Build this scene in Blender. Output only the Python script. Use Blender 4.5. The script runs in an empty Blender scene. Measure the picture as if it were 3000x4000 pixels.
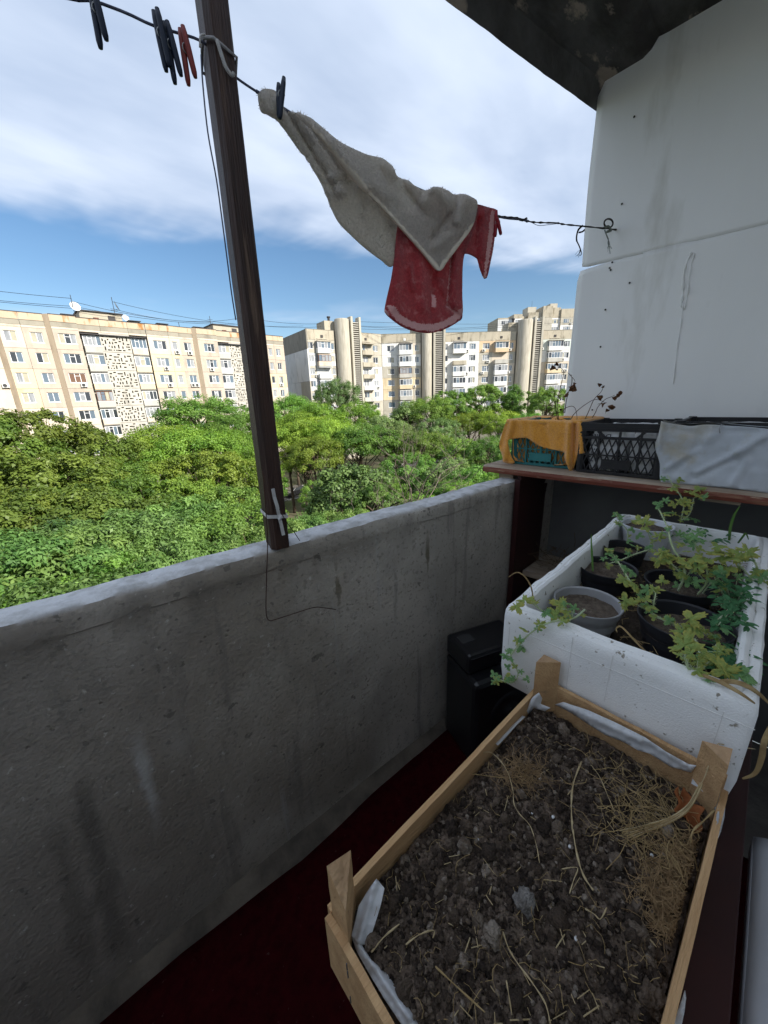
import bpy, bmesh, math, random
import numpy as np
from mathutils import Vector, Matrix, Quaternion, noise as mnoise
random.seed(7); np.random.seed(7)
R = math.radians
scene = bpy.context.scene
COL = scene.collection

# ------------------------------------------------------------------ camera
FPX, CX, CY = 1450.0, 1500.0, 2000.0          # focal length and centre of the 3000 x 4000 photograph
dn = np.array([175.0, 4750.0, FPX]); dn /= np.linalg.norm(dn)
hor_y = CY + (-(FPX*dn[2]) - (3050-CX)*dn[0])/dn[1]
ax = np.array([3050-CX, hor_y-CY, FPX]); ax /= np.linalg.norm(ax)
az = -dn
ay = np.cross(ax, az); ay /= np.linalg.norm(ay)
if ay[2] < 0: ay = -ay
M3 = np.stack([ax, ay, az])                    # rows: world axes seen from the camera (x right, y down, z forward)
CAM = np.array([0.0, 0.0, 1.45])
cd = bpy.data.cameras.new('camera'); cam = bpy.data.objects.new('camera', cd); COL.objects.link(cam)
r_, d_, f_ = M3[:, 0], M3[:, 1], M3[:, 2]
cam.matrix_world = Matrix(((r_[0], -d_[0], -f_[0], CAM[0]), (r_[1], -d_[1], -f_[1], CAM[1]),
                           (r_[2], -d_[2], -f_[2], CAM[2]), (0, 0, 0, 1)))
cd.sensor_fit = 'VERTICAL'; cd.sensor_height = 36; cd.sensor_width = 27
cd.lens = FPX*36/4000; cd.clip_start = 0.02; cd.clip_end = 3000
scene.camera = cam
def ray(x, y):
    d = M3 @ np.array([x-CX, y-CY, FPX]); return d/np.linalg.norm(d)
def onp(x, y, p0, n):
    d = ray(x, y); t = np.dot(np.array(p0, float)-CAM, n)/np.dot(d, n); return CAM+t*d
def onz(x, y, z): return onp(x, y, (0, 0, z), np.array([0, 0, 1.0]))
def onx(x, y, X): return onp(x, y, (X, 0, 0), np.array([1.0, 0, 0]))
def ony(x, y, Y): return onp(x, y, (0, Y, 0), np.array([0, 1.0, 0]))

# ------------------------------------------------------------------ sun, sky, exposure
SUN_EL, SUN_AZ = R(31), (0.24, -0.97)
sl = math.hypot(*SUN_AZ); sdir = Vector((SUN_AZ[0]/sl*math.cos(SUN_EL), SUN_AZ[1]/sl*math.cos(SUN_EL), math.sin(SUN_EL)))
sd = bpy.data.lights.new('sun', 'SUN'); so = bpy.data.objects.new('sun', sd); COL.objects.link(so)
sd.energy = 2.3; sd.angle = R(0.53); sd.color = (1.0, 0.95, 0.86)
so.rotation_euler = (-sdir).to_track_quat('-Z', 'Y').to_euler(); so.location = (0, -30, 60)
W = bpy.data.worlds.new('World'); scene.world = W; W.use_nodes = True
nt = W.node_tree; nt.nodes.clear()
def N(t, **k):
    n = nt.nodes.new(t)
    for a, b in k.items(): setattr(n, a, b)
    return n
def LK(a, b): nt.links.new(a, b)
def MATH(op, a, b=None, c=None):
    n = N('ShaderNodeMath', operation=op)
    for i, v in enumerate((a, b, c)):
        if v is None: continue
        if isinstance(v, (int, float)): n.inputs[i].default_value = v
        else: LK(v, n.inputs[i])
    return n.outputs[0]
sky = N('ShaderNodeTexSky', sky_type='NISHITA', sun_disc=False)
sky.sun_elevation = SUN_EL; sky.sun_rotation = math.atan2(SUN_AZ[0], SUN_AZ[1])
sky.air_density = 1.0; sky.dust_density = 0.6; sky.ozone_density = 1.5
tc = N('ShaderNodeTexCoord'); sep = N('ShaderNodeSeparateXYZ'); LK(tc.outputs['Generated'], sep.inputs[0])
zz = MATH('MAXIMUM', sep.outputs[2], 0.03)
px = MATH('DIVIDE', sep.outputs[0], zz); py = MATH('DIVIDE', sep.outputs[1], zz)
cmb = N('ShaderNodeCombineXYZ'); LK(px, cmb.inputs[0]); LK(py, cmb.inputs[1])
def NOISE(vec, scale, detail, rough, rot=0, st=(1, 1, 1), loc=(0, 0, 0), dist=0.0):
    mp = N('ShaderNodeMapping'); mp.inputs['Rotation'].default_value = (0, 0, rot)
    mp.inputs['Scale'].default_value = st; mp.inputs['Location'].default_value = loc; LK(vec, mp.inputs[0])
    n = N('ShaderNodeTexNoise'); n.inputs['Scale'].default_value = scale; n.inputs['Detail'].default_value = detail
    n.inputs['Roughness'].default_value = rough; n.inputs['Distortion'].default_value = dist
    LK(mp.outputs[0], n.inputs['Vector']); return n.outputs[0]
nb = NOISE(cmb.outputs[0], 1.1, 4, 0.55, rot=0.5, st=(1, 0.55, 1), loc=(3.1, 1.7, 0))
nf = NOISE(cmb.outputs[0], 1.5, 5, 0.5, rot=-0.35, st=(0.6, 1.1, 1), loc=(0.4, 5.2, 0), dist=0.15)
nw = NOISE(cmb.outputs[0], 0.8, 3, 0.5, rot=0.2, st=(1, 1, 1), loc=(9.4, 2.2, 0))
lin = MATH('ADD', py, MATH('MULTIPLY', px, 0.45))
edge = MATH('SUBTRACT', 3.02, lin)
edge = MATH('ADD', edge, MATH('MULTIPLY', MATH('SUBTRACT', nb, 0.5), 1.5))
edge = MATH('ADD', edge, MATH('MULTIPLY', MATH('SUBTRACT', nf, 0.5), 0.5))
def SMOOTH(v, a, b, lo=0.0, hi=1.0):
    m = N('ShaderNodeMapRange', interpolation_type='SMOOTHSTEP'); LK(v, m.inputs[0])
    for i, q in enumerate((a, b, lo, hi)): m.inputs[i+1].default_value = q
    return m.outputs[0]
mask = SMOOTH(edge, -0.28, 0.42)
thin = SMOOTH(nf, 0.25, 0.65, 0.82, 1.0)                 # thinner streaks let the blue show
mask = MATH('MULTIPLY', mask, thin)
wisp = MATH('MULTIPLY', SMOOTH(nw, 0.5, 0.75, 0.0, 0.35), SMOOTH(lin, 3.2, 6.0, 0.0, 1.0))
mask = MATH('MAXIMUM', mask, wisp)
cr = N('ShaderNodeValToRGB'); LK(nf, cr.inputs[0])
cr.color_ramp.elements[0].position = 0.28; cr.color_ramp.elements[0].color = (1.85, 2.25, 2.95, 1)
cr.color_ramp.elements[1].position = 0.68; cr.color_ramp.elements[1].color = (2.75, 3.1, 3.7, 1)
hsv = N('ShaderNodeHueSaturation'); hsv.inputs['Saturation'].default_value = 1.18; hsv.inputs['Value'].default_value = 0.48; LK(sky.outputs[0], hsv.inputs['Color'])
mx = N('ShaderNodeMix', data_type='RGBA'); LK(mask, mx.inputs[0]); LK(hsv.outputs[0], mx.inputs[6]); LK(cr.outputs[0], mx.inputs[7])
bg = N('ShaderNodeBackground'); bg.inputs[1].default_value = 0.09; LK(mx.outputs[2], bg.inputs[0])
wo = N('ShaderNodeOutputWorld'); LK(bg.outputs[0], wo.inputs[0])
vs = scene.view_settings; vs.view_transform = 'Standard'; vs.look = 'None'; vs.gamma = 1.0; vs.use_curve_mapping = False
vs.exposure = 1.75
cy = scene.cycles; cy.use_denoising = True; cy.use_adaptive_sampling = True; cy.adaptive_threshold = 0.015
cy.max_bounces = 8; cy.diffuse_bounces = 5; cy.glossy_bounces = 3; cy.transmission_bounces = 4; cy.transparent_max_bounces = 8
cy.caustics_reflective = False; cy.caustics_refractive = False; cy.sample_clamp_indirect = 6.0

# ------------------------------------------------------------------ materials
MATS = {}
def pmat(name, col, col2=None, rough=0.85, scale=6.0, thr=(0.35, 0.65), detail=6.0, spec=0.25, bump=0.0, bscale=60.0,
         bdetail=4.0, col3=None, scale3=1.5, thr3=(0.5, 0.7), stretch=(1, 1, 1), metal=0.0, transl=0.0, rnd=0.0, world=False, sheen=0.0, coat=0.0):
    if name in MATS: return MATS[name]
    m = bpy.data.materials.new(name); m.use_nodes = True; t = m.node_tree; t.nodes.clear()
    def n(tp, **k):
        q = t.nodes.new(tp)
        for a, b in k.items(): setattr(q, a, b)
        return q
    l = t.links.new
    out = n('ShaderNodeOutputMaterial'); b = n('ShaderNodeBsdfPrincipled'); 
    b.inputs['Roughness'].default_value = rough; b.inputs['Specular IOR Level'].default_value = spec; b.inputs['Metallic'].default_value = metal
    if sheen: b.inputs['Sheen Weight'].default_value = sheen; b.inputs['Sheen Roughness'].default_value = 0.6
    if coat: b.inputs['Coat Weight'].default_value = coat; b.inputs['Coat Roughness'].default_value = 0.25
    oi = n('ShaderNodeObjectInfo'); co = n('ShaderNodeTexCoord')
    src = co.outputs['Object']
    if world:
        g = n('ShaderNodeNewGeometry'); src = g.outputs['Position']
    mp = n('ShaderNodeMapping'); l(src, mp.inputs[0]); mp.inputs['Scale'].default_value = stretch
    if not world:
        cb = n('ShaderNodeVectorMath', operation='SCALE'); cb.inputs[0].default_value = (37.0, 19.0, 53.0); l(oi.outputs['Random'], cb.inputs['Scale']); l(cb.outputs[0], mp.inputs['Location'])
    vec = mp.outputs[0]
    cur = None
    def tex(s, d, th):
        x = n('ShaderNodeTexNoise'); x.inputs['Scale'].default_value = s; x.inputs['Detail'].default_value = d; x.inputs['Roughness'].default_value = 0.6; l(vec, x.inputs['Vector'])
        r = n('ShaderNodeMapRange'); l(x.outputs[0], r.inputs[0]); r.inputs[1].default_value = th[0]; r.inputs[2].default_value = th[1]; return r.outputs[0]
    def mix(f, a, c):
        x = n('ShaderNodeMix', data_type='RGBA'); l(f, x.inputs[0])
        if isinstance(a, tuple): x.inputs[6].default_value = (*a, 1)
        else: l(a, x.inputs[6])
        x.inputs[7].default_value = (*c, 1); return x.outputs[2]
    cur = col
    if col2: cur = mix(tex(scale, detail, thr), cur, col2)
    if col3: cur = mix(tex(scale3, 5, thr3), cur, col3)
    if rnd:
        h = n('ShaderNodeHueSaturation'); r = n('ShaderNodeMapRange'); l(oi.outputs['Random'], r.inputs[0]); r.inputs[3].default_value = 1-rnd; r.inputs[4].default_value = 1+rnd
        l(r.outputs[0], h.inputs['Value'])
        if isinstance(cur, tuple): h.inputs['Color'].default_value = (*cur, 1)
        else: l(cur, h.inputs['Color'])
        cur = h.outputs[0]
    if isinstance(cur, tuple): b.inputs['Base Color'].default_value = (*cur, 1)
    else: l(cur, b.inputs['Base Color'])
    if bump:
        x = n('ShaderNodeTexNoise'); x.inputs['Scale'].default_value = bscale; x.inputs['Detail'].default_value = bdetail; l(vec, x.inputs['Vector'])
        bp = n('ShaderNodeBump'); bp.inputs['Strength'].default_value = bump; bp.inputs['Distance'].default_value = 0.01; l(x.outputs[0], bp.inputs['Height']); l(bp.outputs[0], b.inputs['Normal'])
    sh = b.outputs[0]
    if transl:
        tr = n('ShaderNodeBsdfTranslucent')
        if isinstance(cur, tuple): tr.inputs[0].default_value = (*cur, 1)
        else: l(cur, tr.inputs[0])
        ms = n('ShaderNodeMixShader'); ms.inputs[0].default_value = transl; l(sh, ms.inputs[1]); l(tr.outputs[0], ms.inputs[2]); sh = ms.outputs[0]
    l(sh, out.inputs[0]); MATS[name] = m; return m

# ------------------------------------------------------------------ mesh helpers
class MB:
    def __init__(s): s.v = []; s.f = []; s.m = []; s.mi = 0
    def add(s, vs, fs):
        o = len(s.v); s.v += [tuple(v) for v in vs]; s.f += [tuple(i+o for i in f) for f in fs]; s.m += [s.mi]*len(fs); return s
    def box(s, a, b, rot=None, org=None):
        (x0, y0, z0), (x1, y1, z1) = a, b
        vs = [Vector(p) for p in ((x0,y0,z0),(x1,y0,z0),(x1,y1,z0),(x0,y1,z0),(x0,y0,z1),(x1,y0,z1),(x1,y1,z1),(x0,y1,z1))]
        if rot is not None:
            o = Vector(org) if org is not None else (vs[0]+vs[6])/2
            vs = [rot @ (v-o)+o for v in vs]
        return s.add(vs, [(0,3,2,1),(4,5,6,7),(0,1,5,4),(1,2,6,5),(2,3,7,6),(3,0,4,7)])
    def bar(s, p, q, w, h=None, up=(0, 0, 1)):
        p, q = Vector(p), Vector(q); h = h or w; d = (q-p).normalized(); u = Vector(up)
        if abs(d.dot(u)) > 0.98: u = Vector((1, 0, 0))
        a = d.cross(u).normalized()*w/2; c = a.cross(d).normalized()*h/2
        vs = [p-a-c, p+a-c, p+a+c, p-a+c, q-a-c, q+a-c, q+a+c, q-a+c]
        return s.add(vs, [(0,1,2,3),(7,6,5,4),(0,4,5,1),(1,5,6,2),(2,6,7,3),(3,7,4,0)])
    def tube(s, pts, r, n=6, cap=True):
        pts = [Vector(p) for p in pts]; rr = r if hasattr(r, '__len__') else [r]*len(pts)
        vs = []; fs = []; prev = None
        for i, p in enumerate(pts):
            d = (pts[min(i+1, len(pts)-1)]-pts[max(i-1, 0)])
            d = d.normalized() if d.length > 1e-9 else Vector((0, 0, 1))
            if prev is None:
                u = Vector((0, 0, 1)) if abs(d.z) < 0.9 else Vector((1, 0, 0)); a = d.cross(u).normalized()
            else:
                a = prev - d*prev.dot(d); a = a.normalized() if a.length > 1e-6 else d.orthogonal().normalized()
            prev = a; b = d.cross(a)
            vs += [p+(a*math.cos(k*2*math.pi/n)+b*math.sin(k*2*math.pi/n))*rr[i] for k in range(n)]
        for i in range(len(pts)-1):
            for k in range(n): fs.append((i*n+k, i*n+(k+1) % n, (i+1)*n+(k+1) % n, (i+1)*n+k))
        if cap: fs.append(tuple(range(n))[::-1]); fs.append(tuple((len(pts)-1)*n+k for k in range(n)))
        return s.add(vs, fs)
    def lathe(s, prof, c=(0, 0, 0), n=24, closed=False, arc=None):
        vs = []; fs = []; a0, a1 = arc or (0, 2*math.pi); full = arc is None; m = n if full else n+1
        for r, z in prof:
            for k in range(m):
                t = a0+(a1-a0)*k/n; vs.append((c[0]+r*math.cos(t), c[1]+r*math.sin(t), c[2]+z))
        for i in range(len(prof)-1):
            for k in range(n):
                k2 = (k+1) % m if full else k+1
                fs.append((i*m+k, i*m+k2, (i+1)*m+k2, (i+1)*m+k))
        return s.add(vs, fs)
    def grid(s, fn, nu, nv):
        vs = [fn(i/nu, j/nv) for j in range(nv+1) for i in range(nu+1)]
        fs = [(j*(nu+1)+i, j*(nu+1)+i+1, (j+1)*(nu+1)+i+1, (j+1)*(nu+1)+i) for j in range(nv) for i in range(nu)]
        return s.add(vs, fs)
    def prism(s, poly, off):
        n = len(poly); off = Vector(off); vs = [Vector(p) for p in poly]+[Vector(p)+off for p in poly]
        return s.add(vs, [tuple(range(n))[::-1], tuple(range(n, 2*n))]+[(i, (i+1) % n, (i+1) % n+n, i+n) for i in range(n)])
    def mesh(s, name, mats, smooth=False):
        me = bpy.data.meshes.new(name); me.from_pydata(s.v, [], s.f)
        for m in (mats if isinstance(mats, (list, tuple)) else [mats]): me.materials.append(m)
        if isinstance(mats, (list, tuple)) and len(mats) > 1: me.polygons.foreach_set('material_index', s.m)
        if smooth: me.polygons.foreach_set('use_smooth', [True]*len(me.polygons))
        me.update(); return me
    def build(s, name, mats, parent=None, smooth=False, bevel=0, loc=None, autos=False):
        o = link(name, s.mesh(name, mats, smooth), parent, loc)
        if bevel:
            b = o.modifiers.new('bevel', 'BEVEL'); b.width = bevel; b.segments = 2; b.limit_method = 'ANGLE'; b.angle_limit = R(40)
        if autos:
            for p in o.data.polygons: p.use_smooth = True
            try: o.data.set_sharp_from_angle(angle=R(40))
            except Exception: pass
        return o
def link(name, me, parent=None, loc=None):
    o = bpy.data.objects.new(name, me); COL.objects.link(o)
    if parent is not None: o.parent = parent
    if loc is not None: o.location = loc
    return o
def tag(o, label=None, cat=None, group=None, kind=None):
    if label: o['label'] = label
    if cat: o['category'] = cat
    if group: o['group'] = group
    if kind: o['kind'] = kind
    return o
def thing(name, label, cat, loc=(0, 0, 0), rz=0.0, group=None):
    o = bpy.data.objects.new(name, None); COL.objects.link(o); o.location = loc; o.rotation_euler = (0, 0, rz); o.empty_display_size = 0.1
    return tag(o, label, cat, group)
def fbm(x, y, z=0.0, oct=4):
    v = 0; a = 0.5; s = 1.0
    for _ in range(oct): v += a*mnoise.noise((x*s, y*s, z*s)); a *= 0.5; s *= 2.03
    return v
def np_mesh(name, V, F, mats, mi=None, smooth=False):
    me = bpy.data.meshes.new(name); V = np.asarray(V, np.float32); F = np.asarray(F, np.int32); k = F.shape[1]
    me.vertices.add(len(V)); me.vertices.foreach_set('co', V.ravel())
    me.loops.add(F.size); me.loops.foreach_set('vertex_index', F.ravel())
    me.polygons.add(len(F)); me.polygons.foreach_set('loop_start', np.arange(0, F.size, k, dtype=np.int32))
    for m in (mats if isinstance(mats, (list, tuple)) else [mats]): me.materials.append(m)
    if mi is not None: me.polygons.foreach_set('material_index', np.asarray(mi, np.int32))
    if smooth: me.polygons.foreach_set('use_smooth', np.ones(len(F), bool))
    me.update(calc_edges=True); return me
def smooth_path(pts, k=6):
    P = [Vector(p) for p in pts]; out = []
    for i in range(len(P)-1):
        a, b, c, d = P[max(i-1, 0)], P[i], P[i+1], P[min(i+2, len(P)-1)]
        for j in range(k):
            t = j/k; out.append(0.5*((2*b)+(c-a)*t+(2*a-5*b+4*c-d)*t*t+(3*b-a-3*c+d)*t**3))
    out.append(P[-1]); return out
# ================================================================== the setting: ground, own building, balcony shell
GZ = -13.0
ground_m = pmat('ground_soil_grass', (0.075, 0.085, 0.035), (0.13, 0.11, 0.07), rough=0.95, scale=0.25, col3=(0.05, 0.07, 0.02), scale3=0.08, bump=0.5, bscale=8, world=True)
g = MB(); g.grid(lambda u, v: (-900+1800*u, -700+1600*v, GZ), 8, 8); tag(g.build('ground', ground_m), kind='structure')
asph = pmat('asphalt', (0.055, 0.055, 0.056), (0.09, 0.088, 0.085), rough=0.9, scale=1.2, bump=0.3, bscale=20, world=True)
road = MB(); road.box((-60, 50.0, GZ+0.004), (75, 57.0, GZ+0.03)); road.box((-60, 7.0, GZ+0.004), (95, 11.5, GZ+0.03)); tag(road.build('road', asph), kind='structure')
kerb = MB(); kerb.box((-60, 57.003, GZ+0.004), (75, 57.15, GZ+0.14)); kerb.box((-60, 49.85, GZ+0.004), (75, 49.997, GZ+0.14)); tag(kerb.build('kerb', pmat('kerb_concrete', (0.38, 0.37, 0.35), (0.28, 0.27, 0.25))), kind='structure')

plaster = pmat('house_plaster', (0.88, 0.87, 0.85), (0.83, 0.82, 0.80), rough=0.95, scale=2.0, bump=0.3, bscale=30, world=True)
hb = MB(); hb.box((-60, -14, GZ), (80, -0.34, 2.95)); tag(hb.build('house_wall', plaster), kind='structure')  # unseen house top kept low so more sky light reaches the balcony

def parapet_y(x): return 0.925-0.098*x
conc = bpy.data.materials.new('parapet_concrete'); conc.use_nodes = True
def conc_nodes(m, base=(0.52, 0.475, 0.415), dark=(0.17, 0.155, 0.14)):
    t = m.node_tree; t.nodes.clear(); l = t.links.new
    def n(tp, **k):
        q = t.nodes.new(tp)
        for a, b in k.items(): setattr(q, a, b)
        return q
    out = n('ShaderNodeOutputMaterial'); b = n('ShaderNodeBsdfPrincipled'); l(b.outputs[0], out.inputs[0]); b.inputs['Roughness'].default_value = 0.92; b.inputs['Specular IOR Level'].default_value = 0.2
    ge = n('ShaderNodeNewGeometry'); pos = ge.outputs['Position']
    def nz(s, d, st=(1, 1, 1), loc=(0, 0, 0), a=0.4, c=0.6, rough=0.6):
        mp = n('ShaderNodeMapping'); mp.inputs['Scale'].default_value = st; mp.inputs['Location'].default_value = loc; l(pos, mp.inputs[0])
        x = n('ShaderNodeTexNoise'); x.inputs['Scale'].default_value = s; x.inputs['Detail'].default_value = d; x.inputs['Roughness'].default_value = rough; l(mp.outputs[0], x.inputs[0])
        r = n('ShaderNodeMapRange', interpolation_type='SMOOTHSTEP'); l(x.outputs[0], r.inputs[0]); r.inputs[1].default_value = a; r.inputs[2].default_value = c; return r.outputs[0], x.outputs[0]
    def mix(f, a, c, k=1.0):
        x = n('ShaderNodeMix', data_type='RGBA')
        if k != 1.0:
            q = n('ShaderNodeMath', operation='MULTIPLY'); l(f, q.inputs[0]); q.inputs[1].default_value = k; f = q.outputs[0]
        l(f, x.inputs[0])
        for i, w in ((6, a), (7, c)):
            if isinstance(w, tuple): x.inputs[i].default_value = (*w, 1)
            else: l(w, x.inputs[i])
        return x.outputs[2]
    c = mix(nz(3.0, 8, a=0.35, c=0.65)[0], base, tuple(v*0.72 for v in base))
    c = mix(nz(1.3, 4, loc=(4, 1, 2), a=0.45, c=0.7)[0], c, (0.20, 0.165, 0.125), 0.6)
    c = mix(nz(2.6, 6, st=(1, 1, 0.35), loc=(0.2, 0, 3), a=0.5, c=0.66)[0], c, (0.13, 0.12, 0.11), 0.7)          # brownish damp patches
    c = mix(nz(14, 7, st=(1, 1, 0.10), loc=(1.3, 0, 0), a=0.56, c=0.66)[0], c, dark, 0.5)       # run-down streaks
    c = mix(nz(16, 4, st=(1, 1, 0.05), loc=(7.7, 0, 0), a=0.62, c=0.72)[0], c, (0.42, 0.41, 0.39), 0.45)
    vo = n('ShaderNodeTexVoronoi'); vo.inputs['Scale'].default_value = 34; l(pos, vo.inputs['Vector'])
    r = n('ShaderNodeMapRange'); l(vo.outputs['Distance'], r.inputs[0]); r.inputs[1].default_value = 0.16; r.inputs[2].default_value = 0.04
    gate, _ = nz(11, 2, loc=(2, 5, 1), a=0.52, c=0.56)
    q = n('ShaderNodeMath', operation='MULTIPLY'); l(r.outputs[0], q.inputs[0]); l(gate, q.inputs[1])
    c = mix(q.outputs[0], c, (0.06, 0.057, 0.052), 0.55)                                         # air holes
    sp = n('ShaderNodeSeparateXYZ'); l(pos, sp.inputs[0])
    def mth(op, a, b_=None, c_=None):
        q_ = n('ShaderNodeMath', operation=op)
        for i, v in enumerate((a, b_, c_)):
            if v is None: continue
            if isinstance(v, (int, float)): q_.inputs[i].default_value = v
            else: l(v, q_.inputs[i])
        return q_.outputs[0]
    def blot(x0, slope, half, z0, z1, loc, colr, k):
        _, w1 = nz(9, 5, loc=loc); _, w2 = nz(40, 4, loc=loc)
        d = mth('ABSOLUTE', mth('SUBTRACT', sp.outputs[0], mth('MULTIPLY_ADD', sp.outputs[2], slope, x0)))
        d = mth('ADD', d, mth('ADD', mth('MULTIPLY', mth('SUBTRACT', w1, 0.5), 0.07), mth('MULTIPLY', mth('SUBTRACT', w2, 0.5), 0.012)))
        m1 = n('ShaderNodeMapRange', interpolation_type='SMOOTHSTEP'); l(d, m1.inputs[0]); m1.inputs[1].default_value = half*1.6; m1.inputs[2].default_value = half*0.2
        m2 = n('ShaderNodeMapRange', interpolation_type='SMOOTHSTEP'); l(sp.outputs[2], m2.inputs[0]); m2.inputs[1].default_value = z1+0.03; m2.inputs[2].default_value = z1-0.12
        m3 = n('ShaderNodeMapRange', interpolation_type='SMOOTHSTEP'); l(sp.outputs[2], m3.inputs[0]); m3.inputs[1].default_value = z0; m3.inputs[2].default_value = z0+0.2
        return mix(mth('MULTIPLY', mth('MULTIPLY', m1.outputs[0], m2.outputs[0]), m3.outputs[0]), c, colr, k)
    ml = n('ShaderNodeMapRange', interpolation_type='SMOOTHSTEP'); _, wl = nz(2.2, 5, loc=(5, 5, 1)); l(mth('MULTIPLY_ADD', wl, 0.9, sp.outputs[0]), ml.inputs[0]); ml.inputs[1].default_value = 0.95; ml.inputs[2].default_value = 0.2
    c = mix(ml.outputs[0], c, (0.17, 0.145, 0.125), 0.68)                                  # brown damp stains at the left, with the fall-off of light painted in
    c = mix(nz(75, 4, loc=(3, 3, 3), a=0.56, c=0.64)[0], c, (0.16, 0.145, 0.125), 0.45)         # grain
    c = mix(nz(48, 5, loc=(7, 1, 3), a=0.64, c=0.70)[0], c, (0.60, 0.57, 0.52), 0.45)
    c = mix(nz(26, 3, loc=(9, 4, 3), a=0.66, c=0.69)[0], c, (0.10, 0.09, 0.08), 0.6)
    c = blot(-0.115, 0.070, 0.022, 0.0, 0.70, (3, 1, 0), (0.09, 0.08, 0.07), 0.55)        # old dark run of water
    c = blot(-0.175, 0.075, 0.016, 0.0, 0.62, (6, 2, 0), (0.12, 0.105, 0.09), 0.5)
    c = blot(-0.10, 0.05, 0.018, 0.75, 0.93, (1, 7, 0), (0.13, 0.12, 0.105), 0.7)
    c = blot(0.02, 0.035, 0.016, 0.36, 0.72, (2, 2, 5), (0.52, 0.51, 0.50), 0.6)            # rubbed pale patch
    c = blot(0.10, 0.03, 0.03, 0.52, 0.70, (8, 2, 5), (0.48, 0.46, 0.43), 0.35)
    c = blot(0.62, 0.0, 0.006, 0.72, 0.99, (4, 4, 1), (0.12, 0.10, 0.06), 0.8)
    c = blot(1.02, 0.0, 0.005, 0.70, 0.98, (5, 4, 1), (0.10, 0.09, 0.05), 0.8)
    sx = n('ShaderNodeSeparateXYZ'); l(ge.outputs['Normal'], sx.inputs[0])
    tp = n('ShaderNodeMapRange'); l(sx.outputs[2], tp.inputs[0]); tp.inputs[1].default_value = 0.55; tp.inputs[2].default_value = 0.9
    c = mix(tp.outputs[0], c, mix(nz(22, 6, a=0.4, c=0.65)[0], (0.58, 0.58, 0.59), (0.40, 0.395, 0.39)))      # paler where faces look up
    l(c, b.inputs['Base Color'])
    _, h1 = nz(14, 8); _, h2 = nz(90, 3)
    ad = n('ShaderNodeMath', operation='MULTIPLY_ADD'); l(h2, ad.inputs[0]); ad.inputs[1].default_value = 0.7; l(h1, ad.inputs[2])
    sb = n('ShaderNodeMath', operation='MULTIPLY_ADD'); l(q.outputs[0], sb.inputs[0]); sb.inputs[1].default_value = -0.6; l(ad.outputs[0], sb.inputs[2])
    bp = n('ShaderNodeBump'); bp.inputs['Strength'].default_value = 0.45; bp.inputs['Distance'].default_value = 0.012; l(sb.outputs[0], bp.inputs['Height']); l(bp.outputs[0], b.inputs['Normal'])
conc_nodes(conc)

def build_parapet():
    XA, XB, NX = -2.6, 1.945, 300
    prof = [('i', 0.0), ('i', 0.2), ('i', 0.4), ('i', 0.6), ('i', 0.8), ('i', 0.95), ('i', 1.012), ('c', 1.018), ('c', 1.035), ('c', 1.052), ('k', 1.066), ('t', 0.25), ('t', 0.5), ('t', 0.75), ('t', 0.93), ('o', 1.062), ('o', 1.02), ('o', 0.6), ('o', -0.25)]
    mb = MB(); vs = []
    for i in range(NX+1):
        x = XA+(XB-XA)*i/NX; y0 = parapet_y(x)+0.006*fbm(x*1.2, 3.3); th = 0.085
        lip = 0.0015+0.004*(fbm(x*5, 1.1)+0.3); dz = 0.009*fbm(x*3.1, 8.0)+0.006*fbm(x*16, 2.0)
        for k, (t, z) in enumerate(prof):
            n1 = 0.0022*fbm(x*9, z*9, k)
            if t == 'i': p = (x, y0+n1+(0.0015 if z > 1.0 else 0), z+(0.008*fbm(x*6, 4.4) if z > 1.0 else 0))
            elif t == 'c': p = (x, y0-max(lip, 0.0)+n1*1.6, z+dz+(0.009*fbm(x*6, 4.4) if z < 1.02 else 0))
            elif t == 'k': p = (x, y0-max(lip, 0)+0.007+n1, z+dz)
            elif t == 't': p = (x, y0+th*z, 1.073+dz+0.003*fbm(x*13, z*4, 9))
            else: p = (x, y0+th+(0.006 if z > 1.05 else 0.012)+0.004*fbm(x*7, z), z+dz)
            vs.append(p)
    m = len(prof); fs = [(i*m+k, (i+1)*m+k, (i+1)*m+k+1, i*m+k+1) for i in range(NX) for k in range(m-1)]
    mb.add(vs, fs); mb.f += [tuple(range(m))[::-1], tuple(NX*m+k for k in range(m))]; mb.m += [0, 0]
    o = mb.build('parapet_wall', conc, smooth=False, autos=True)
    tag(o, 'grey weathered concrete balcony parapet with pale top', 'wall')
build_parapet()

floor_m = pmat('floor_screed', (0.20, 0.185, 0.165), (0.12, 0.11, 0.10), rough=0.95, scale=7, bump=0.5, bscale=40, world=True)
fl = MB(); fl.box((-2.6, -0.335, -0.16), (1.944, 0.918, 0.0)); tag(fl.build('floor', floor_m), kind='structure')
carpet_m = pmat('red_carpet', (0.058, 0.0042, 0.0065), (0.034, 0.0026, 0.004), rough=1.0, scale=40, bump=0.8, bscale=900, spec=0.05, world=True, col3=(0.11, 0.06, 0.055), scale3=55, thr3=(0.67, 0.72))
def carpet_edge(x): return parapet_y(x)-0.045-0.022*max(0, fbm(x*1.7, 7.7)+0.35)-0.02*max(0, 1-abs(x-0.35)*3)
cp = MB()
cp.grid(lambda u, v: (-2.55+3.9*u, -0.3+(carpet_edge(-2.55+3.9*u)+0.3)*v, 0.008+(0.006*fbm(u*9, v*2)+0.018*max(0, (v-0.9)*10)*max(0, fbm(u*12, 5.5)) if v > 0.5 else 0.0)), 90, 24)
co_ = cp.build('carpet', carpet_m, smooth=True); md = co_.modifiers.new('thick', 'SOLIDIFY'); md.thickness = 0.007; md.offset = 1
tag(co_, 'dark red carpet lying on the balcony floor', 'carpet')
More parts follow.
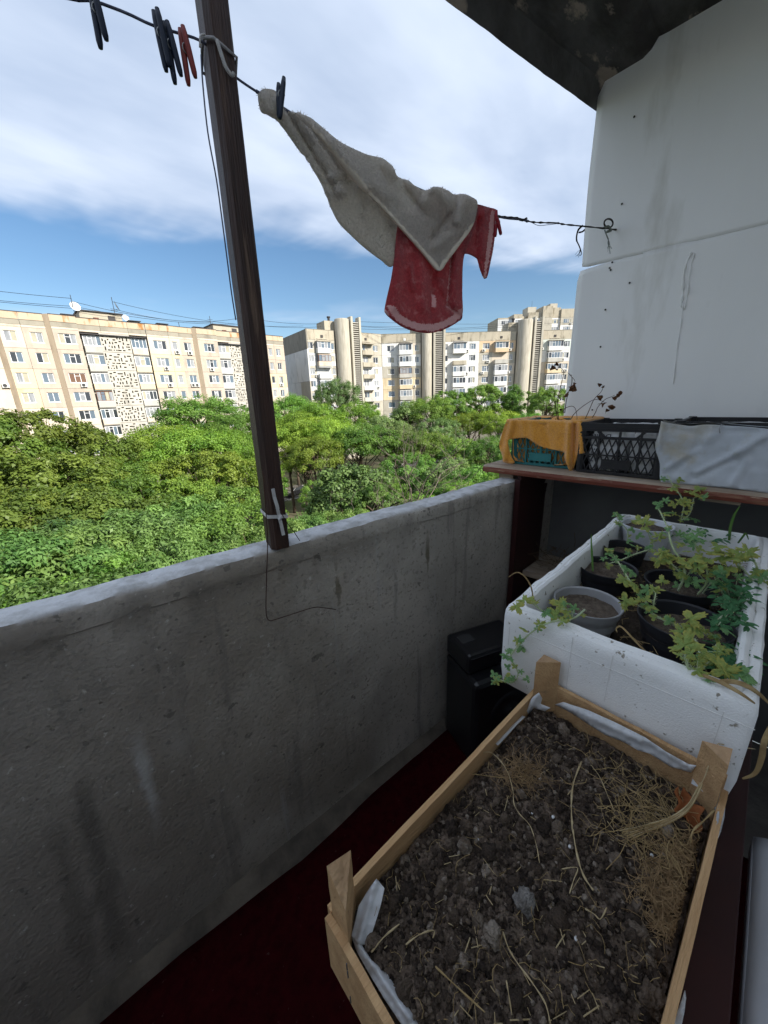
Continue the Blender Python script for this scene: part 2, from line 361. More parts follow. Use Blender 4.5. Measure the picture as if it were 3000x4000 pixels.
# a strip of pale dusty screed runs along the foot of the parapet
stp = MB()
stp.grid(lambda u, v: (-2.55+4.4*u, parapet_y(-2.55+4.4*u)-0.075+0.078*v, 0.004+0.02*v**2+0.006*(fbm(u*30, v*2)+0.3)*v), 120, 4)
tag(stp.build('floor_skirting', pmat('skirting_mortar', (0.15, 0.125, 0.10), (0.07, 0.06, 0.05), scale=9, rough=0.95, bump=0.4, world=True), smooth=True), kind='structure')

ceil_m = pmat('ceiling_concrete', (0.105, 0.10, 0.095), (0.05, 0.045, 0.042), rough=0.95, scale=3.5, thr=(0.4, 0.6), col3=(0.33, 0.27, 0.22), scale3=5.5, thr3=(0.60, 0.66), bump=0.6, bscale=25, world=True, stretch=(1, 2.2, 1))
def ceil_edge(x): return 1.03-0.11*x-0.022*x*x*(1 if x > 0 else 0)
ce = MB(); NXc = 60; vs = []; prof = [(-0.335, 2.655), (0.0, 2.648), (0.36, 2.640), (0.50, 2.638), (0.53, 2.640), (0.548, 2.615), (0.575, 2.602), ('e2', 2.598), ('e', 2.53), ('e', 2.66)]
for i in range(NXc+1):
    x = 1.0+1.02*i/NXc  # slab cut short out of view to let extra sky light in
    for k, (y, z) in enumerate(prof):
        yy = ceil_edge(x)-(0.035 if y == 'e2' else 0)+0.006*fbm(x*7, z*3) if isinstance(y, str) else y+0.012*fbm(x*4, y*9)
        vs.append((x, yy, z+0.006*fbm(x*5, yy*5, 1)))
m_ = len(prof); ce.add(vs, [(i*m_+k, i*m_+k+1, (i+1)*m_+k+1, (i+1)*m_+k) for i in range(NXc) for k in range(m_-1)])
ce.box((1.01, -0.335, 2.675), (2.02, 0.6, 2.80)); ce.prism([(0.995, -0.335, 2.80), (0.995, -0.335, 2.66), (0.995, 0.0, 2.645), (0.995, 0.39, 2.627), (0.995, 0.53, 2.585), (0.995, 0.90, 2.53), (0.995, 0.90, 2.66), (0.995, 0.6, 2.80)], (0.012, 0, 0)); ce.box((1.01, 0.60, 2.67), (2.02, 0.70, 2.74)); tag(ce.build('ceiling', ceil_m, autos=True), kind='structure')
lw = MB(); lw.box((-2.75, -0.335, -0.16), (-2.605, 1.7, 2.8)); tag(lw.build('partition_wall', plaster), kind='structure')
# ================================================================== apartment blocks across the courtyard
def tilemat(name, col, k=0.86, rust=False, dirt=None):
    return pmat(name, col, tuple(c*k for c in col), rough=0.9, scale=0.9, thr=(0.35, 0.68), detail=8,
                col3=(0.36, 0.17, 0.055) if rust else dirt or tuple(c*0.66 for c in col), scale3=1.1 if rust else 0.6, thr3=(0.54, 0.66) if rust else (0.53, 0.74),
                stretch=(1, 1, 0.25) if rust else (1, 1, 0.45), bump=0.25, bscale=7)
BEIGE = tilemat('beige_tile', (0.52, 0.435, 0.355)); CREAM = tilemat('cream_render', (0.63, 0.545, 0.44)); YELLOW = tilemat('yellow_render', (0.68, 0.555, 0.37), 0.93)
RUST = tilemat('rust_streaked_tile', (0.55, 0.43, 0.31), rust=True); FRIEZE = tilemat('frieze_grey', (0.34, 0.31, 0.25)); GREYP = tilemat('loggia_grey', (0.50, 0.48, 0.43))
WHITEP = tilemat('white_render', (0.74, 0.73, 0.70), 0.92); TILE2 = tilemat('grey_beige_tile', (0.47, 0.435, 0.36)); TILE3 = tilemat('ochre_tile', (0.46, 0.41, 0.32), 0.85, dirt=(0.16, 0.14, 0.10))
PEACH = tilemat('peach_render', (0.66, 0.49, 0.32), 0.9); MINT = tilemat('pale_mint_render', (0.62, 0.66, 0.60), 0.92); CONC2 = tilemat('lattice_concrete', (0.52, 0.49, 0.43)); PALEG = tilemat('pale_grey_render', (0.63, 0.63, 0.62), 0.93)
DARKC = tilemat('dark_concrete', (0.27, 0.25, 0.21), 0.8); CORE = pmat('core_concrete', (0.25, 0.22, 0.19)); CHAM = tilemat('brown_corner_strip', (0.47, 0.375, 0.27))
PVC = pmat('white_pvc', (0.80, 0.80, 0.79), rough=0.45); BROWNF = pmat('brown_window_frame', (0.16, 0.07, 0.04), rough=0.6); DARKM = pmat('dark_metal_sheet', (0.05, 0.045, 0.045), rough=0.6); RUSTM = pmat('rusty_metal', (0.20, 0.07, 0.04), (0.10, 0.05, 0.04), scale=4)
GL = [pmat('glass_dark', (0.035, 0.04, 0.045), rough=0.06, spec=0.9), pmat('glass_curtain', (0.36, 0.37, 0.38), (0.22, 0.23, 0.24), rough=0.12, spec=0.7, scale=2.5, stretch=(3, 1, 0.15), thr=(0.4, 0.6)),
      pmat('glass_blue', (0.12, 0.16, 0.20), rough=0.05, spec=0.9), pmat('glass_blind', (0.42, 0.40, 0.30), (0.36, 0.33, 0.25), rough=0.2, spec=0.6, scale=1.0), pmat('glass_brown', (0.16, 0.09, 0.055), rough=0.1, spec=0.6)]
_wc = {}
rw = random.Random(3)
class Frame:
    """a facade's own axes: u along it, out away from it, on a building's empty"""
    def __init__(s, root, o, rz): s.root, s.o, s.rz = root, Vector(o), rz; s.u = Vector((math.cos(rz), math.sin(rz), 0)); s.n = Vector((math.sin(rz), -math.cos(rz), 0))
    def loc(s, u, out, z): return s.o+s.u*u+s.n*out+Vector((0, 0, z))-Vector(s.root.location)
    def put(s, name, me, u, out, z, parent=None):
        o = link(name, me, parent or s.root)
        if parent is None: o.location = s.loc(u, out, z); o.rotation_euler = (0, 0, s.rz)
        else: o.location = (u, -out, z)
        return o
def frame_mesh(w, h, n, mat, tall=False):
    k = ('f', round(w, 2), round(h, 2), n, mat.name)
    if k not in _wc:
        b = MB(); t = 0.075; d = 0.09
        b.box((-w/2, -d, -h/2), (w/2, 0, -h/2+t)); b.box((-w/2, -d, h/2-t), (w/2, 0, h/2))
        for i in range(n+1):
            x = -w/2+t/2+(w-t)*i/n; b.box((x-t/2, -d+0.002, -h/2+t), (x+t/2, -0.002, h/2-t))
        if n > 2: x0 = -w/2+(w-t)*1/n; x1 = -w/2+t+(w-t)*2/n; b.box((x0, -d+0.004, h/2-0.45), (x1, -0.004, h/2-0.39))
        _wc[k] = b.mesh('window', mat)
    return _wc[k]
def pane_mesh(w, h, mat):
    k = ('p', round(w, 2), round(h, 2), mat.name)
    if k not in _wc: b = MB(); b.box((-w/2, -0.03, -h/2), (w/2, -0.005, h/2)); _wc[k] = b.mesh('pane', mat)
    return _wc[k]
def window(F, u, out, z, w, h, n, fm=None, gl=None):
    fr = F.put('window', frame_mesh(w, h, n, fm or PVC), u, out, z)
    pw = (w-0.075)/n
    for i in range(n):
        g_ = gl if gl is not None else rw.choice([0, 0, 1, 1, 1, 2, 2, 3]) if rw.random() < 0.6 else None
        if g_ is None: g_ = rw.choice([0, 1, 1, 2])
        o = link('pane', pane_mesh(pw-0.07, h-0.15, GL[g_]), fr); o.location = (-w/2+0.0375+pw*(i+0.5), -0.02, 0)
    if w < 5: 
        k = ('s', round(w, 2))
        if k not in _wc: b = MB(); b.box((-w/2-0.06, -0.22, -0.05), (w/2+0.06, 0.0, 0.0)); _wc[k] = b.mesh('sill', PVC)
        o = link('sill', _wc[k], fr); o.location = (0, 0, -h/2-0.002)
    return fr
def wall_panel(F, u0, u1, z0, z1, out, mat, hole=None, th=0.32, name='wall_panel'):
    """one facade slab with its window opening left free"""
    g_ = 0.018; u0 += g_; u1 -= g_; z0 += g_; z1 -= g_; w = u1-u0; h = z1-z0; um = (u0+u1)/2; zm = (z0+z1)/2
    k = ('w', round(w, 2), round(h, 2), mat.name, None if not hole else tuple(round(q, 2) for q in (hole[0]-um, hole[1]-zm, hole[2], hole[3])), th)
    if k not in _wc:
        b = MB(); X, Z = w/2, h/2
        if not hole: b.box((-X, -th, -Z), (X, 0, Z))
        else:
            hx, hz, hw, hh = hole[0]-um, hole[1]-zm, hole[2]/2, hole[3]/2
            b.box((-X, -th, -Z), (X, 0, hz-hh)); b.box((-X, -th, hz+hh), (X, 0, Z))
            b.box((-X, -th, hz-hh), (hx-hw, 0, hz+hh)); b.box((hx+hw, -th, hz-hh), (X, 0, hz+hh))
        _wc[k] = b.mesh(name, mat)
    return F.put(name, _wc[k], um, out-th, zm)
def ac_unit(F, u, out, z):
    if 'ac' not in _wc:
        b = MB(); b.box((-0.4, -0.32, -0.28), (0.4, 0, 0.28)); b.box((-0.36, -0.3, -0.34), (-0.3, 0.05, -0.28)); b.box((0.3, -0.3, -0.34), (0.36, 0.05, -0.28)); _wc['ac'] = b.mesh('air_conditioner', pmat('ac_white', (0.66, 0.65, 0.61), rough=0.5))
        b = MB(); b.lathe([(0.0, 0.0), (0.21, 0.0), (0.235, 0.012)], n=16); _wc['acf'] = b.mesh('fan', pmat('ac_fan_dark', (0.06, 0.06, 0.06)))
    o = F.put('air_conditioner', _wc['ac'], u, out, z); f = link('fan', _wc['acf'], o); f.location = (-0.08, -0.325, 0); f.rotation_euler = (R(90), 0, 0); return o
def cbox(name, F, u0, u1, o0, o1, z0, z1, mat, parent=None):
    b = MB(); b.box((-(u1-u0)/2, -(o1-o0), 0), ((u1-u0)/2, 0, z1-z0)); return F.put(name, b.mesh(name, mat), (u0+u1)/2, o0, z0, parent)

# ---------------- block on the left, parallel to our own house
B1 = thing('apartment_building', 'long beige panel apartment block with openwork lattice stair walls and rust streaks under its roof', 'building', (20, 79, GZ))
F1 = Frame(B1, (0, 78.5, 0), 0)
def z1(r): return 11.85-2.8*r
lrow = 8
bays1 = [(-10, -5, 0.0, 'w2', BEIGE), (-5, 1.4, 0.0, 'w2', CREAM), (2.0, 4.45, 0.6, 'A', BEIGE), (4.45, 7.16, 0.6, 'B', BEIGE), (7.75, 10.95, 1.2, 'C', BEIGE),
         (20.3, 23.7, 0.75, 'F', CREAM), (23.7, 25.4, 0.75, 'G', CREAM), (25.4, 27.82, 0.6, 'H', BEIGE), (28.41, 32.1, 1.2, 'I', BEIGE), (40.6, 42.4, 0.75, 'F2', BEIGE), (42.4, 44.2, 0.75, 'L', BEIGE), (44.2, 46.6, 0.75, 'M', BEIGE)]
wins1 = {'A': (3.07, 1.38, 2), 'B': (5.9, 1.38, 2), 'C': (9.38, 2.1, 3), 'F': (22.1, 2.05, 3), 'G': (24.52, 0.82, 1), 'H': (26.75, 1.32, 2), 'I': (30.4, 1.95, 3), 'F2': (41.5, 1.3, 2), 'L': (43.3, 0.8, 1), 'M': (45.15, 0.95, 2)}
paint1 = {'A': [CREAM, BEIGE, YELLOW, YELLOW, CREAM, CREAM, CREAM, CREAM], 'B': [BEIGE, BEIGE, BEIGE, BEIGE, CREAM, CREAM, CREAM, CREAM], 'C': [BEIGE, BEIGE, BEIGE, BEIGE, CREAM, CREAM, CREAM, CREAM],
          'F': [CREAM, YELLOW, YELLOW, BEIGE, CREAM, CREAM, CREAM, CREAM], 'G': [CREAM, YELLOW, YELLOW, BEIGE, CREAM, CREAM, CREAM, CREAM], 'H': [BEIGE]*4+[CREAM]*4, 'I': [BEIGE]*4+[CREAM]*4, 'L': [BEIGE, BEIGE, YELLOW, CREAM, CREAM, CREAM, CREAM, CREAM], 'M': [BEIGE, BEIGE, YELLOW, CREAM, CREAM, CREAM, CREAM, CREAM]}
cbox('wall_core', F1, -10, 46.55, -12, -0.4, GZ, 14.2, CORE)
for (u0, u1, out, k, mt) in bays1:
    for r in range(lrow):
        zc = z1(r); wd = wins1.get(k); mm = paint1.get(k, [mt]*lrow)[r]
        hole = (wd[0], zc-0.02, wd[1], 1.42) if wd else None
        wall_panel(F1, u0, u1, zc-1.55, zc+1.25, out, mm, hole)
        if wd: window(F1, wd[0], out-0.2, zc-0.02, wd[1], 1.42, wd[2], gl=4 if (k, r) in (('C', 2),) else None)
    wall_panel(F1, u0, u1, 13.1, 13.42, out, CREAM); wall_panel(F1, u0, u1, 13.42, 14.1, out-0.05, FRIEZE, name='frieze_panel'); wall_panel(F1, u0, u1, 14.1, 15.05, out+0.02, RUST, name='parapet_panel')
    cbox('roof_edge', F1, u0, u1, out-0.5, out+0.06, 15.05, 15.14, DARKM)
for (u0, u1, o0, o1) in ((1.4, 2.0, 0.0, 0.6), (7.16, 7.75, 0.6, 1.2), (27.82, 28.41, 0.6, 1.2)):
    b = MB(); b.prism([(u0, -o0, GZ), (u1, -o1, GZ), (u1, -o1+0.9, GZ), (u0, -o0+0.3, GZ)], (0, 0, 28.1)); o = b.build('corner_strip', CHAM, B1); o.location = F1.loc(0, 0, 0)
for (u0, u1) in ((11.0, 20.3), (32.1, 40.6)):
    cbox('recess_wall', F1, u0, u1, -0.45, -0.05, GZ, 13.2, TILE2)
    for a, q in ((u0, u0+2.9), (u0+2.9, u1-2.6), (u1-2.6, u1)):
        wall_panel(F1, a, q, 13.1, 13.42, 0.55, CREAM); wall_panel(F1, a, q, 13.42, 14.1, 0.5, FRIEZE, name='frieze_panel'); wall_panel(F1, a, q, 14.1, 15.05, 0.55, RUST, name='parapet_panel')
    cbox('roof_edge', F1, u0, u1, 0.05, 0.6, 15.05, 15.14, DARKM)
# openwork lattice, one cast panel a storey
def lattice_mesh(w, h, seed):
    rg = random.Random(seed); nx, nz = 22, 14; solid = [[True]*nx for _ in range(nz)]
    for _ in range(400):
        a, c = rg.choice([(4, 1), (1, 3), (3, 1), (2, 1), (1, 2), (1, 1)]); x = rg.randint(1, nx-a-1); z = rg.randint(1, nz-c-1)
        if all(solid[j][i] for j in range(z-1, z+c+1) for i in range(x-1, x+a+1)):
            for j in range(z, z+c):
                for i in range(x, x+a): solid[j][i] = False
    b = MB(); cx_, cz_ = w/nx, h/nz
    for j in range(nz):
        i = 0
        while i < nx:
            if solid[j][i]:
                s0 = i
                while i < nx and solid[j][i]: i += 1
                b.box((-w/2+s0*cx_, -0.22, -h/2+j*cz_), (-w/2+i*cx_, 0, -h/2+(j+1)*cz_))
            else: i += 1
    return b.mesh('lattice_panel', CONC2)
lat = [lattice_mesh(4.14, 2.74, 3), lattice_mesh(4.14, 2.74, 8)]
loggia_panels = [[GREYP, GREYP, YELLOW, GREYP, CREAM, CREAM, GREYP, GREYP], [CREAM, YELLOW, YELLOW, GREYP, CREAM, GREYP, CREAM, CREAM], [GREYP, PALEG, PALEG, GREYP, CREAM, CREAM, GREYP, GREYP], [GREYP, CREAM, YELLOW, GREYP, CREAM, CREAM, CREAM, CREAM]]
for bi, (uc, lu) in enumerate(((15.6, (12.45, 18.95)), (36.55, (33.35, 39.4)))):
    for r in range(lrow):
        zc = z1(r); F1.put('lattice_panel', lat[(r+bi) % 2], uc, 0.35, zc-0.15)
        for q, u in enumerate(lu):
            w_ = 2.3
            window(F1, u, 0.42, zc+0.02, w_, 1.5, [4, 3, 4, 3][q*2+bi] if r != 1 else 3, BROWNF if (r == 3 and q == 0 and bi == 0) else PVC, gl=None)
            wall_panel(F1, u-1.17, u+1.17, zc-1.75, zc-0.78, 0.62, loggia_panels[q+2*bi][r], th=0.25, name='loggia_panel')
            cbox('loggia_slab', F1, u-1.2, u+1.2, 0.0, 0.5, zc-1.86, zc-1.77, GREYP)
    cbox('loggia_canopy', F1, uc-4.5, uc+4.5, 0.0, 0.95, zc*0+12.72, 12.86, DARKM)
for u, r, out in ((9.9, 2, 1.2), (1.0, 2, 0.05), (24.7, 0, 0.75), (26.9, 0, 0.6), (22.4, 1, 0.75), (22.5, 2, 0.75), (26.5, 2, 0.6), (27.2, 2, 0.6), (30.2, 1, 1.2), (30.9, 3, 1.2), (45.0, 2, 0.75)):
    ac_unit(F1, u, out, z1(r)-1.08)
# roof: stair heads, vents, antennas
def stairhead(F, u0, u1):
    o = cbox('stair_head', F, u0, u1, -7, -2.0, 14.2, 16.55, TILE3)
    b = MB(); b.box((-(u1-u0)/2-0.2, -5.25, 2.35), ((u1-u0)/2+0.2, 0.2, 2.5)); link('roof_slab', b.mesh('roof_slab', DARKM), o)
    b = MB(); b.box((0.9, -5.06, 1.1), (1.9, -5.0, 2.0)); link('grille', b.mesh('grille', DARKM), o)
    b = MB(); b.box((-1.2, -5.6, 0.85), (-0.5, -5.0, 1.45)); link('vent_hood', b.mesh('vent_hood', RUSTM), o)
stairhead(F1, 12.0, 17.8); stairhead(F1, 33.0, 38.6)
for u in (1.2, 10.4, 19.2, 23.5, 29.6):
    b = MB(); b.box((-0.45, -0.45, 0), (0.45, 0.45, 0.35)); b.box((-0.95, -0.6, 0.5), (0.95, 0.6, 0.58)); b.bar((-0.4, 0, 0.35), (-0.4, 0, 0.5), 0.08); b.bar((0.4, 0, 0.35), (0.4, 0, 0.5), 0.08); F1.put('roof_vent', b.mesh('roof_vent', DARKM), u, -0.9, 15.0)
def dish(F, u, out, z, turn, r=0.7):
    b = MB(); b.lathe([(0.0, 0.0), (r*0.5, 0.05), (r*0.85, 0.14), (r, 0.2)], n=20); o = F.put('satellite_dish', b.mesh('satellite_dish', PVC, smooth=True), u, out, z); o.rotation_euler = (R(70), 0, turn)
dish(F1, 11.6, -1.4, 16.9, R(15)); dish(F1, 17.4, -2.5, 17.9, R(75), 0.75); dish(F1, 18.3, -2.0, 16.1, R(10), 0.5)
def mast(F, u, out, z0, z1_, arms=()):
    b = MB(); b.tube([(0, 0, 0), (0, 0, z1_-z0)], 0.045); 
    for h_ in arms: b.tube([(-0.5, 0, h_), (0.5, 0, h_)], 0.03)
    F.put('antenna_mast', b.mesh('antenna_mast', DARKM), u, out, z0)
mast(F1, 11.35, -1.2, 14.3, 18.5); mast(F1, 17.0, -2.4, 16.6, 19.2, (0.6, 0.8)); mast(F1, 32.4, -1.5, 14.9, 17.9, (1.9, 2.4)); mast(F1, 38.7, -2, 15, 20.4); mast(F1, 26.4, -1, 14.9, 16.2)

# ---------------- bent block with round stair towers
s1a, s1b, s2b = Vector((52.9, 77.7, 0)), Vector((73.0, 74.1, 0)), Vector((112.0, 41.8, 0))
B2 = thing('apartment_building', 'bent nine storey block with round stair towers and white and yellow wall patches', 'building', (75, 76, GZ))
Fa = Frame(B2, s1a, math.atan2(s1b.y-s1a.y, s1b.x-s1a.x)); Fb = Frame(B2, s1b, math.atan2(s2b.y-s1b.y, s2b.x-s1b.x))
def z2(r): return 13.78-2.8*r
cbox('wall_core', Fa, 0.0, 20.6, -17.4, -0.35, GZ, 16.6, DARKC); cbox('wall_core', Fb, -0.3, 62, -11.5, -0.35, GZ, 16.6, DARKC)
for (a, b_, zA, zB, mt) in ((-17.3, -11.4, 13.0, 17.2, DARKC), (-17.3, -11.4, GZ, 13.0, PALEG), (-11.4, -7.6, 13.0, 17.2, DARKC), (-7.6, -3.9, 13.0, 17.2, DARKC), (-3.9, 0.05, 13.0, 17.2, DARKC), (-11.4, -7.6, 6.0, 13.0, PALEG), (-7.6, -3.9, 6.0, 13.0, WHITEP), (-3.9, 0.05, 6.0, 13.0, WHITEP), (-11.4, -5.5, GZ, 6.0, PALEG), (-5.5, 0.05, GZ, 6.0, TILE2), ):
    cbox('end_wall_panel', Fa, -0.3, 0.0, a+0.02, b_-0.02, zA+0.02, zB-0.02, mt)
seg_bays = {0: [(-0.3, 1.75, [TILE2, WHITEP, TILE2, WHITEP, TILE2, WHITEP, TILE2]), (1.75, 5.5, [TILE2, TILE2, PALEG, TILE2, TILE2, WHITEP, TILE2]), (5.5, 6.9, [TILE2, WHITEP, TILE2, WHITEP, TILE2, TILE2, TILE2]), (13.3, 17.55, [TILE2, TILE2, WHITEP, WHITEP, CREAM, TILE2, TILE2]), (17.55, 20.35, [TILE2, TILE2, WHITEP, WHITEP, WHITEP, TILE2, TILE2])],
            1: [(0.0, 3.95, [WHITEP, WHITEP, TILE2, YELLOW, YELLOW, TILE2, TILE2]), (3.95, 8.1, [WHITEP, PALEG, TILE2, YELLOW, CREAM, TILE2, TILE2]), (8.1, 10.2, [CREAM, WHITEP, TILE2, YELLOW, TILE2, TILE2, TILE2]), (16.2, 18.2, [WHITEP]*7), (18.2, 22.5, [WHITEP]*7), (22.5, 25.8, [WHITEP, WHITEP, WHITEP, WHITEP, PALEG, TILE2, TILE2]), (25.8, 29.4, [PEACH, TILE2, TILE2, TILE2, CREAM, WHITEP, TILE2]), (29.4, 33.75, [PEACH, CREAM, TILE2, TILE2, WHITEP, TILE2, TILE2]), (33.75, 35.7, [PEACH, TILE2, CREAM, TILE2, WHITEP, TILE2, TILE2]), (42.2, 44.2, [MINT, WHITEP, CREAM, TILE2, TILE2, TILE2, TILE2]), (44.2, 48.6, [MINT, WHITEP, YELLOW, TILE2, TILE2, TILE2, TILE2]), (48.6, 51.6, [MINT, WHITEP, CREAM, TILE2, WHITEP, TILE2, TILE2]), (51.6, 62, [TILE2]*7)]}
seg_wins = {0: {0: (0.53, 1.42, 2), 2: (6.25, 0.85, 1), 4: (18.42, 1.45, 2)}, 1: {0: (2.28, 1.8, 2), 2: (9.17, 1.15, 2), 3: (16.95, 0.95, 1), 5: (23.95, 1.8, 3), 6: (27.7, 1.85, 3), 8: (34.6, 1.02, 2), 9: (42.95, 0.7, 1), 11: (49.75, 1.85, 3)}}
seg_door = {0: (3, 15.4), 1: None}
for si, F in ((0, Fa), (1, Fb)):
    for bi, (u0, u1, mats) in enumerate(seg_bays[si]):
        for r in range(7):
            zc = z2(r); wd = seg_wins[si].get(bi); hole = (wd[0], zc, wd[1], 1.4) if wd else ((15.4, zc-0.25, 1.5, 2.0) if (si, bi) == (0, 3) else None)
            wall_panel(F, u0, u1, zc-1.56, zc+1.24, 0.0, mats[r], hole)
            if wd: window(F, wd[0], -0.18, zc, wd[1], 1.4, wd[2])
            elif hole: window(F, 15.4, -0.18, zc-0.25, 1.5, 2.0, 2)
        wall_panel(F, u0, u1, 15.02, 17.2, 0.02, TILE3, name='parapet_panel')
        cbox('roof_edge', F, u0, u1, -0.4, 0.07, 17.2, 17.27, DARKC)
def balcony(F, u0, u1, r, mat, glazed, roof=None, fm=None, out=1.05, name='balcony'):
    zc = z2(r); zb = zc-1.72; w = u1-u0; um = (u0+u1)/2
    b = MB(); b.box((-w/2, -out, 0), (w/2, 0.0, 0.12)); o = F.put(name, b.mesh(name, GREYP), um, 0.04, zb)
    b = MB(); b.box((-w/2-0.03, -out-0.05, 0.05), (w/2+0.03, -out+0.03, 1.05)); b.box((-w/2-0.03, -out+0.03, 0.05), (-w/2+0.05, -0.02, 1.05)); b.box((w/2-0.05, -out+0.03, 0.05), (w/2+0.03, -0.02, 1.05)); link('balcony_parapet', b.mesh('balcony_parapet', mat), o)
    if glazed:
        n = max(3, round(w/0.85)); fr = link('window', frame_mesh(w, 1.45, n, fm or PVC), o); fr.location = (0, -out+0.08, 1.78); pw = (w-0.075)/n
        for i in range(n): p = link('pane', pane_mesh(pw-0.07, 1.3, GL[rw.choice([0, 1, 1, 2, 2])]), fr); p.location = (-w/2+0.0375+pw*(i+0.5), -0.02, 0)
        for s in (-1, 1):
            fr = link('window', frame_mesh(out-0.2, 1.45, 1, fm or PVC), o); fr.location = (s*(w/2-0.03), -out/2, 1.78); fr.rotation_euler = (0, 0, R(90*s)); p = link('pane', pane_mesh(out-0.35, 1.3, GL[2]), fr); p.location = (0, -0.02, 0)
        if not roof: b = MB(); b.box((-w/2, -out, 2.5), (w/2, 0.0, 2.6)); link('balcony_top', b.mesh('balcony_top', mat), o)
    if roof: b = MB(); b.box((-w/2-0.15, -out-0.2, 2.52), (w/2+0.15, 0.0, 2.68)); link('canopy', b.mesh('canopy', roof), o)
    return o
for r in range(6):
    balcony(Fa, 1.95, 5.25, r, [WHITEP, CREAM, PALEG, WHITEP, GREYP, GREYP][r], r not in (2, ), [TILE3, None, PALEG, None, None, None][r], BROWNF if r == 1 else None)
    balcony(Fa, 14.0, 17.4, r, [TILE3, TILE3, TILE3, WHITEP, GREYP, GREYP][r], False, TILE3 if r == 0 else None)
    balcony(Fb, 4.4, 7.6, r, [PALEG, WHITEP, GREYP, YELLOW, GREYP, GREYP][r], True, DARKM if r == 0 else None, BROWNF if r == 2 else None, out=1.5)
    balcony(Fb, 18.65, 22.05, r, [WHITEP, TILE3, WHITEP, WHITEP, GREYP, GREYP][r], r != 1, DARKM if r == 0 else None)
    balcony(Fb, 29.95, 33.4, r, [PEACH, GREYP, WHITEP, WHITEP, GREYP, GREYP][r], r != 1, TILE3 if r == 0 else None)
    balcony(Fb, 44.5, 48.4, r, [WHITEP, GREYP, YELLOW, WHITEP, GREYP, GREYP][r], True, TILE3 if r == 0 else None)
for F, u, r in ((Fa, 5.7, 0), (Fb, 22.6, 0), (Fb, 27.0, 0), (Fb, 34.1, 0), (Fb, 43.0, 0), (Fb, 28.3, 1), (Fb, 48.6, 1), (Fb, 49.1, 1), (Fb, 22.6, 2), (Fb, 26.8, 2), (Fb, 34.0, 2), (Fb, 49.0, 2), (Fb, 50.2, 2), (Fa, 1.6, 2), (Fa, 13.7, 2), (Fa, 13.8, 3), (Fb, 8.4, 3), (Fa, 18.9, 3)):
    ac_unit(F, u, 0.05, z2(r)-1.05)
lou = MB(); lou.box((-1.16, -0.75, -0.085), (1.16, 0, 0.085)); lou_me = lou.mesh('louvre', CONC2)
def tower(F, u0, um, u1):
    r_ = (um-u0)/2*0.88; cu = (u0+um)/2+0.15
    b = MB(); b.lathe([(r_, GZ), (r_, 19.55), (r_-0.12, 19.72), (0.0, 19.74)], n=40); o = link('stair_tower', b.mesh('stair_tower', TOWER), B2); o.location = F.loc(cu, 0.45, 0); 
    for p in o.data.polygons: p.use_smooth = p.normal.z < 0.5
    b = MB(); b.box((-r_-2.2, -0.2, 0), (r_*0.2, 4.0, 2.6)); F.put('stair_head', b.mesh('stair_head', TILE3), cu, -1.0, 16.8)
    b = MB(); b.lathe([(0.28, 0), (0.28, 0.7), (0.42, 0.72), (0.42, 1.0), (0.0, 1.02)], n=12); F.put('roof_vent', b.mesh('roof_vent', DARKM), u0-0.4, -1.2, 19.4)
    for q in (um+0.28, u1-0.28): cbox('fin', F, q-0.26, q+0.26, 0.0, 1.7, GZ, 20.3, TILE2F)
    cbox('shaft_wall', F, um+0.02, u1, -0.3, 0.6, GZ, 19.3, pmat('shaft_dark', (0.13, 0.11, 0.09)))
    n = 52
    for k in range(n): F.put('louvre', lou_me, (um+u1)/2, 0.75, 19.05-0.47*k)
    for k in range(4): cbox('slit_window', F, u0+0.75+0.02*k, u0+0.95+0.02*k, 1.6, 1.9, 12.0-2.8*k, 13.4-2.8*k, DARKM) if False else None
TOWER = pmat('tower_tile', (0.43, 0.395, 0.325), (0.34, 0.31, 0.25), rough=0.9, scale=2.6, thr=(0.4, 0.6), stretch=(1, 1, 0.12), col3=(0.22, 0.20, 0.15), scale3=1.0, thr3=(0.6, 0.75))
TILE2F = pmat('fin_concrete', (0.50, 0.465, 0.39), (0.40, 0.37, 0.30), scale=1.4, stretch=(1, 1, 0.3))
tower(Fa, 6.75, 10.65, 13.45); tower(Fb, 10.05, 13.2, 16.35); tower(Fb, 35.55, 39.75, 42.3)
for F, u in ((Fa, 3.6), (Fa, 15.6), (Fb, 6.0), (Fb, 20.3), (Fb, 31.7), (Fb, 46.4)):   # little square openings under the roof edge
    cbox('loft_hatch', F, u-0.3, u+0.3, 0.0, 0.12, 15.55, 16.1, WHITEP if u in (6.0,) else DARKM)
    cbox('ledge', F, u-1.4, u+1.4, 0.0, 0.14, 15.2, 15.32, TILE2)

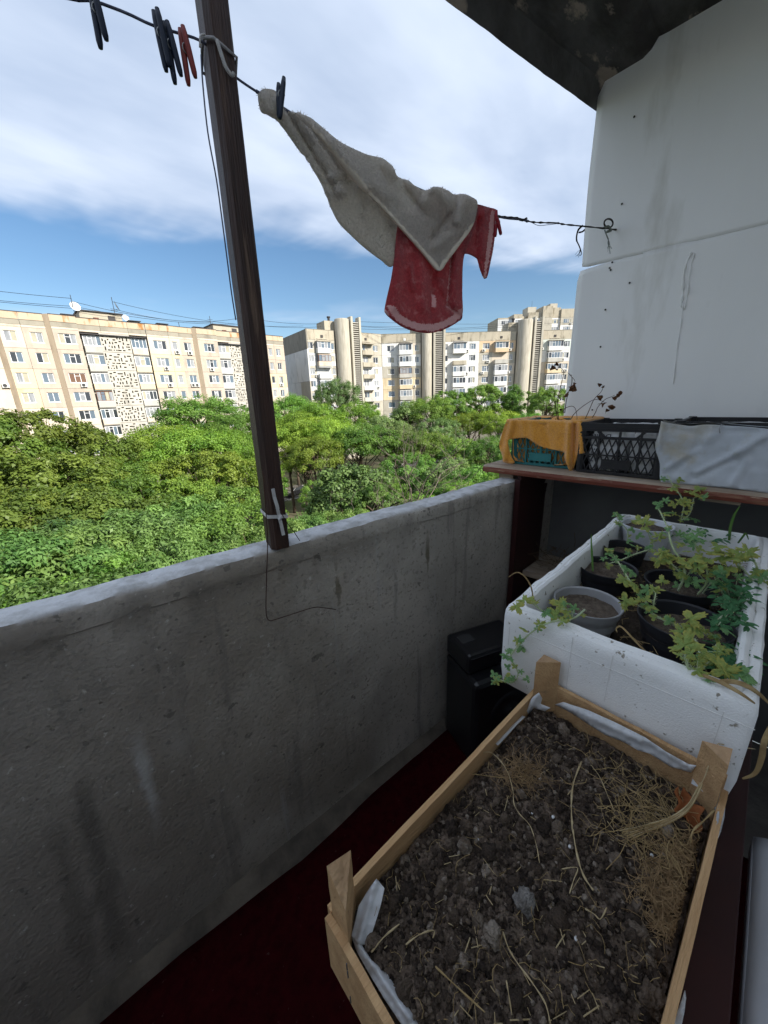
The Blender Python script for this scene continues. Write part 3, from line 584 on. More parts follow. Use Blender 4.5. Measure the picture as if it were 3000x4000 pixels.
# ---------------- tower block far behind
s3 = ony(1945, 1400, 74.0)
B3 = thing('apartment_building', 'tall stepped white and beige tower block rising behind the bent block', 'building', (150, 72, GZ))
F3 = Frame(B3, (149.0, 84.3, 0), R(-40))
def z3(r): return 28.9-2.8*r
blocks = [(a, b_, c, t-1.9, m) for a, b_, c, t, m in [(0, 6.0, 0.0, 32.6, TILE2), (6.0, 9.5, 1.2, 33.6, TILE2), (9.5, 12.0, 0.0, 33.0, PALEG), (12.0, 17.5, 1.0, 34.2, TILE2), (17.5, 21.5, 2.0, 36.2, TILE2), (21.5, 25.5, 0.6, 35.8, TILE2), (25.5, 31.0, 1.2, 35.2, TILE2)]]
for i, (u0, u1, out, top, mt) in enumerate(blocks):
    cbox('wall_block', F3, u0, u1, -12, out-0.3, GZ, top-0.02*i, TILE3)
    um = (u0+u1)/2
    for r in range(7):
        zc = z3(r); w_ = min(u1-u0-1.2, 3.2); mm = [PALEG, WHITEP, WHITEP, WHITEP, PALEG, TILE2, WHITEP][(i*2+r*3) % 7] if i not in (4,) else TILE2
        has = i not in (4,)
        wall_panel(F3, u0, u1, zc-1.56, zc+1.24, out, mm, (um, zc, w_, 1.45) if has else None, th=0.28)
        if has: window(F3, um, out-0.15, zc, w_, 1.45, max(2, int(w_/0.8)))
    wall_panel(F3, u0, u1, z3(0)+1.26, max(top, z3(0)+1.6), out, TILE3, th=0.28, name='parapet_panel')
cbox('lift_house', F3, 12.5, 16.0, -6, -1, 31, 34.6, TILE2); cbox('lift_house', F3, 22, 25, -6, -1.5, 32.5, 35.8, TILE2); mast(F3, 14.5, -2, 34, 37)
for r in range(3): ac_unit(F3, 29.8, 1.2, z3(r)-1.1)

# cables strung over the roofs
wire_m = pmat('black_cable', (0.02, 0.02, 0.022), rough=0.6)
def cable(p, q, sag, r=0.03):
    p, q = Vector(p), Vector(q); b = MB(); b.tube([p.lerp(q, t/16)-Vector((0, 0, sag*4*(t/16)*(1-t/16))) for t in range(17)], r, n=4); return b
cbl = [((-14, 79, 18.3), (11.4, 79.6, 18.0), 0.4), ((-14, 79, 17.2), (11.4, 79.6, 16.9), 0.5), ((-14, 80, 16.9), (11.4, 79.6, 16.6), 0.3), ((11.4, 79.6, 17.6), (32.4, 80, 16.8), 0.7), ((17, 80.8, 17.4), (38.7, 80.5, 18.3), 1.2), ((11.4, 79.6, 16.9), (38.7, 80.5, 17.2), 0.8), ((17, 80.8, 18.5), (55, 82, 18.6), 1.3), ((38.7, 80.5, 18.6), (60, 79, 19.2), 0.6), ((38.7, 80.5, 17.4), (58, 79, 18.3), 0.5), ((60, 78, 19.2), (83, 66, 19.4), 0.8), ((64, 76, 18.6), (103, 50, 19.2), 1.0), ((64, 76, 18.0), (104, 50, 18.6), 0.6), ((64, 76, 19.6), (140, 40, 22), 0.8)]
for i, (p, q, s) in enumerate(cbl):
    tag(cable(p, q, s).build('overhead_cable', wire_m), 'thin black cable strung over the apartment roofs', 'cable', 'cables over the roofs')
# ================================================================== trees
def leafmat(name, c1, c2, dry=None, tr=0.38):
    m = bpy.data.materials.new(name); m.use_nodes = True; t = m.node_tree; t.nodes.clear(); l = t.links.new
    def n(tp, **k):
        q = t.nodes.new(tp)
        for a, b in k.items(): setattr(q, a, b)
        return q
    out = n('ShaderNodeOutputMaterial'); at = n('ShaderNodeAttribute', attribute_name='tint'); oi = n('ShaderNodeObjectInfo')
    cr = n('ShaderNodeValToRGB'); e = cr.color_ramp.elements; e[0].position = 0.0; e[0].color = (*c1, 1); e[1].position = 0.9; e[1].color = (*c2, 1)
    if dry: q = e.new(0.985); q.color = (*c2, 1); q = e.new(1.0); q.color = (*dry, 1)
    l(at.outputs['Fac'], cr.inputs[0])
    h = n('ShaderNodeHueSaturation'); r1 = n('ShaderNodeMapRange'); l(oi.outputs['Random'], r1.inputs[0]); r1.inputs[3].default_value = 0.482; r1.inputs[4].default_value = 0.515; l(r1.outputs[0], h.inputs['Hue'])
    r2 = n('ShaderNodeMapRange'); mm = n('ShaderNodeMath', operation='FRACT'); m5 = n('ShaderNodeMath', operation='MULTIPLY'); l(oi.outputs['Random'], m5.inputs[0]); m5.inputs[1].default_value = 7.3; l(m5.outputs[0], mm.inputs[0]); l(mm.outputs[0], r2.inputs[0]); r2.inputs[3].default_value = 0.72; r2.inputs[4].default_value = 1.28; l(r2.outputs[0], h.inputs['Value'])
    l(cr.outputs[0], h.inputs['Color'])
    d = n('ShaderNodeBsdfPrincipled'); d.inputs['Roughness'].default_value = 0.5; d.inputs['Specular IOR Level'].default_value = 0.35; l(h.outputs[0], d.inputs['Base Color'])
    tb = n('ShaderNodeBsdfTranslucent'); hs = n('ShaderNodeHueSaturation'); hs.inputs['Hue'].default_value = 0.485; hs.inputs['Saturation'].default_value = 1.1; hs.inputs['Value'].default_value = 1.25; l(h.outputs[0], hs.inputs['Color']); l(hs.outputs[0], tb.inputs[0])
    ms = n('ShaderNodeMixShader'); ms.inputs[0].default_value = tr; l(d.outputs[0], ms.inputs[1]); l(tb.outputs[0], ms.inputs[2]); l(ms.outputs[0], out.inputs[0]); return m
LEAF = {'olive': leafmat('leaf_olive', (0.075, 0.135, 0.022), (0.20, 0.285, 0.05)), 'bright': leafmat('leaf_bright', (0.12, 0.23, 0.028), (0.31, 0.45, 0.07)),
        'fresh': leafmat('leaf_fresh', (0.09, 0.20, 0.034), (0.24, 0.40, 0.075)), 'deep': leafmat('leaf_deep', (0.042, 0.095, 0.022), (0.13, 0.215, 0.058), tr=0.25),
        'grey': leafmat('leaf_greygreen', (0.10, 0.17, 0.05), (0.23, 0.32, 0.11)), 'walnut': leafmat('leaf_walnut', (0.080, 0.165, 0.036), (0.215, 0.35, 0.095), dry=(0.30, 0.13, 0.05)), 'dry': leafmat('leaf_dry', (0.11, 0.13, 0.03), (0.24, 0.20, 0.07))}
BARK = pmat('bark', (0.115, 0.085, 0.06), (0.06, 0.045, 0.035), rough=0.95, scale=9, stretch=(1, 1, 0.2), bump=0.6, bscale=30)
DBARK = pmat('dead_bark', (0.22, 0.18, 0.14), (0.12, 0.095, 0.075), rough=0.95, scale=8)
def crown(name, seed, rx, rz, nclump, per, leaf, aspect, droop, shape, clr, fill=0.55, compound=False):
    """leaves set round many clumps; unit metres, crown centre at origin"""
    g = np.random.default_rng(seed); C = []
    # limbs of the crown: clump centres gather round a few lobes so the outline is uneven
    lobes = g.normal(size=(9, 3)); lobes /= np.linalg.norm(lobes, axis=1)[:, None]; lobes[:, 2] = np.abs(lobes[:, 2])*0.9-0.15
    for i in range(nclump):
        for _ in range(40):
            d = g.normal(size=3); d /= np.linalg.norm(d); lob = np.max(lobes@d); rr = 0.60+0.42*max(0, lob)**3
            rad = rr*(fill+(1-fill)*g.random()**0.45)
            p = d*rad
            if shape == 'umbrella' and p[2] < -0.15: continue
            if shape == 'cone':
                t = (p[2]+1)/2; 
                if math.hypot(p[0], p[1]) > 1.02*(1-t)**0.7: continue
            if shape == 'round' and p[2] < -0.75: continue
            C.append((p[0]*rx, p[1]*rx, p[2]*rz)); break
    C = np.array(C); K = len(C); n = K*per
    ci = np.repeat(np.arange(K), per); cr_ = clr*(0.6+0.8*g.random(K))
    off = g.normal(size=(n, 3)); off /= np.linalg.norm(off, axis=1)[:, None]; off *= (g.random(n)**0.5)[:, None]*cr_[ci][:, None]; off[:, 2] *= 0.7
    P = C[ci]+off
    outd = P/np.array([rx, rx, rz]); outd /= (np.linalg.norm(outd, axis=1)[:, None]+1e-6)
    cd_ = off/(np.linalg.norm(off, axis=1)[:, None]+1e-6); nrm = 0.75*cd_+0.3*outd+np.array([0, 0, 0.5])+g.normal(size=(n, 3))*0.4; nrm /= np.linalg.norm(nrm, axis=1)[:, None]
    dirv = g.normal(size=(n, 3))*0.6+outd+np.array([0, 0, -droop]); dirv -= nrm*np.sum(dirv*nrm, 1)[:, None]; dirv /= np.linalg.norm(dirv, axis=1)[:, None]+1e-9
    side = np.cross(nrm, dirv); L = leaf*(0.7+0.7*g.random(n)); Wd = L*aspect
    a = P; b = P+dirv*(L*0.5)[:, None]+side*(Wd/2)[:, None]+nrm*(L*0.10)[:, None]; c = P+dirv*L[:, None]-nrm*(L*0.12)[:, None]; d = P+dirv*(L*0.5)[:, None]-side*(Wd/2)[:, None]+nrm*(L*0.10)[:, None]
    V = np.stack([a, b, c, d], 1).reshape(-1, 3); F = np.arange(n*4).reshape(-1, 4)
    me = np_mesh(name, V, F, BARK)
    tint = 0.0+0.75*g.random(K)[ci]+0.3*g.random(n)-0.05; tint = np.clip(tint, 0, 0.97); tint[g.random(n) < 0.0008] = 1.0
    at = me.attributes.new('tint', 'FLOAT', 'FACE'); at.data.foreach_set('value', tint.astype(np.float32))
    return me, C
def trunk_mesh(seed, H, cz, rz, rx, C, dense=26, mat=None, r0=0.17):
    g = random.Random(seed); b = MB(); base = cz-rz*0.75; pts = [Vector((0.25*g.uniform(-1, 1)*t, 0.25*g.uniform(-1, 1)*t, (base+rz*0.9)*t)) for t in (0, 0.15, 0.35, 0.55, 0.75, 1.0)]
    b.tube(pts, [r0*1.3, r0, r0*0.85, r0*0.7, r0*0.55, r0*0.25], n=8)
    for c in g.sample([tuple(c) for c in C], min(dense, len(C))):
        e = Vector(c)+Vector((0, 0, cz)); s = pts[0].lerp(pts[-1], g.uniform(0.5, 0.95)); s = Vector((pts[-1].x*0.5, pts[-1].y*0.5, min(s.z, e.z-0.3)))
        m = s.lerp(e, 0.5)+Vector((g.uniform(-.4, .4), g.uniform(-.4, .4), g.uniform(0, .5)))
        b.tube(smooth_path([s, m, e], 3), [r0*0.4, r0*0.36, r0*0.32, r0*0.26, r0*0.2, r0*0.13, r0*0.06], n=5)
    return b.mesh('trunk', mat or BARK, smooth=True)
KINDS = {}
def kind(key, seed, H, rx, rz, nclump, per, leaf, aspect, droop, shape, clr, **kw):
    for v in range(kw.pop('var', 2)):
        me, C = crown('crown', seed+v*17, rx, rz, nclump, per, leaf, aspect, droop, shape, clr, **kw)
        KINDS.setdefault(key, []).append((me, trunk_mesh(seed+v, H, H-rz*0.92, rz, rx, C), H, rx, rz))
kind('near', 11, 10.5, 3.6, 3.3, 180, 240, 0.12, 0.45, 0.6, 'round', 0.36, var=3, fill=0.64)
kind('broad', 21, 12.0, 3.9, 3.8, 180, 150, 0.155, 0.6, 0.3, 'round', 0.44, var=3, fill=0.5)
kind('acacia', 31, 12.5, 4.4, 3.4, 150, 140, 0.15, 0.5, 0.4, 'umbrella', 0.58, var=3, fill=0.45)
kind('dense', 41, 10.5, 3.2, 4.3, 420, 62, 0.16, 0.8, 0.5, 'round', 0.5, var=1, fill=0.6)
kind('poplar', 51, 14.0, 1.7, 4.8, 190, 70, 0.19, 0.55, 0.4, 'round', 0.6, var=2, fill=0.4)
_cm = {}
def colored(me, lk):
    k = (me.name, lk)
    if k not in _cm: c = me.copy(); c.materials.clear(); c.materials.append(LEAF[lk]); _cm[k] = c
    return _cm[k]
tr_rng = random.Random(5)
def tree(px_, py_, D, key, lk, label, group='courtyard trees', wide=1.0, var=None, name='leafy_tree'):
    """crown top seen at this place of the photograph, at distance D (metres); the height follows"""
    d = ray(px_, py_); t = D/math.hypot(d[0], d[1]); top = CAM+d*t
    K = KINDS[key]; me, tm, H, rx, rz = K[(var if var is not None else tr_rng.randrange(len(K))) % len(K)]
    h = top[2]-GZ; s = h/H
    root = thing(name, label, 'tree', (top[0], top[1], GZ), tr_rng.uniform(0, 6.28), group); 
    sx = wide*min(max(s, 0.75), 1.35)
    root.scale = (sx, sx, s)
    c = link('crown', colored(me, lk), root); c.location = (0, 0, H-rz*0.92); link('trunk', tm, root); return root
LB = {'olive': 'olive green leafy tree in front of the left apartment block', 'bright': 'sunlit yellow green tree in the middle of the courtyard', 'fresh': 'fresh green tree standing further back in the courtyard', 'walnut': 'shaded tree with long drooping leaves just below the parapet', 'grey': 'grey green tree among the far courtyard trees', 'deep': 'dark green tree low between brighter crowns'}
used_l = set()
MARKS = [(-80, 'cut by the left picture edge'), (0, 'at the left picture edge'), (110, 'below the leftmost windows'), (220, 'left of the lattice stair wall'), (340, 'just left of the lattice stair wall'), (450, 'under the lattice stair wall'), (590, 'just right of the lattice stair wall'), (680, 'right of the lattice stair wall'), (780, 'midway from lattice wall to post'), (870, 'nearer the post than the lattice wall'), (930, 'left of the wooden post'), (1000, 'just left of the wooden post'), (1090, 'behind the wooden post'), (1150, 'just right of the wooden post'), (1210, 'right of the wooden post'), (1260, 'left of the left round tower'), (1350, 'below the left round tower'), (1450, 'right of the left round tower'), (1530, 'left below the red towel'), (1590, 'below the left of the red towel'), (1670, 'below the red towel'), (1730, 'below the right of the red towel'), (1810, 'right below the red towel'), (1860, 'between middle and right round towers'), (1900, 'left of the right round tower'), (1980, 'just left of the right round tower'), (2050, 'below the right round tower'), (2120, 'just left of the white panel'), (9999, 'beside the white panel edge')]
def T(px_, py_, D, key, lk, **k): 
    lab = k.pop('label', None)
    if not lab:
        tone = {'olive': 'olive green', 'bright': 'yellow green', 'fresh': 'fresh green', 'walnut': 'long leaved green', 'grey': 'grey green', 'deep': 'dark green'}[lk]
        row = 'farthest row' if D >= 60 else 'back row' if D >= 44 else 'middle row' if D >= 30 else 'second row' if D >= 20 else 'front row'
        lab = f'{tone} tree of the {row}, '+next(t for x, t in MARKS if px_ < x)
        while lab in used_l: lab = lab.replace('tree', 'smaller tree', 1) if 'smaller' not in lab else lab+' side'
    used_l.add(lab)
    return tree(px_, py_, D, key, lk, lab, group='courtyard trees', **k)
# far row along the blocks
T(-140, 1570, 34, 'broad', 'olive'); T(60, 1535, 36, 'broad', 'olive'); T(290, 1610, 38, 'broad', 'olive'); T(-60, 1690, 27, 'broad', 'olive', wide=1.1)
T(420, 1690, 46, 'broad', 'olive'); T(170, 1720, 30, 'broad', 'olive', wide=1.1); T(380, 1770, 31, 'acacia', 'olive')
T(760, 1528, 62, 'acacia', 'fresh', label='tall feathery tree standing before the lattice stair wall', wide=1.35, var=0); T(900, 1590, 56, 'acacia', 'fresh', wide=1.1); T(560, 1690, 52, 'acacia', 'bright')
T(1040, 1580, 66, 'broad', 'deep'); T(1130, 1530, 66, 'acacia', 'fresh'); T(1230, 1560, 60, 'acacia', 'bright')
T(1315, 1462, 78, 'acacia', 'grey', label='tall thin crowned tree in front of the left round tower', wide=0.9); T(1180, 1590, 50, 'acacia', 'bright'); T(1400, 1555, 66, 'acacia', 'bright'); T(1500, 1600, 60, 'broad', 'grey'); T(1580, 1545, 72, 'poplar', 'grey', wide=1.5); T(1680, 1540, 74, 'acacia', 'fresh', wide=1.2)
T(1770, 1500, 80, 'broad', 'fresh'); T(1880, 1480, 84, 'broad', 'fresh', wide=1.1); T(2010, 1478, 84, 'poplar', 'fresh', label='slim upright tree before the right round tower', wide=1.1); T(2140, 1488, 78, 'broad', 'fresh', label='bright green tree at the foot of the right round tower'); T(2240, 1590, 60, 'broad', 'fresh')
T(1840, 1600, 64, 'acacia', 'bright', wide=1.1); T(1950, 1590, 62, 'acacia', 'bright', wide=1.1); T(1720, 1610, 58, 'broad', 'grey'); T(2060, 1600, 58, 'acacia', 'fresh'); T(2190, 1640, 50, 'broad', 'fresh')
# middle of the courtyard
T(620, 1640, 44, 'acacia', 'bright', wide=1.2); T(740, 1650, 40, 'acacia', 'bright', wide=1.2); T(880, 1660, 42, 'acacia', 'bright', wide=1.1); T(800, 1720, 33, 'broad', 'bright', wide=1.15); T(960, 1740, 35, 'acacia', 'bright'); T(560, 1760, 34, 'broad', 'bright')
T(1110, 1620, 50, 'acacia', 'bright', wide=1.1); T(1290, 1620, 46, 'acacia', 'bright'); T(1400, 1640, 44, 'acacia', 'fresh', wide=1.2); T(1220, 1690, 40, 'acacia', 'bright'); T(1540, 1650, 46, 'acacia', 'grey', wide=1.1); T(1660, 1670, 44, 'acacia', 'fresh', wide=1.1); T(1790, 1690, 42, 'broad', 'fresh'); T(1930, 1690, 42, 'acacia', 'fresh', wide=1.1); T(2080, 1710, 38, 'broad', 'fresh')
T(1600, 1740, 34, 'broad', 'fresh'); T(1740, 1760, 33, 'broad', 'grey'); T(1870, 1780, 30, 'broad', 'fresh'); T(2010, 1800, 27, 'near', 'fresh')
T(1370, 1760, 26, 'dense', 'deep', label='dense dark green tree with a rounded oval crown', wide=1.05); T(700, 1820, 27, 'broad', 'bright'); T(480, 1830, 25, 'broad', 'olive', wide=1.1); T(250, 1840, 23, 'broad', 'olive', wide=1.1); T(40, 1830, 24, 'broad', 'olive'); T(-120, 1850, 22, 'broad', 'olive'); T(900, 1850, 25, 'broad', 'fresh')
T(1045, 1790, 38, 'broad', 'fresh', wide=0.6); T(1480, 1840, 24, 'near', 'fresh', wide=0.9); T(1790, 1850, 21, 'near', 'fresh'); T(1930, 1870, 19, 'near', 'fresh')
# close row in our own house's shade
T(620, 1910, 17, 'near', 'walnut', wide=1.1); T(860, 1930, 17, 'near', 'fresh', wide=1.05); T(380, 1960, 16, 'near', 'deep', wide=1.1); T(130, 2010, 14.5, 'near', 'walnut', wide=1.1); T(-110, 2020, 14, 'near', 'walnut'); T(1010, 2010, 14.5, 'near', 'walnut', wide=0.9); T(1190, 1985, 15.5, 'near', 'walnut', wide=0.85); T(600, 2040, 12.5, 'near', 'walnut', wide=0.9); T(300, 2150, 11, 'near', 'fresh', wide=0.9); T(830, 2120, 12, 'near', 'deep', wide=0.75); T(60, 2220, 9.8, 'near', 'walnut'); T(1320, 1960, 17, 'near', 'walnut', wide=0.8); T(1255, 1845, 31, 'broad', 'fresh', wide=0.75); T(1180, 1750, 47, 'acacia', 'fresh', wide=0.9)
# leafless tangle
def bare_tree():
    d = ray(1570, 1850); t = 19/math.hypot(d[0], d[1]); top = CAM+d*t; g = random.Random(4); b = MB()
    def grow(p, dr, L, r, k):
        pts = [p]; 
        for i in range(4): dr = (dr+Vector((g.uniform(-.35, .35), g.uniform(-.35, .35), g.uniform(-.15, .2)))).normalized(); pts.append(pts[-1]+dr*L/4)
        b.tube(pts, [r, r*0.9, r*0.8, r*0.7, r*0.6], n=5)
        if k < 6:
            for _ in range(3 if k in (1, 2, 3) else 2): grow(pts[g.choice([2, 3, 4])], (dr+Vector((g.uniform(-1, 1), g.uniform(-1, 1), g.uniform(-.3, .6)))).normalized(), L*0.72, r*0.58, k+1)
    grow(Vector((0, 0, 0)), Vector((0, 0, 1)), (top[2]-GZ)*0.5, 0.11, 0)
    o = b.build('bare_tree', DBARK, smooth=True, loc=(top[0], top[1], GZ)); tag(o, 'leafless grey brown tangle of branches beside the dense dark tree', 'tree')
bare_tree()
# ================================================================== things on the balcony: post, line, pegs, towels
from mathutils import geometry as mgeo
def proj(P):
    p = M3.T @ (np.array(P, float)-CAM); return (CX+FPX*p[0]/p[2], CY+FPX*p[1]/p[2])
WOODD = pmat('dark_stained_wood', (0.050, 0.022, 0.014), (0.020, 0.010, 0.008), rough=0.55, scale=9, stretch=(6, 6, 0.35), detail=8, thr=(0.3, 0.7), col3=(0.12, 0.075, 0.05), scale3=6, thr3=(0.62, 0.75), bump=0.5, bscale=40, spec=0.35)
PA = math.atan(-0.098)
def post():
    b = MB(); w, d = 0.047, 0.070; nz = 30; vs = []
    for i in range(nz+1):
        z = (2.545-1.07)*i/nz; ch = 0.007
        for k, (x, y) in enumerate([(-w/2+ch*1.6, -d/2), (w/2-ch*0.4, -d/2), (w/2, -d/2+ch*0.4), (w/2, d/2), (-w/2, d/2), (-w/2, -d/2+ch*1.6)]):
            j = 0.0016*fbm(z*14+k*7, k*3.3); vs.append((x+j, y+j, z))
    b.add(vs, [(i*6+k, i*6+(k+1) % 6, (i+1)*6+(k+1) % 6, (i+1)*6+k) for i in range(nz) for k in range(6)]+[tuple(range(6))[::-1], tuple(nz*6+k for k in range(6))])
    o = b.build('wooden_post', WOODD, loc=(0.457, 0.903, 1.07)); o.rotation_euler = (0, R(0.3), R(-14))
    tag(o, 'dark brown wooden post standing on the parapet', 'post')
post()
LP0 = np.array([.47, .88, 0.0]); LP1 = onx(2405, 895, 1.946); LDv = LP1-LP0; LN = np.array([LDv[1], -LDv[0], 0]); LN /= np.linalg.norm(LN)
if LN[1] > 0: LN = -LN                                          # towards the house
def onl(x, y, off=0.0): return onp(x, y, LP0+LN*off, LN)        # on the upright plane of the clothes line
cord_m = pmat('line_cord', (0.10, 0.11, 0.16), (0.05, 0.05, 0.08), rough=0.8, scale=60)
rag_m = pmat('rag_cord', (0.05, 0.042, 0.036), (0.02, 0.017, 0.015), rough=0.95, scale=50)
WPL = pmat('white_cord', (0.62, 0.62, 0.62), (0.45, 0.44, 0.43), rough=0.7, scale=40)
def clothesline():
    root = thing('clothes_line', 'dark clothes line strung from the wooden post to the white panel', 'clothes line', tuple(onl(925, 305)))
    inv = -Vector(root.location)
    def part(name, pts, r, m, n=6, k=5):
        b = MB(); b.tube([p+inv for p in smooth_path([Vector(p) for p in pts], k)], r, n=n); return b.build(name, m, root, smooth=True)
    left = [(-2.604, 1.482, 2.13), (-1.2, 1.208, 2.10), onl(-420, -260), onl(400, 15), onl(600, 100), onl(785, 160)]
    part('cord', left+[onl(850, 235, -0.03)]+[onl(925, 305), onl(1015, 366)], 0.0022, cord_m)
    part('cord', [onl(1000, 356), onl(1180, 470, -0.004), onl(1400, 610, -0.008), onl(1650, 745, -0.008), onl(1850, 800, -0.004), onl(1950, 846), onl(2040, 858), onl(2060, 866)], 0.0032, cord_m)
    pts = [onl(x, y) for x, y in ((1945, 846), (1980, 850), (2020, 853), (2040, 860), (2058, 853))]
    part('wrapping', pts, [0.0036+0.0007*math.sin(i*2.1) for i in range(len(smooth_path(pts, 5)))], rag_m)
    pts = [onl(x, y) for x, y in ((2050, 862), (2085, 868), (2130, 870), (2175, 871), (2200, 876), (2260, 882), (2340, 890), (2415, 898))]
    part('wrapping', pts, [0.0024+0.0007*math.sin(i*1.7)+0.0006*math.sin(i*4.1) for i in range(len(smooth_path(pts, 5)))], rag_m)
    part('wire', [onl(2060, 858), onl(2100, 880), onl(2140, 878), onl(2190, 872)], 0.0009, cord_m, 4)
    part('rag', [onl(2275, 882), onl(2258, 900), onl(2252, 935), onl(2262, 960), onl(2272, 990), onl(2262, 1000)], [0.0035]*6+[0.003]*6+[0.0022]*6+[0.0014]*6+[0.0008]*2, rag_m)
    part('rag', [onl(2262, 908), onl(2275, 905), onl(2283, 898)], 0.003, rag_m)
    ring = [onl(2377+17*math.cos(t), 872+17*math.sin(t)) for t in np.linspace(2.4, 8.2, 16)]; part('hook_ring', ring, 0.0032, pmat('hook_iron', (0.05, 0.04, 0.035), rough=0.6, metal=0.4))
    part('knot', [onl(2360, 890), onl(2375, 885), onl(2386, 900), onl(2372, 905)], 0.005, pmat('green_twine', (0.18, 0.20, 0.17), rough=0.95))
    tw = pmat('blue_twine', (0.16, 0.22, 0.24), (0.30, 0.29, 0.26), rough=0.95, scale=70)
    part('frayed_end', [onl(2362, 898), onl(2368, 915), onl(2376, 935)], 0.0026, tw)
    for k in range(9): part('frayed_end', [onl(2376, 935), onl(2378+random.uniform(-4, 10), 955), onl(2378+random.uniform(-8, 16), 965+random.uniform(0, 28))], 0.0007, tw, 4, 3)
    for k in range(7): part('frayed_end', [onl(2266, 975), onl(2262+random.uniform(-8, 8), 985), onl(2258+random.uniform(-14, 14), 992+random.uniform(0, 16))], 0.0006, rag_m, 4, 3)
clothesline()
def tie(zc, label, px_tail, name):
    root = thing(name, label, 'cord', (0.457+0.0052*(zc-1.07), 0.903, zc)); root.rotation_euler = (0, R(0.3), R(-14))
    w, d = 0.0262, 0.0375
    return root, w, d
t1, w_, d_2 = tie(1.163, 'flat white plastic strap knotted around the foot of the wooden post', None, 'plastic_strap')
def band(b, w, d, z, h, t, tilt=0.0):
    ring = [(-w, -d), (0, -d-0.002), (w, -d), (w, d), (-w, d)]
    n = len(ring)
    for k in range(n):
        p, q = ring[k], ring[(k+1) % n]; b.bar((p[0], p[1], z+tilt*p[0]), (q[0], q[1], z+tilt*q[0]), t, h)
b = MB(); band(b, w_, d_2, 0, 0.009, 0.0016, -0.15); b.build('band', WPL, t1)
b = MB(); b.tube([(0.004, -d_2-0.004, 0.004), (0.006, -d_2-0.009, -0.001), (0.001, -d_2-0.006, -0.006)], 0.005, n=6)
for pts in ([(0.003, -0.0405, 0.002), (0.0, -0.0445, 0.03), (-0.004, -0.0435, 0.055), (-0.006, -0.0465, 0.078)], [(0.003, -0.0405, -0.002), (0.005, -0.0435, -0.02), (0.008, -0.0435, -0.052)]):
    for p, q in zip(pts, pts[1:]): b.bar(p, q, 0.0085, 0.0016, up=(0, 1, 0))
b.build('knot', WPL, t1)
zt_ = 2.10
t2, w_, d_2 = tie(zt_, 'white cord tied round the upper post holding the clothes line', None, 'cord_tie')
b = MB(); b.tube([(-w_-.002, -d_2+0.01, 0.012), (-w_*0.5, -d_2-0.003, 0.008), (0.0, -d_2-.004, 0.002), (w_, -d_2-.001, -0.006), (w_+.003, 0, -0.016), (w_, d_2, -0.012), (-w_, d_2+.002, 0.0), (-w_-.003, 0, 0.01), (-w_-.002, -d_2+0.012, 0.014)], 0.0028, n=6); b.build('loop', pmat('grey_cord', (0.30, 0.29, 0.29), (0.2, 0.19, 0.19), scale=60), t2, smooth=True)
b = MB(); b.tube(smooth_path([(-0.008, -d_2-0.004, 0.006), (-0.004, -d_2-0.006, -0.012), (0.002, -d_2-0.007, -0.032), (0.012, -d_2-0.006, -0.040), (0.016, -d_2-0.008, -0.036)], 5), 0.0035, n=7); b.tube(smooth_path([(-w_-.002, -d_2, 0.01), (-w_-.012, -d_2-.01, -0.002), (-w_-.016, -d_2-.012, -0.02)], 4), 0.0018, n=5); b.build('tail', pmat('pale_cord', (0.42, 0.40, 0.39), (0.3, 0.29, 0.28), scale=60), t2, smooth=True)
def wire(name, pts, r, m, label, k=5):
    b = MB(); b.tube(smooth_path([Vector(p) for p in pts], k), r, n=5); tag(b.build(name, m, smooth=True), label, 'wire')
pn = np.array([0.098, 1.0, 0]); pn /= np.linalg.norm(pn)
def onpar(x, y, off=0.006): return onp(x, y, (0, 0.925-off, 0), pn)
wire('thin_wire', [onl(785, 215, 0.02), onl(792, 330, 0.02), onl(812, 520, 0.02), onl(845, 700, 0.015), onl(866, 850, 0.01), onl(888, 1020, 0.0), onl(905, 1150, -0.01), onl(921, 1250, -0.02)], 0.0015, pmat('blue_steel_wire', (0.09, 0.10, 0.14), rough=0.5, metal=0.3), 'thin bluish wire hanging down along the left of the wooden post')
rustw = pmat('brown_wire', (0.055, 0.025, 0.018), rough=0.7)
wire('bent_wire', [onpar(1026, 1840, 0.055), onpar(1036, 1960, 0.055), onpar(1044, 2080, 0.03), onpar(1045, 2150, 0.012), onpar(1041, 2260, 0.012), onpar(1039, 2375, 0.012), onpar(1043, 2412, 0.014), onpar(1054, 2424, 0.016), onpar(1075, 2420, 0.016), onpar(1150, 2396, 0.02), onpar(1225, 2373, 0.02), onpar(1265, 2374, 0.02), onpar(1312, 2381, 0.016)], 0.0013, rustw, 'rusty wire hanging from the post foot and bent sideways over the parapet face')
wire('short_wire', [onpar(1092, 1990, 0.055), onpar(1120, 2040, 0.02), onpar(1150, 2080, -0.0), onpar(1171, 2112, 0.002)], 0.0011, rustw, 'short brown wire slanting from the white strap to the parapet top')

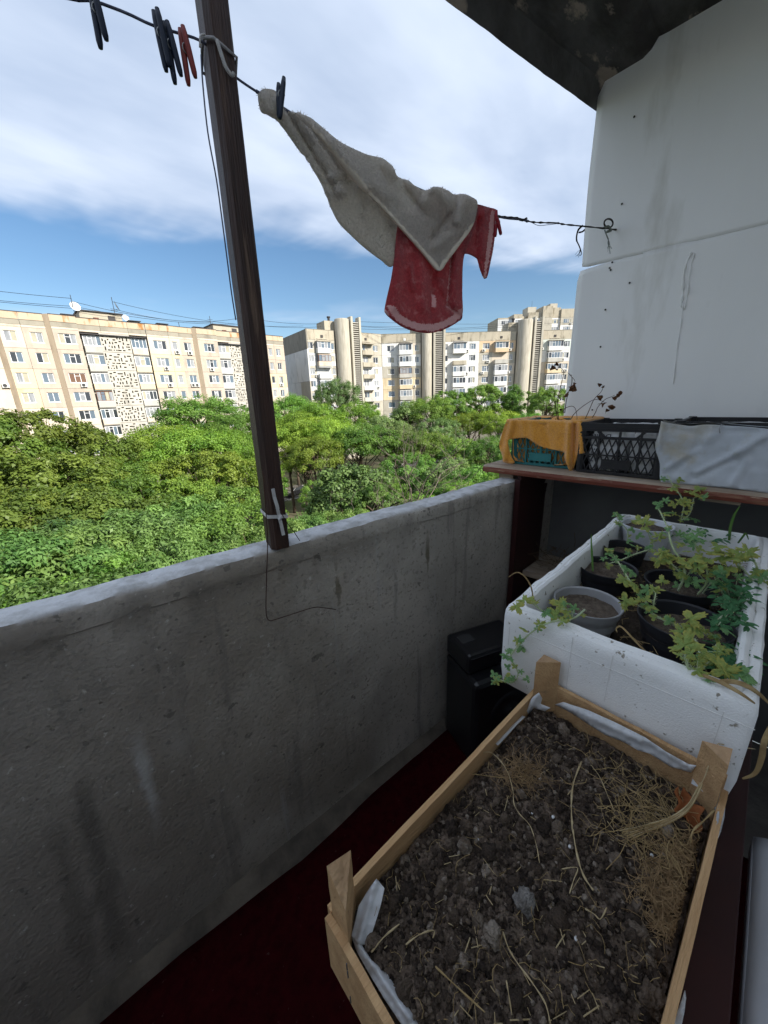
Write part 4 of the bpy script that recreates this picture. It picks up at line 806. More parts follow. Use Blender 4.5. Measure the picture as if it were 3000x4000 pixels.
pegd = pmat('peg_dark_blue', (0.012, 0.018, 0.035), rough=0.4); pegr = pmat('peg_red', (0.20, 0.035, 0.03), rough=0.45); pegr2 = pmat('peg_bright_red', (0.26, 0.02, 0.03), rough=0.4); spring = pmat('peg_spring', (0.3, 0.3, 0.3), rough=0.4, metal=0.8)
def peg(name_lab, a, b_, m, off=0.012):
    """two prongs, each given by its two ends in the photograph"""
    P = [[Vector(onl(*a[0], off)), Vector(onl(*a[1], off))], [Vector(onl(*b_[0], off+0.008)), Vector(onl(*b_[1], off+0.008))]]
    c = (P[0][0]+P[0][1]+P[1][0]+P[1][1])/4; root = thing('clothes_peg', name_lab, 'clothes peg', tuple(c), group='clothes pegs on the line')
    for p, q in P:
        p, q = p-c, q-c; bb = MB(); pts = [p, p.lerp(q, 0.15), p.lerp(q, 0.45), p.lerp(q, 0.9), q]
        for i in range(4): pass
        bb.tube(pts, [0.0038, 0.0052, 0.0056, 0.0050, 0.0034], n=8); bb.build('prong', m, root, smooth=True)
    s = MB(); x0 = (P[0][0].lerp(P[0][1], 0.4)+P[1][0].lerp(P[1][1], 0.4))/2-c
    s.tube([x0+Vector((0.0065*math.cos(t), 0.012*(t/12.5-0.5), 0.0065*math.sin(t))) for t in np.linspace(0, 12.5, 26)], 0.001, n=5); s.build('spring', spring, root, smooth=True)
peg('dark blue peg at the top edge, leftmost on the line', ((352, -60), (393, 190)), ((364, -50), (416, 158)), pegd)
peg('dark blue peg with prongs close together, second from the left', ((600, 42), (650, 280)), ((613, 32), (664, 262)), pegd)
peg('dark blue peg hanging a little lower, touching the red peg', ((642, 86), (684, 328)), ((652, 82), (708, 297)), pegd)
peg('dull red peg on the line beside the wooden post', ((703, 112), (737, 334)), ((713, 100), (764, 304)), pegr)
peg('dark blue peg clipping the beige towel end', ((1088, 326), (1090, 462)), ((1109, 302), (1093, 464)), pegd, off=0.03)
peg('small bright red peg clipping the red towel', ((1939, 822), (1935, 925)), ((1941, 848), (1957, 918)), pegr2, off=0.01)

# ---------------- towels
def terry(name, c1, c2, c3=None, tr=0.58):
    return pmat(name, c1, c2, rough=1.0, scale=160, detail=3, thr=(0.35, 0.65), spec=0.05, sheen=0.6, bump=0.6, bscale=420, bdetail=2, world=True, transl=tr, col3=c3, scale3=45, thr3=(0.54, 0.72))
BEIGET = terry('beige_terry', (0.86, 0.80, 0.73), (0.72, 0.665, 0.60)); BEIGEH = pmat('beige_hem', (0.84, 0.745, 0.63), (0.74, 0.65, 0.54), rough=0.95, scale=300, world=True, transl=0.15)
REDT = terry('red_terry', (0.64, 0.105, 0.12), (0.48, 0.06, 0.075), (0.74, 0.33, 0.33)); PINKH = pmat('pink_hem', (0.78, 0.46, 0.45), (0.70, 0.38, 0.37), rough=0.95, scale=200, world=True, transl=0.15)
def segd(p, a, b):
    ax_, ay_ = a; bx, by = b; dx, dy = bx-ax_, by-ay_; t = max(0, min(1, ((p[0]-ax_)*dx+(p[1]-ay_)*dy)/(dx*dx+dy*dy))); return math.hypot(p[0]-ax_-t*dx, p[1]-ay_-t*dy)
def cloth(name, poly, place, ridges, mats, mfn=None, step=16, off=0.0, thick=0.005, parent=None, curve=5, wob=0.004, edge_soft=0.0, fn=None):
    """a sheet with the given outline, folded along ridge lines, then given its thickness"""
    P2 = [Vector((x, y, 0)) for x, y in poly]; loop = smooth_path(P2+[P2[0]], curve)[:-1]; loop = [(v.x, v.y) for v in loop]
    # even out the outline
    out = []; 
    for i, p in enumerate(loop):
        q = loop[(i+1) % len(loop)]; L = math.hypot(q[0]-p[0], q[1]-p[1]); k = max(1, int(L/(step*0.9)))
        if L > step*0.3 or i == 0: out += [(p[0]+(q[0]-p[0])*j/k, p[1]+(q[1]-p[1])*j/k) for j in range(k)]
    xs = [p[0] for p in out]; ys = [p[1] for p in out]; n = len(out); pts = [Vector(p) for p in out]
    def inside(x, y):
        c = False; j = n-1
        for i in range(n):
            if (out[i][1] > y) != (out[j][1] > y) and x < (out[j][0]-out[i][0])*(y-out[i][1])/(out[j][1]-out[i][1])+out[i][0]: c = not c
            j = i
        return c
    def near(x, y): return min(math.hypot(x-p[0], y-p[1]) for p in out)
    y = min(ys); row = 0
    while y < max(ys):
        x = min(xs)+(step/2 if row % 2 else 0)
        while x < max(xs):
            jx, jy = x+random.uniform(-.15, .15)*step, y+random.uniform(-.15, .15)*step
            if inside(jx, jy) and near(jx, jy) > step*0.55: pts.append(Vector((jx, jy)))
            x += step
        y += step*0.87; row += 1
    V, E, Fc, *_ = mgeo.delaunay_2d_cdt(pts, [(i, (i+1) % n) for i in range(n)], [], 1, 1e-5)
    mb = MB(); vs = []
    for v in V:
        h = off+wob*fbm(v.x/70, v.y/70, off*50)+(fn(v.x, v.y) if fn else 0)
        for (a, b_, w, hh) in ridges:
            d = segd((v.x, v.y), a, b_); h += hh*1.25*math.exp(-(d/(w*0.95))**2)
        vs.append(tuple(place(v.x, v.y, h)))
    fs = []
    for f in Fc:
        c = sum((V[i].x for i in f))/len(f), sum((V[i].y for i in f))/len(f)
        mb.mi = 0
        fs.append((f, mfn(*c) if mfn else 0))
    mb.v = vs; mb.f = [tuple(f) for f, _ in fs]; mb.m = [m for _, m in fs]
    o = mb.build(name, mats, parent, smooth=True); s = o.modifiers.new('thick', 'SOLIDIFY'); s.thickness = thick; s.offset = 0
    return o
def fuzz(parent_obj, name, m, n, L, parent, seed=1):
    """short loops of pile standing off a towel"""
    g = np.random.default_rng(seed); me = parent_obj.data; V = np.array([v.co for v in me.vertices]); T = [p.vertices[:3] for p in me.polygons]; T = np.array([t for t, p in zip(T, me.polygons) if p.material_index == 0]); 
    A = np.linalg.norm(np.cross(V[T[:, 1]]-V[T[:, 0]], V[T[:, 2]]-V[T[:, 0]]), axis=1); ti = g.choice(len(T), n, p=A/A.sum()); u = g.random((n, 2)); sw = u.sum(1) > 1; u[sw] = 1-u[sw]
    t = T[ti]; P = V[t[:, 0]]+(V[t[:, 1]]-V[t[:, 0]])*u[:, :1]+(V[t[:, 2]]-V[t[:, 0]])*u[:, 1:]
    nn = np.cross(V[t[:, 1]]-V[t[:, 0]], V[t[:, 2]]-V[t[:, 0]]); nn /= np.linalg.norm(nn, axis=1)[:, None]; nn *= np.where(g.random(n) < 0.5, 1, -1)[:, None]
    d = nn*0.8+g.normal(size=(n, 3))*0.55; d /= np.linalg.norm(d, axis=1)[:, None]; s = np.cross(d, g.normal(size=(n, 3))); s /= np.linalg.norm(s, axis=1)[:, None]; l = L*(0.5+g.random(n))[:, None]
    P = P+nn*0.0015
    VV = np.stack([P-s*0.0005, P+s*0.0005, P+d*l+s*0.0004, P+d*l-s*0.0004], 1).reshape(-1, 3)
    o = link(name, np_mesh(name, VV, np.arange(n*4).reshape(-1, 4), m), parent); tag(o, kind='stuff'); return o
bt = thing('towel', 'beige terry towel draped slantwise over the clothes line', 'towel', tuple(onl(1300, 600)))
def plc(root): return lambda x, y, h: Vector(onl(x, y, h))-Vector(root.location)
ridA = [((1075, 400), (1290, 760), 14, 0.012), ((1110, 430), (1300, 720), 9, -0.010), ((1145, 440), (1330, 720), 13, 0.013), ((1170, 450), (1345, 690), 8, -0.012), ((1230, 600), (1330, 760), 16, 0.010), ((1310, 715), (1380, 705), 20, -0.014), ((1290, 690), (1330, 750), 12, 0.016), ((1420, 760), (1420, 850), 10, -0.006), ((1515, 845), (1545, 960), 9, -0.008), ((1030, 380), (1060, 440), 16, 0.012)]
pA = cloth('back_fall', [(1012, 372), (1034, 354), (1075, 360), (1100, 420), (1140, 438), (1190, 455), (1260, 520), (1330, 580), (1400, 645), (1480, 730), (1560, 830), (1600, 890), (1560, 960), (1533, 1040), (1490, 1015), (1430, 970), (1370, 915), (1325, 868), (1290, 800), (1255, 712), (1215, 645), (1160, 570), (1110, 500), (1062, 455), (1018, 432)], plc(bt), ridA, [BEIGET], off=-0.004, step=13, parent=bt, thick=0.007)
ridB = [((1240, 500), (1430, 730), 16, 0.012), ((1300, 540), (1500, 760), 30, 0.010), ((1555, 700), (1640, 815), 22, -0.022), ((1640, 815), (1690, 740), 18, 0.016), ((1700, 740), (1760, 800), 24, 0.020), ((1815, 775), (1790, 860), 22, 0.018), ((1770, 800), (1690, 930), 16, -0.010), ((1790, 900), (1700, 960), 20, 0.006), ((1500, 640), (1560, 720), 18, 0.012)]
def hemB(x, y): return 1 if min(segd((x, y), (1230, 512), (1480, 800)), segd((x, y), (1480, 800), (1712, 1058))) < 11 or (segd((x, y), (1712, 1058), (1845, 880)) < 9) else 0
pB = cloth('front_fall', [(1150, 443), (1205, 460), (1250, 498), (1300, 540), (1350, 572), (1420, 603), (1488, 622), (1530, 655), (1552, 693), (1600, 712), (1655, 748), (1700, 733), (1745, 748), (1770, 763), (1810, 763), (1845, 775), (1862, 798), (1845, 882), (1800, 950), (1748, 1018), (1712, 1058), (1650, 988), (1560, 885), (1480, 800), (1420, 742), (1370, 690), (1300, 595), (1230, 512)], plc(bt), ridB, [BEIGET, BEIGEH], hemB, off=0.026, step=9, parent=bt, thick=0.007)
fuzz(pA, 'pile', BEIGET, 26000, 0.0045, bt, 3); fuzz(pB, 'pile', BEIGET, 22000, 0.0045, bt, 4)
rt = thing('towel', 'red terry towel with pale pink border hanging under the beige one', 'towel', tuple(onl(1700, 1000)))
bot = [(1505, 1200), (1535, 1250), (1580, 1280), (1640, 1298), (1690, 1300), (1740, 1285), (1790, 1255), (1806, 1235)]
def hemR(x, y):
    d = min(segd((x, y), a, b_) for a, b_ in zip(bot, bot[1:]))
    if 5 < d < 32 and y > 1195: return 1
    if segd((x, y), (1763, 1000), (1745, 1195)) < 5: return 1
    if segd((x, y), (1745, 1195), (1800, 1240)) < 8 and y < 1235: return 1
    if abs(x-(1690+0.1*(y-1150))) < 8 and 1150 < y < 1200: return 1
    return 0
ridR = [((1600, 1040), (1610, 1130), 9, 0.007), ((1690, 1000), (1680, 1220), 12, -0.008), ((1640, 1000), (1650, 1200), 20, 0.008), ((1763, 990), (1742, 1190), 8, -0.010), ((1780, 1000), (1775, 1200), 14, 0.010), ((1560, 1000), (1540, 1200), 16, 0.006), ((1742, 1195), (1800, 1235), 10, -0.010), ((1715, 1100), (1735, 1150), 10, 0.006)]
pR = cloth('long_fall', [(1556, 860), (1541, 1000), (1526, 1100), (1505, 1200), (1508, 1224), (1535, 1250), (1580, 1280), (1640, 1298), (1690, 1300), (1740, 1285), (1790, 1255), (1806, 1235), (1803, 1150), (1805, 1040), (1815, 985), (1848, 900), (1860, 805), (1760, 790), (1650, 800)], plc(rt), ridR, [REDT, PINKH], hemR, off=0.005, step=8, parent=rt, thick=0.006)
def hemS(x, y): return 1 if segd((x, y), (1925, 835), (1898, 1085)) < 12 and segd((x, y), (1938, 850), (1898, 1088)) > 3 else 0
pS = cloth('short_fall', [(1852, 800), (1868, 800), (1900, 811), (1936, 820), (1938, 850), (1926, 960), (1915, 1020), (1898, 1088), (1880, 1060), (1866, 1016), (1842, 996), (1815, 992), (1798, 1012), (1802, 960), (1838, 880)], plc(rt), [((1890, 830), (1880, 1000), 14, 0.010), ((1865, 860), (1850, 960), 12, -0.008)], [REDT, PINKH], hemS, off=0.0, step=8, parent=rt, thick=0.006)
fuzz(pR, 'pile', REDT, 12000, 0.003, rt, 5); fuzz(pS, 'pile', REDT, 4000, 0.003, rt, 6)

# ---------------- white end panels
PANEL = pmat('white_hardboard', (0.89, 0.88, 0.86), (0.85, 0.84, 0.825), rough=0.6, scale=1.6, col3=(0.62, 0.60, 0.55), scale3=3.0, thr3=(0.58, 0.78), stretch=(1, 1.8, 0.45), spec=0.3, bump=0.08, bscale=30, world=True)
XW = 1.95
wp = thing('partition_panel', 'white hardboard partition of two sheets closing the balcony end', 'panel', (XW, 0.2, 0))
def sheet(name, edge, zlo, zhi, bulge):
    mb = MB(); nu, nv = 40, 40
    def f(u, v):
        z0, z1 = zlo(u), zhi(u); z = z0+(z1-z0)*v; y1 = edge(z); y = y1+(-0.335-y1)*u
        return (bulge(y, z), y-0.2, z)
    mb.grid(f, nu, nv); o = mb.build(name, PANEL, wp, smooth=True); s = o.modifiers.new('thick', 'SOLIDIFY'); s.thickness = 0.004; s.offset = -1; return o
sheet('upper_sheet', lambda z: 0.712+0.010*(z-2.0)+0.003*math.sin(z*9), lambda u: 1.968-0.012*u+(0.006 if u < 0.02 else 0), lambda u: 2.66, lambda y, z: 0.006*fbm(y*2, z*2)+0.012*max(0, (y-0.55)/0.16)**2*max(0, 2.15-z))
sheet('lower_sheet', lambda z: 0.722-0.012*max(0, z-1.92)/0.05, lambda u: 1.135, lambda u: 1.972-0.010*u if u > 0.14 else 1.958+0.012*u/0.14, lambda y, z: 0.004*fbm(y*2, z*2, 4))
b = MB(); 
for (x, y) in ((2478, 457), (2430, 797), (2392, 1025), (2386, 1055), (2365, 1210), (2346, 1355), (2314, 1601), (2460, 1105), (2382, 1047)):
    p = onx(x, y, XW-0.002); b.lathe([(0.0, -0.002), (0.0032, 0.0), (0.0038, 0.001), (0.0032, 0.003), (0, 0.003)], c=(0, 0, 0), n=10)
    for i in range(len(b.v)-50, len(b.v)): v = b.v[i]; b.v[i] = (p[0]-0.001-v[2]-XW, p[1]+v[0]-0.2, p[2]+v[1])
b.build('nail_head', pmat('nail_dark', (0.03, 0.025, 0.022), rough=0.7), wp)
# dried glue or paint runs on the sheets
gl_m = pmat('glue_run', (0.90, 0.90, 0.89), (0.74, 0.73, 0.71), rough=0.3, scale=60, stretch=(1, 1, 0.3), world=True)
b = MB()
for pts, r in (([(2700, 985), (2675, 1050), (2668, 1130), (2664, 1180)], 0.004), ([(2712, 990), (2695, 1060), (2685, 1150), (2672, 1210)], 0.003), ([(2690, 1000), (2668, 1090), (2662, 1200)], 0.002), ([(2670, 1180), (2660, 1260), (2645, 1360), (2630, 1500)], 0.0022)):
    P = smooth_path([Vector(onx(x, y, XW-0.0015))-Vector((XW, 0.2, 0)) for x, y in pts], 6); b.tube([(p.x, p.y+0.0015*fbm(p.z*40, 2), p.z) for p in P], [r*1.1*(0.8+0.5*math.sin(i*1.3)) for i in range(len(P))], n=6)
b.build('glue_run', gl_m, wp, smooth=True)

# ---------------- shelf over the parapet end
SHELFT = pmat('worn_board', (0.44, 0.36, 0.275), (0.27, 0.20, 0.145), rough=0.85, scale=7, stretch=(4, 0.7, 4), detail=8, col3=(0.58, 0.53, 0.46), scale3=9, thr3=(0.6, 0.75), bump=0.7, bscale=50, world=True)
SHELFE = pmat('red_brown_edge', (0.16, 0.045, 0.028), (0.24, 0.12, 0.07), rough=0.6, scale=14, stretch=(1, 0.5, 3), thr=(0.5, 0.65), col3=(0.34, 0.24, 0.17), scale3=20, thr3=(0.62, 0.7), bump=0.3, world=True)
DARKB = pmat('dark_lacquered_board', (0.045, 0.013, 0.012), (0.028, 0.010, 0.010), rough=0.45, scale=4, world=True)
sh = thing('shelf', 'worn wooden shelf board with a red brown edge resting on the parapet end', 'shelf', (1.76, 0.3, 1.10))
mb = MB(); NY = 70
vs = []
for i in range(NY+1):
    y = -0.33+1.258*i/NY; e = 0.004*fbm(y*9, 1)+0.003*fbm(y*31, 4); fx = 1.570-0.003*i/NY; end = 0.0
    vs += [(fx+e*0.4, y, 1.100), (fx-0.003+e*0.5, y, 1.112), (fx+0.001+e, y, 1.1245), (fx+0.009+e*1.5, y, 1.1305), (1.75, y, 1.1315), (1.944, y, 1.1315), (1.944, y, 1.100)]
mb.add([(x-1.76, y-0.3, z-1.10) for x, y, z in vs], [])
for i in range(NY):
    for k in range(6): mb.f.append((i*7+k, (i+1)*7+k, (i+1)*7+k+1, i*7+k+1)); mb.m.append(1 if k < 2 else 0)
    mb.f.append((i*7, i*7+6, (i+1)*7+6, (i+1)*7)); mb.m.append(0)
mb.f += [tuple(range(7)), tuple(NY*7+k for k in range(7))[::-1]]; mb.m += [1, 0]
mb.build('board', [SHELFT, SHELFE], sh)
b = MB(); b.box((1.585-1.76, 0.742-0.3, -1.098), (1.932-1.76, 0.760-0.3, -0.004)); b.box((1.5675-1.76, 0.738-0.3, -1.098), (1.584-1.76, 0.764-0.3, -0.020)); b.build('side_panel', DARKB, sh, bevel=0.002)
b = MB(); b.box((1.6-1.76, 0.79-0.3, -0.0275), (1.80-1.76, 0.86-0.3, -0.001)); b.build('wedge', SHELFT, sh)
b = MB(); b.box((1.946-1.76, -0.33-0.3, -1.098), (1.957-1.76, 0.737-0.3, 0.03)); b.build('back_panel', pmat('grey_back_board', (0.16, 0.165, 0.16), (0.12, 0.12, 0.12), rough=0.8, scale=3, world=True), sh)
b = MB(); b.box((1.60-1.76, 0.02-0.3, -0.016), (1.64-1.76, 0.12-0.3, -0.0015)); b.build('batten', SHELFT, sh)
b = MB(); b.box((1.66-1.76, 0.28-0.3, -0.52), (1.935-1.76, 0.735-0.3, -0.495)); b.build('lower_board', SHELFT, sh)
# dry vines heaped on the lower board
g = random.Random(9); b = MB()
for k in range(150):
    c = Vector((1.79, 0.50, 0.61)); p = c+Vector((g.gauss(0, .05), g.gauss(0, .08), abs(g.gauss(0, .03)))); pts = [p]
    for i in range(4): p = p+Vector((g.gauss(0, .025), g.gauss(0, .03), g.gauss(0.006, .018))); p.z = max(p.z, 0.609); p.x = min(max(p.x, 1.67), 1.93); p.y = min(p.y, 0.725); pts.append(p)
    b.tube(pts, 0.0012, n=4)
tag(b.build('dry_vine_heap', pmat('dry_vine', (0.16, 0.12, 0.07), (0.09, 0.065, 0.04), rough=0.95)), 'heap of dry vines on the dark lower board under the shelf', 'dry plants', kind='stuff')
# ================================================================== crates on the shelf
def crate_face(w, h, th=0.006):
    """one side of a vegetable crate: rims, uprights, open handle row, diamond mesh, name plate (u across, z up, thickness along y)"""
    b = MB(); X = w/2
    b.box((-X, -th, h-0.020), (X, th, h)); b.box((-X, -th*0.7, h-0.031), (X, th*0.4, h-0.0205)); b.box((-X, -th, 0.0), (X, th, 0.011)); b.box((-X, -th*0.8, h*0.69), (X, th*0.5, h*0.69+0.010)); b.box((-X, -th*0.9, h*0.36), (X, th*0.3, h*0.36+0.005))
    for k, t in ((0, 0.014), (1, 0.0065), (2, 0.0065), (3, 0.0065), (4, 0.014)):
        x = -X+t/2+(w-t)*k/4; b.box((x-t/2, -th*1.15, 0.0112), (x+t/2, th*0.6, h-0.0315))
    zt, zb = h*0.69, 0.011; n = int(w/0.0235); dw = w/n; hh = zt-zb
    for k in range(-2, n+1):
        for s in (-1, 1):
            x0 = -X+dw*(k+0.5); x1 = x0+s*dw*2.0
            p, q = Vector((x0, 0, zb)), Vector((x1, 0, zt))
            # clip to the face
            def cl(a, c):
                for lim, sg in ((-X+0.004, 1), (X-0.004, -1)):
                    if (a.x-lim)*sg < 0:
                        if (c.x-lim)*sg <= 0: return None
                        a = a.lerp(c, (lim-a.x)/(c.x-a.x))
                return a
            p2, q2 = cl(p, q), cl(q, p)
            if p2 is not None and q2 is not None and (p2-q2).length > 0.012: b.bar(p2+Vector((0, 0.0006*s, 0)), q2+Vector((0, 0.0006*s, 0)), 0.004, 0.0042, up=(0, 1, 0))
    for sx in (-1, 1):
        b.bar((sx*X*0.34, 0, h*0.70), (sx*X*0.55, 0, h-0.03), 0.008, 0.012, up=(0, 1, 0)); b.bar((sx*X*0.35, 0, h*0.74), (sx*X*0.30, 0, h*0.695), 0.006, 0.010, up=(0, 1, 0))
    b.box((-0.052, -th*1.3, 0.022), (0.048, 0.001, 0.058)); return b
def veg_crate(label, x0, x1, y0, y1, m, h=0.2):
    root = thing('plastic_crate', label, 'crate', ((x0+x1)/2, (y0+y1)/2, 1.1335), group='vegetable crates on the shelf'); dx, dy = x1-x0, y1-y0
    for name, w, loc, rz in (('front_side', dy-0.004, (-dx/2+0.006, 0, 0), -90), ('back_side', dy-0.004, (dx/2-0.006, 0, 0), 90), ('end_side', dx-0.03, (0, dy/2-0.008, 0), 180), ('end_side', dx-0.03, (0, -dy/2+0.008, 0), 0)):
        o = crate_face(w, h).build(name, m, root); o.location = loc; o.rotation_euler = (0, 0, R(rz))
    b = MB(); b.box((-dx/2+0.013, -dy/2+0.015, 0.002), (dx/2-0.013, dy/2-0.015, 0.008)); b.build('bottom', m, root)
    for sx in (-1, 1):
        for sy in (-1, 1): b = MB(); b.lathe([(0.013, 0.0), (0.013, h+0.002), (0.0, h+0.003)], n=10); o = b.build('corner_post', m, root); o.location = (sx*(dx/2-0.0145), sy*(dy/2-0.0145), 0.001)
    return root
TEAL = pmat('teal_plastic', (0.03, 0.17, 0.17), (0.022, 0.12, 0.125), rough=0.5, scale=8); BLK = pmat('black_plastic', (0.016, 0.016, 0.019), (0.028, 0.027, 0.027), rough=0.45, scale=9)
veg_crate('teal plastic lattice crate under the orange towel', 1.668, 1.925, 0.560, 0.842, TEAL, 0.196)
veg_crate('black plastic lattice crate in the middle holding white bags', 1.632, 1.925, 0.247, 0.535, BLK, 0.196)
veg_crate('black plastic crate hidden behind the grey plastic sheet', 1.640, 1.925, -0.075, 0.232, BLK, 0.205)

# ---------------- orange towel over the teal crate
ORT = terry('orange_terry', (0.95, 0.45, 0.04), (0.80, 0.31, 0.022), tr=0.05)
ot = thing('towel', 'mustard orange terry towel draped over the teal crate', 'towel', (1.66, 0.70, 1.335))
def pox(x, y, h): return Vector(onx(x, y, 1.650-h))-Vector(ot.location)
ridO = [((2000, 1645), (1972, 1790), 10, 0.010), ((1985, 1640), (1958, 1740), 9, -0.006), ((2080, 1650), (2085, 1720), 10, 0.005), ((2120, 1650), (2150, 1745), 14, -0.005), ((2225, 1655), (2215, 1830), 11, 0.016), ((2245, 1650), (2240, 1830), 7, -0.010), ((2268, 1655), (2270, 1770), 10, 0.016), ((2040, 1648), (2050, 1705), 9, 0.004)]
o1 = cloth('front_fall', [(1984, 1640), (2040, 1641), (2100, 1644), (2180, 1647), (2268, 1651), (2280, 1700), (2289, 1762), (2264, 1774), (2253, 1790), (2242, 1826), (2230, 1851), (2222, 1834), (2207, 1792), (2206, 1770), (2190, 1762), (2150, 1754), (2110, 1743), (2084, 1727), (2062, 1712), (2030, 1711), (1996, 1716), (1984, 1722), (1990, 1758), (2000, 1788), (2010, 1806), (1996, 1811), (1967, 1804), (1963, 1780), (1950, 1740), (1962, 1690), (1974, 1655)], pox, ridO, [ORT], off=0.002, step=8, parent=ot, thick=0.004, wob=0.010)
# over the rims and down inside
mb = MB(); per = [(1.648, 0.535), (1.648, 0.62), (1.648, 0.70), (1.648, 0.78), (1.648, 0.862), (1.70, 0.866), (1.78, 0.864), (1.86, 0.866), (1.937, 0.862), (1.937, 0.78), (1.937, 0.70), (1.937, 0.62), (1.937, 0.535), (1.86, 0.532), (1.78, 0.534), (1.70, 0.532)]
per = [p for p in smooth_path([Vector((x, y, 0)) for x, y in per+per[:1]], 6)][:-1]; ctr = Vector((1.79, 0.70, 0)); prof = [(0.0, 1.322), (0.002, 1.334), (0.010, 1.339), (0.022, 1.334), (0.034, 1.318), (0.040, 1.28), (0.044, 1.23), (0.048, 1.17), (0.060, 1.150), (0.10, 1.147)]
vs = []
for i, p in enumerate(per):
    inn = (ctr-p); inn = Vector((math.copysign(1, inn.x) if abs(p.x-1.7925) > 0.135 else 0, math.copysign(1, inn.y) if abs(p.y-0.70) > 0.14 else 0, 0)); inn = inn.normalized() if inn.length else (ctr-p).normalized()
    fold = 0.007*math.sin(i*0.9)+0.012*fbm(i*0.35, 2.2)
    for k, (d, z) in enumerate(prof):
        if p.x > 1.92 and k == 0: z -= 0.02
        q = p+inn*(d+(fold*min(1, k/4)))+Vector((0, 0, z+0.006*fbm(i*0.22, k*0.4))); vs.append(q-Vector(ot.location))
m_ = len(prof); n_ = len(per); mb.add(vs, [(i*m_+k, i*m_+k+1, ((i+1) % n_)*m_+k+1, ((i+1) % n_)*m_+k) for i in range(n_) for k in range(m_-1)])
o2 = mb.build('lining', ORT, ot, smooth=True); s = o2.modifiers.new('thick', 'SOLIDIFY'); s.thickness = 0.004
fuzz(o1, 'pile', ORT, 9000, 0.0025, ot, 8)
soil_d = pmat('planter_soil', (0.075, 0.056, 0.042), (0.040, 0.030, 0.023), rough=1.0, scale=90, bump=1.0, bscale=160, world=True, col3=(0.15, 0.12, 0.09), scale3=120, thr3=(0.62, 0.7))
mb = MB(); mb.grid(lambda u, v: (-0.085+0.17*u, -0.09+0.18*v, 0.008*fbm(u*6, v*6)), 20, 20); tag(mb.build('soil', soil_d, loc=(1.795, 0.70, 1.245)), 'dark soil inside the orange lined teal crate', 'soil', kind='stuff')
DRYL = pmat('dead_leaf', (0.13, 0.055, 0.022), (0.07, 0.03, 0.015), rough=0.85, scale=60, col3=(0.24, 0.14, 0.07), scale3=40, transl=0.15); DRYS = pmat('dead_stem', (0.13, 0.075, 0.045), (0.08, 0.045, 0.03), rough=0.9, scale=50)
def curl_leaf(mb, c, size, g):
    ax_ = Vector((g.gauss(0, 1), g.gauss(0, 1), g.gauss(-0.8, 0.6))).normalized(); sd_ = ax_.orthogonal().normalized(); sd_ = Quaternion(ax_, g.uniform(0, 6.28)) @ sd_; nn = ax_.cross(sd_); cu = g.uniform(1.5, 3.5)
    def f(u, v):
        w = size*0.42*math.sin(math.pi*min(1, max(0.02, v)))**0.7*(1+0.25*math.sin(v*23+u*3)); t = (u-0.5)*cu
        return Vector(c)+ax_*(v*size)+sd_*(w*math.sin(t))+nn*(w*(1-math.cos(t))+0.15*size*math.sin(v*3.5))
    mb.grid(f, 5, 7)
def dried_plant():
    g = random.Random(12); root = thing('dried_plant', 'withered brown plant with curled leaves rising from the teal crate', 'dried plant', (1.80, 0.70, 1.25)); inv = -Vector(root.location)
    k = lambda x, y: (2150+x*.211, 1400+y*.211)
    stems = [([(150, 1150), (135, 850), (150, 700), (200, 480), (245, 280), (238, 225), (205, 185), (110, 120)], 1.80, [(70, 150, .028), (90, 130, .026), (130, 200, .022), (45, 160, .02)]),
             ([(265, 1010), (300, 760), (345, 600), (390, 480), (400, 370), (378, 318), (335, 275), (372, 318), (440, 390), (455, 430)], 1.84, [(450, 450, .03), (430, 500, .03), (480, 460, .026), (470, 520, .022), (325, 620, .03), (395, 300, .006)]),
             ([(395, 1100), (430, 1040), (545, 930), (715, 810), (810, 765), (900, 770), (1000, 812)], 1.86, [(1045, 820, .022), (1060, 880, .03), (1030, 930, .026), (1090, 900, .024)]),
             ([(600, 1210), (700, 1000), (790, 790), (850, 710), (920, 640), (965, 570), (966, 500)], 1.85, [(960, 480, .018), (1000, 500, .016), (930, 470, .016), (860, 700, .026)]),
             ([(760, 1120), (830, 1010), (880, 900), (970, 800), (1040, 745), (1130, 710), (1190, 680)], 1.88, [(1230, 650, .028), (1240, 690, .022), (1300, 600, .02), (950, 830, .03)]),
             ([(250, 1010), (240, 960), (300, 910), (400, 885), (460, 930), (490, 1060), (490, 1160)], 1.78, [(215, 930, .012)]), ([(130, 1130), (100, 900), (70, 600)], 1.79, [])]
    for pts, X, lv in stems:
        b = MB(); P = smooth_path([Vector(onx(*k(x, y), X))+inv for x, y in pts], 5); b.tube(P, [0.0019-0.0011*i/len(P) for i in range(len(P))], n=5); b.build('stem', DRYS, root, smooth=True)
        for (x, y, s) in lv: b = MB(); curl_leaf(b, Vector(onx(*k(x, y), X))+inv, s, g); b.build('leaf', DRYL, root, smooth=True)
    b = MB()
    for i in range(40):
        p = Vector((g.uniform(-.10, .08), g.uniform(-.10, .12), g.uniform(0.0, 0.09))); b.tube([p, p+Vector((g.gauss(0, .02), g.gauss(0, .03), g.gauss(0, .012))), p+Vector((g.gauss(0, .03), g.gauss(0, .05), g.gauss(0, .02)))], 0.0012, n=4)
        if i % 3 == 0: curl_leaf(b, p, 0.016, g)
    tag(b.build('dry_litter', DRYL, root), kind='stuff')
dried_plant()
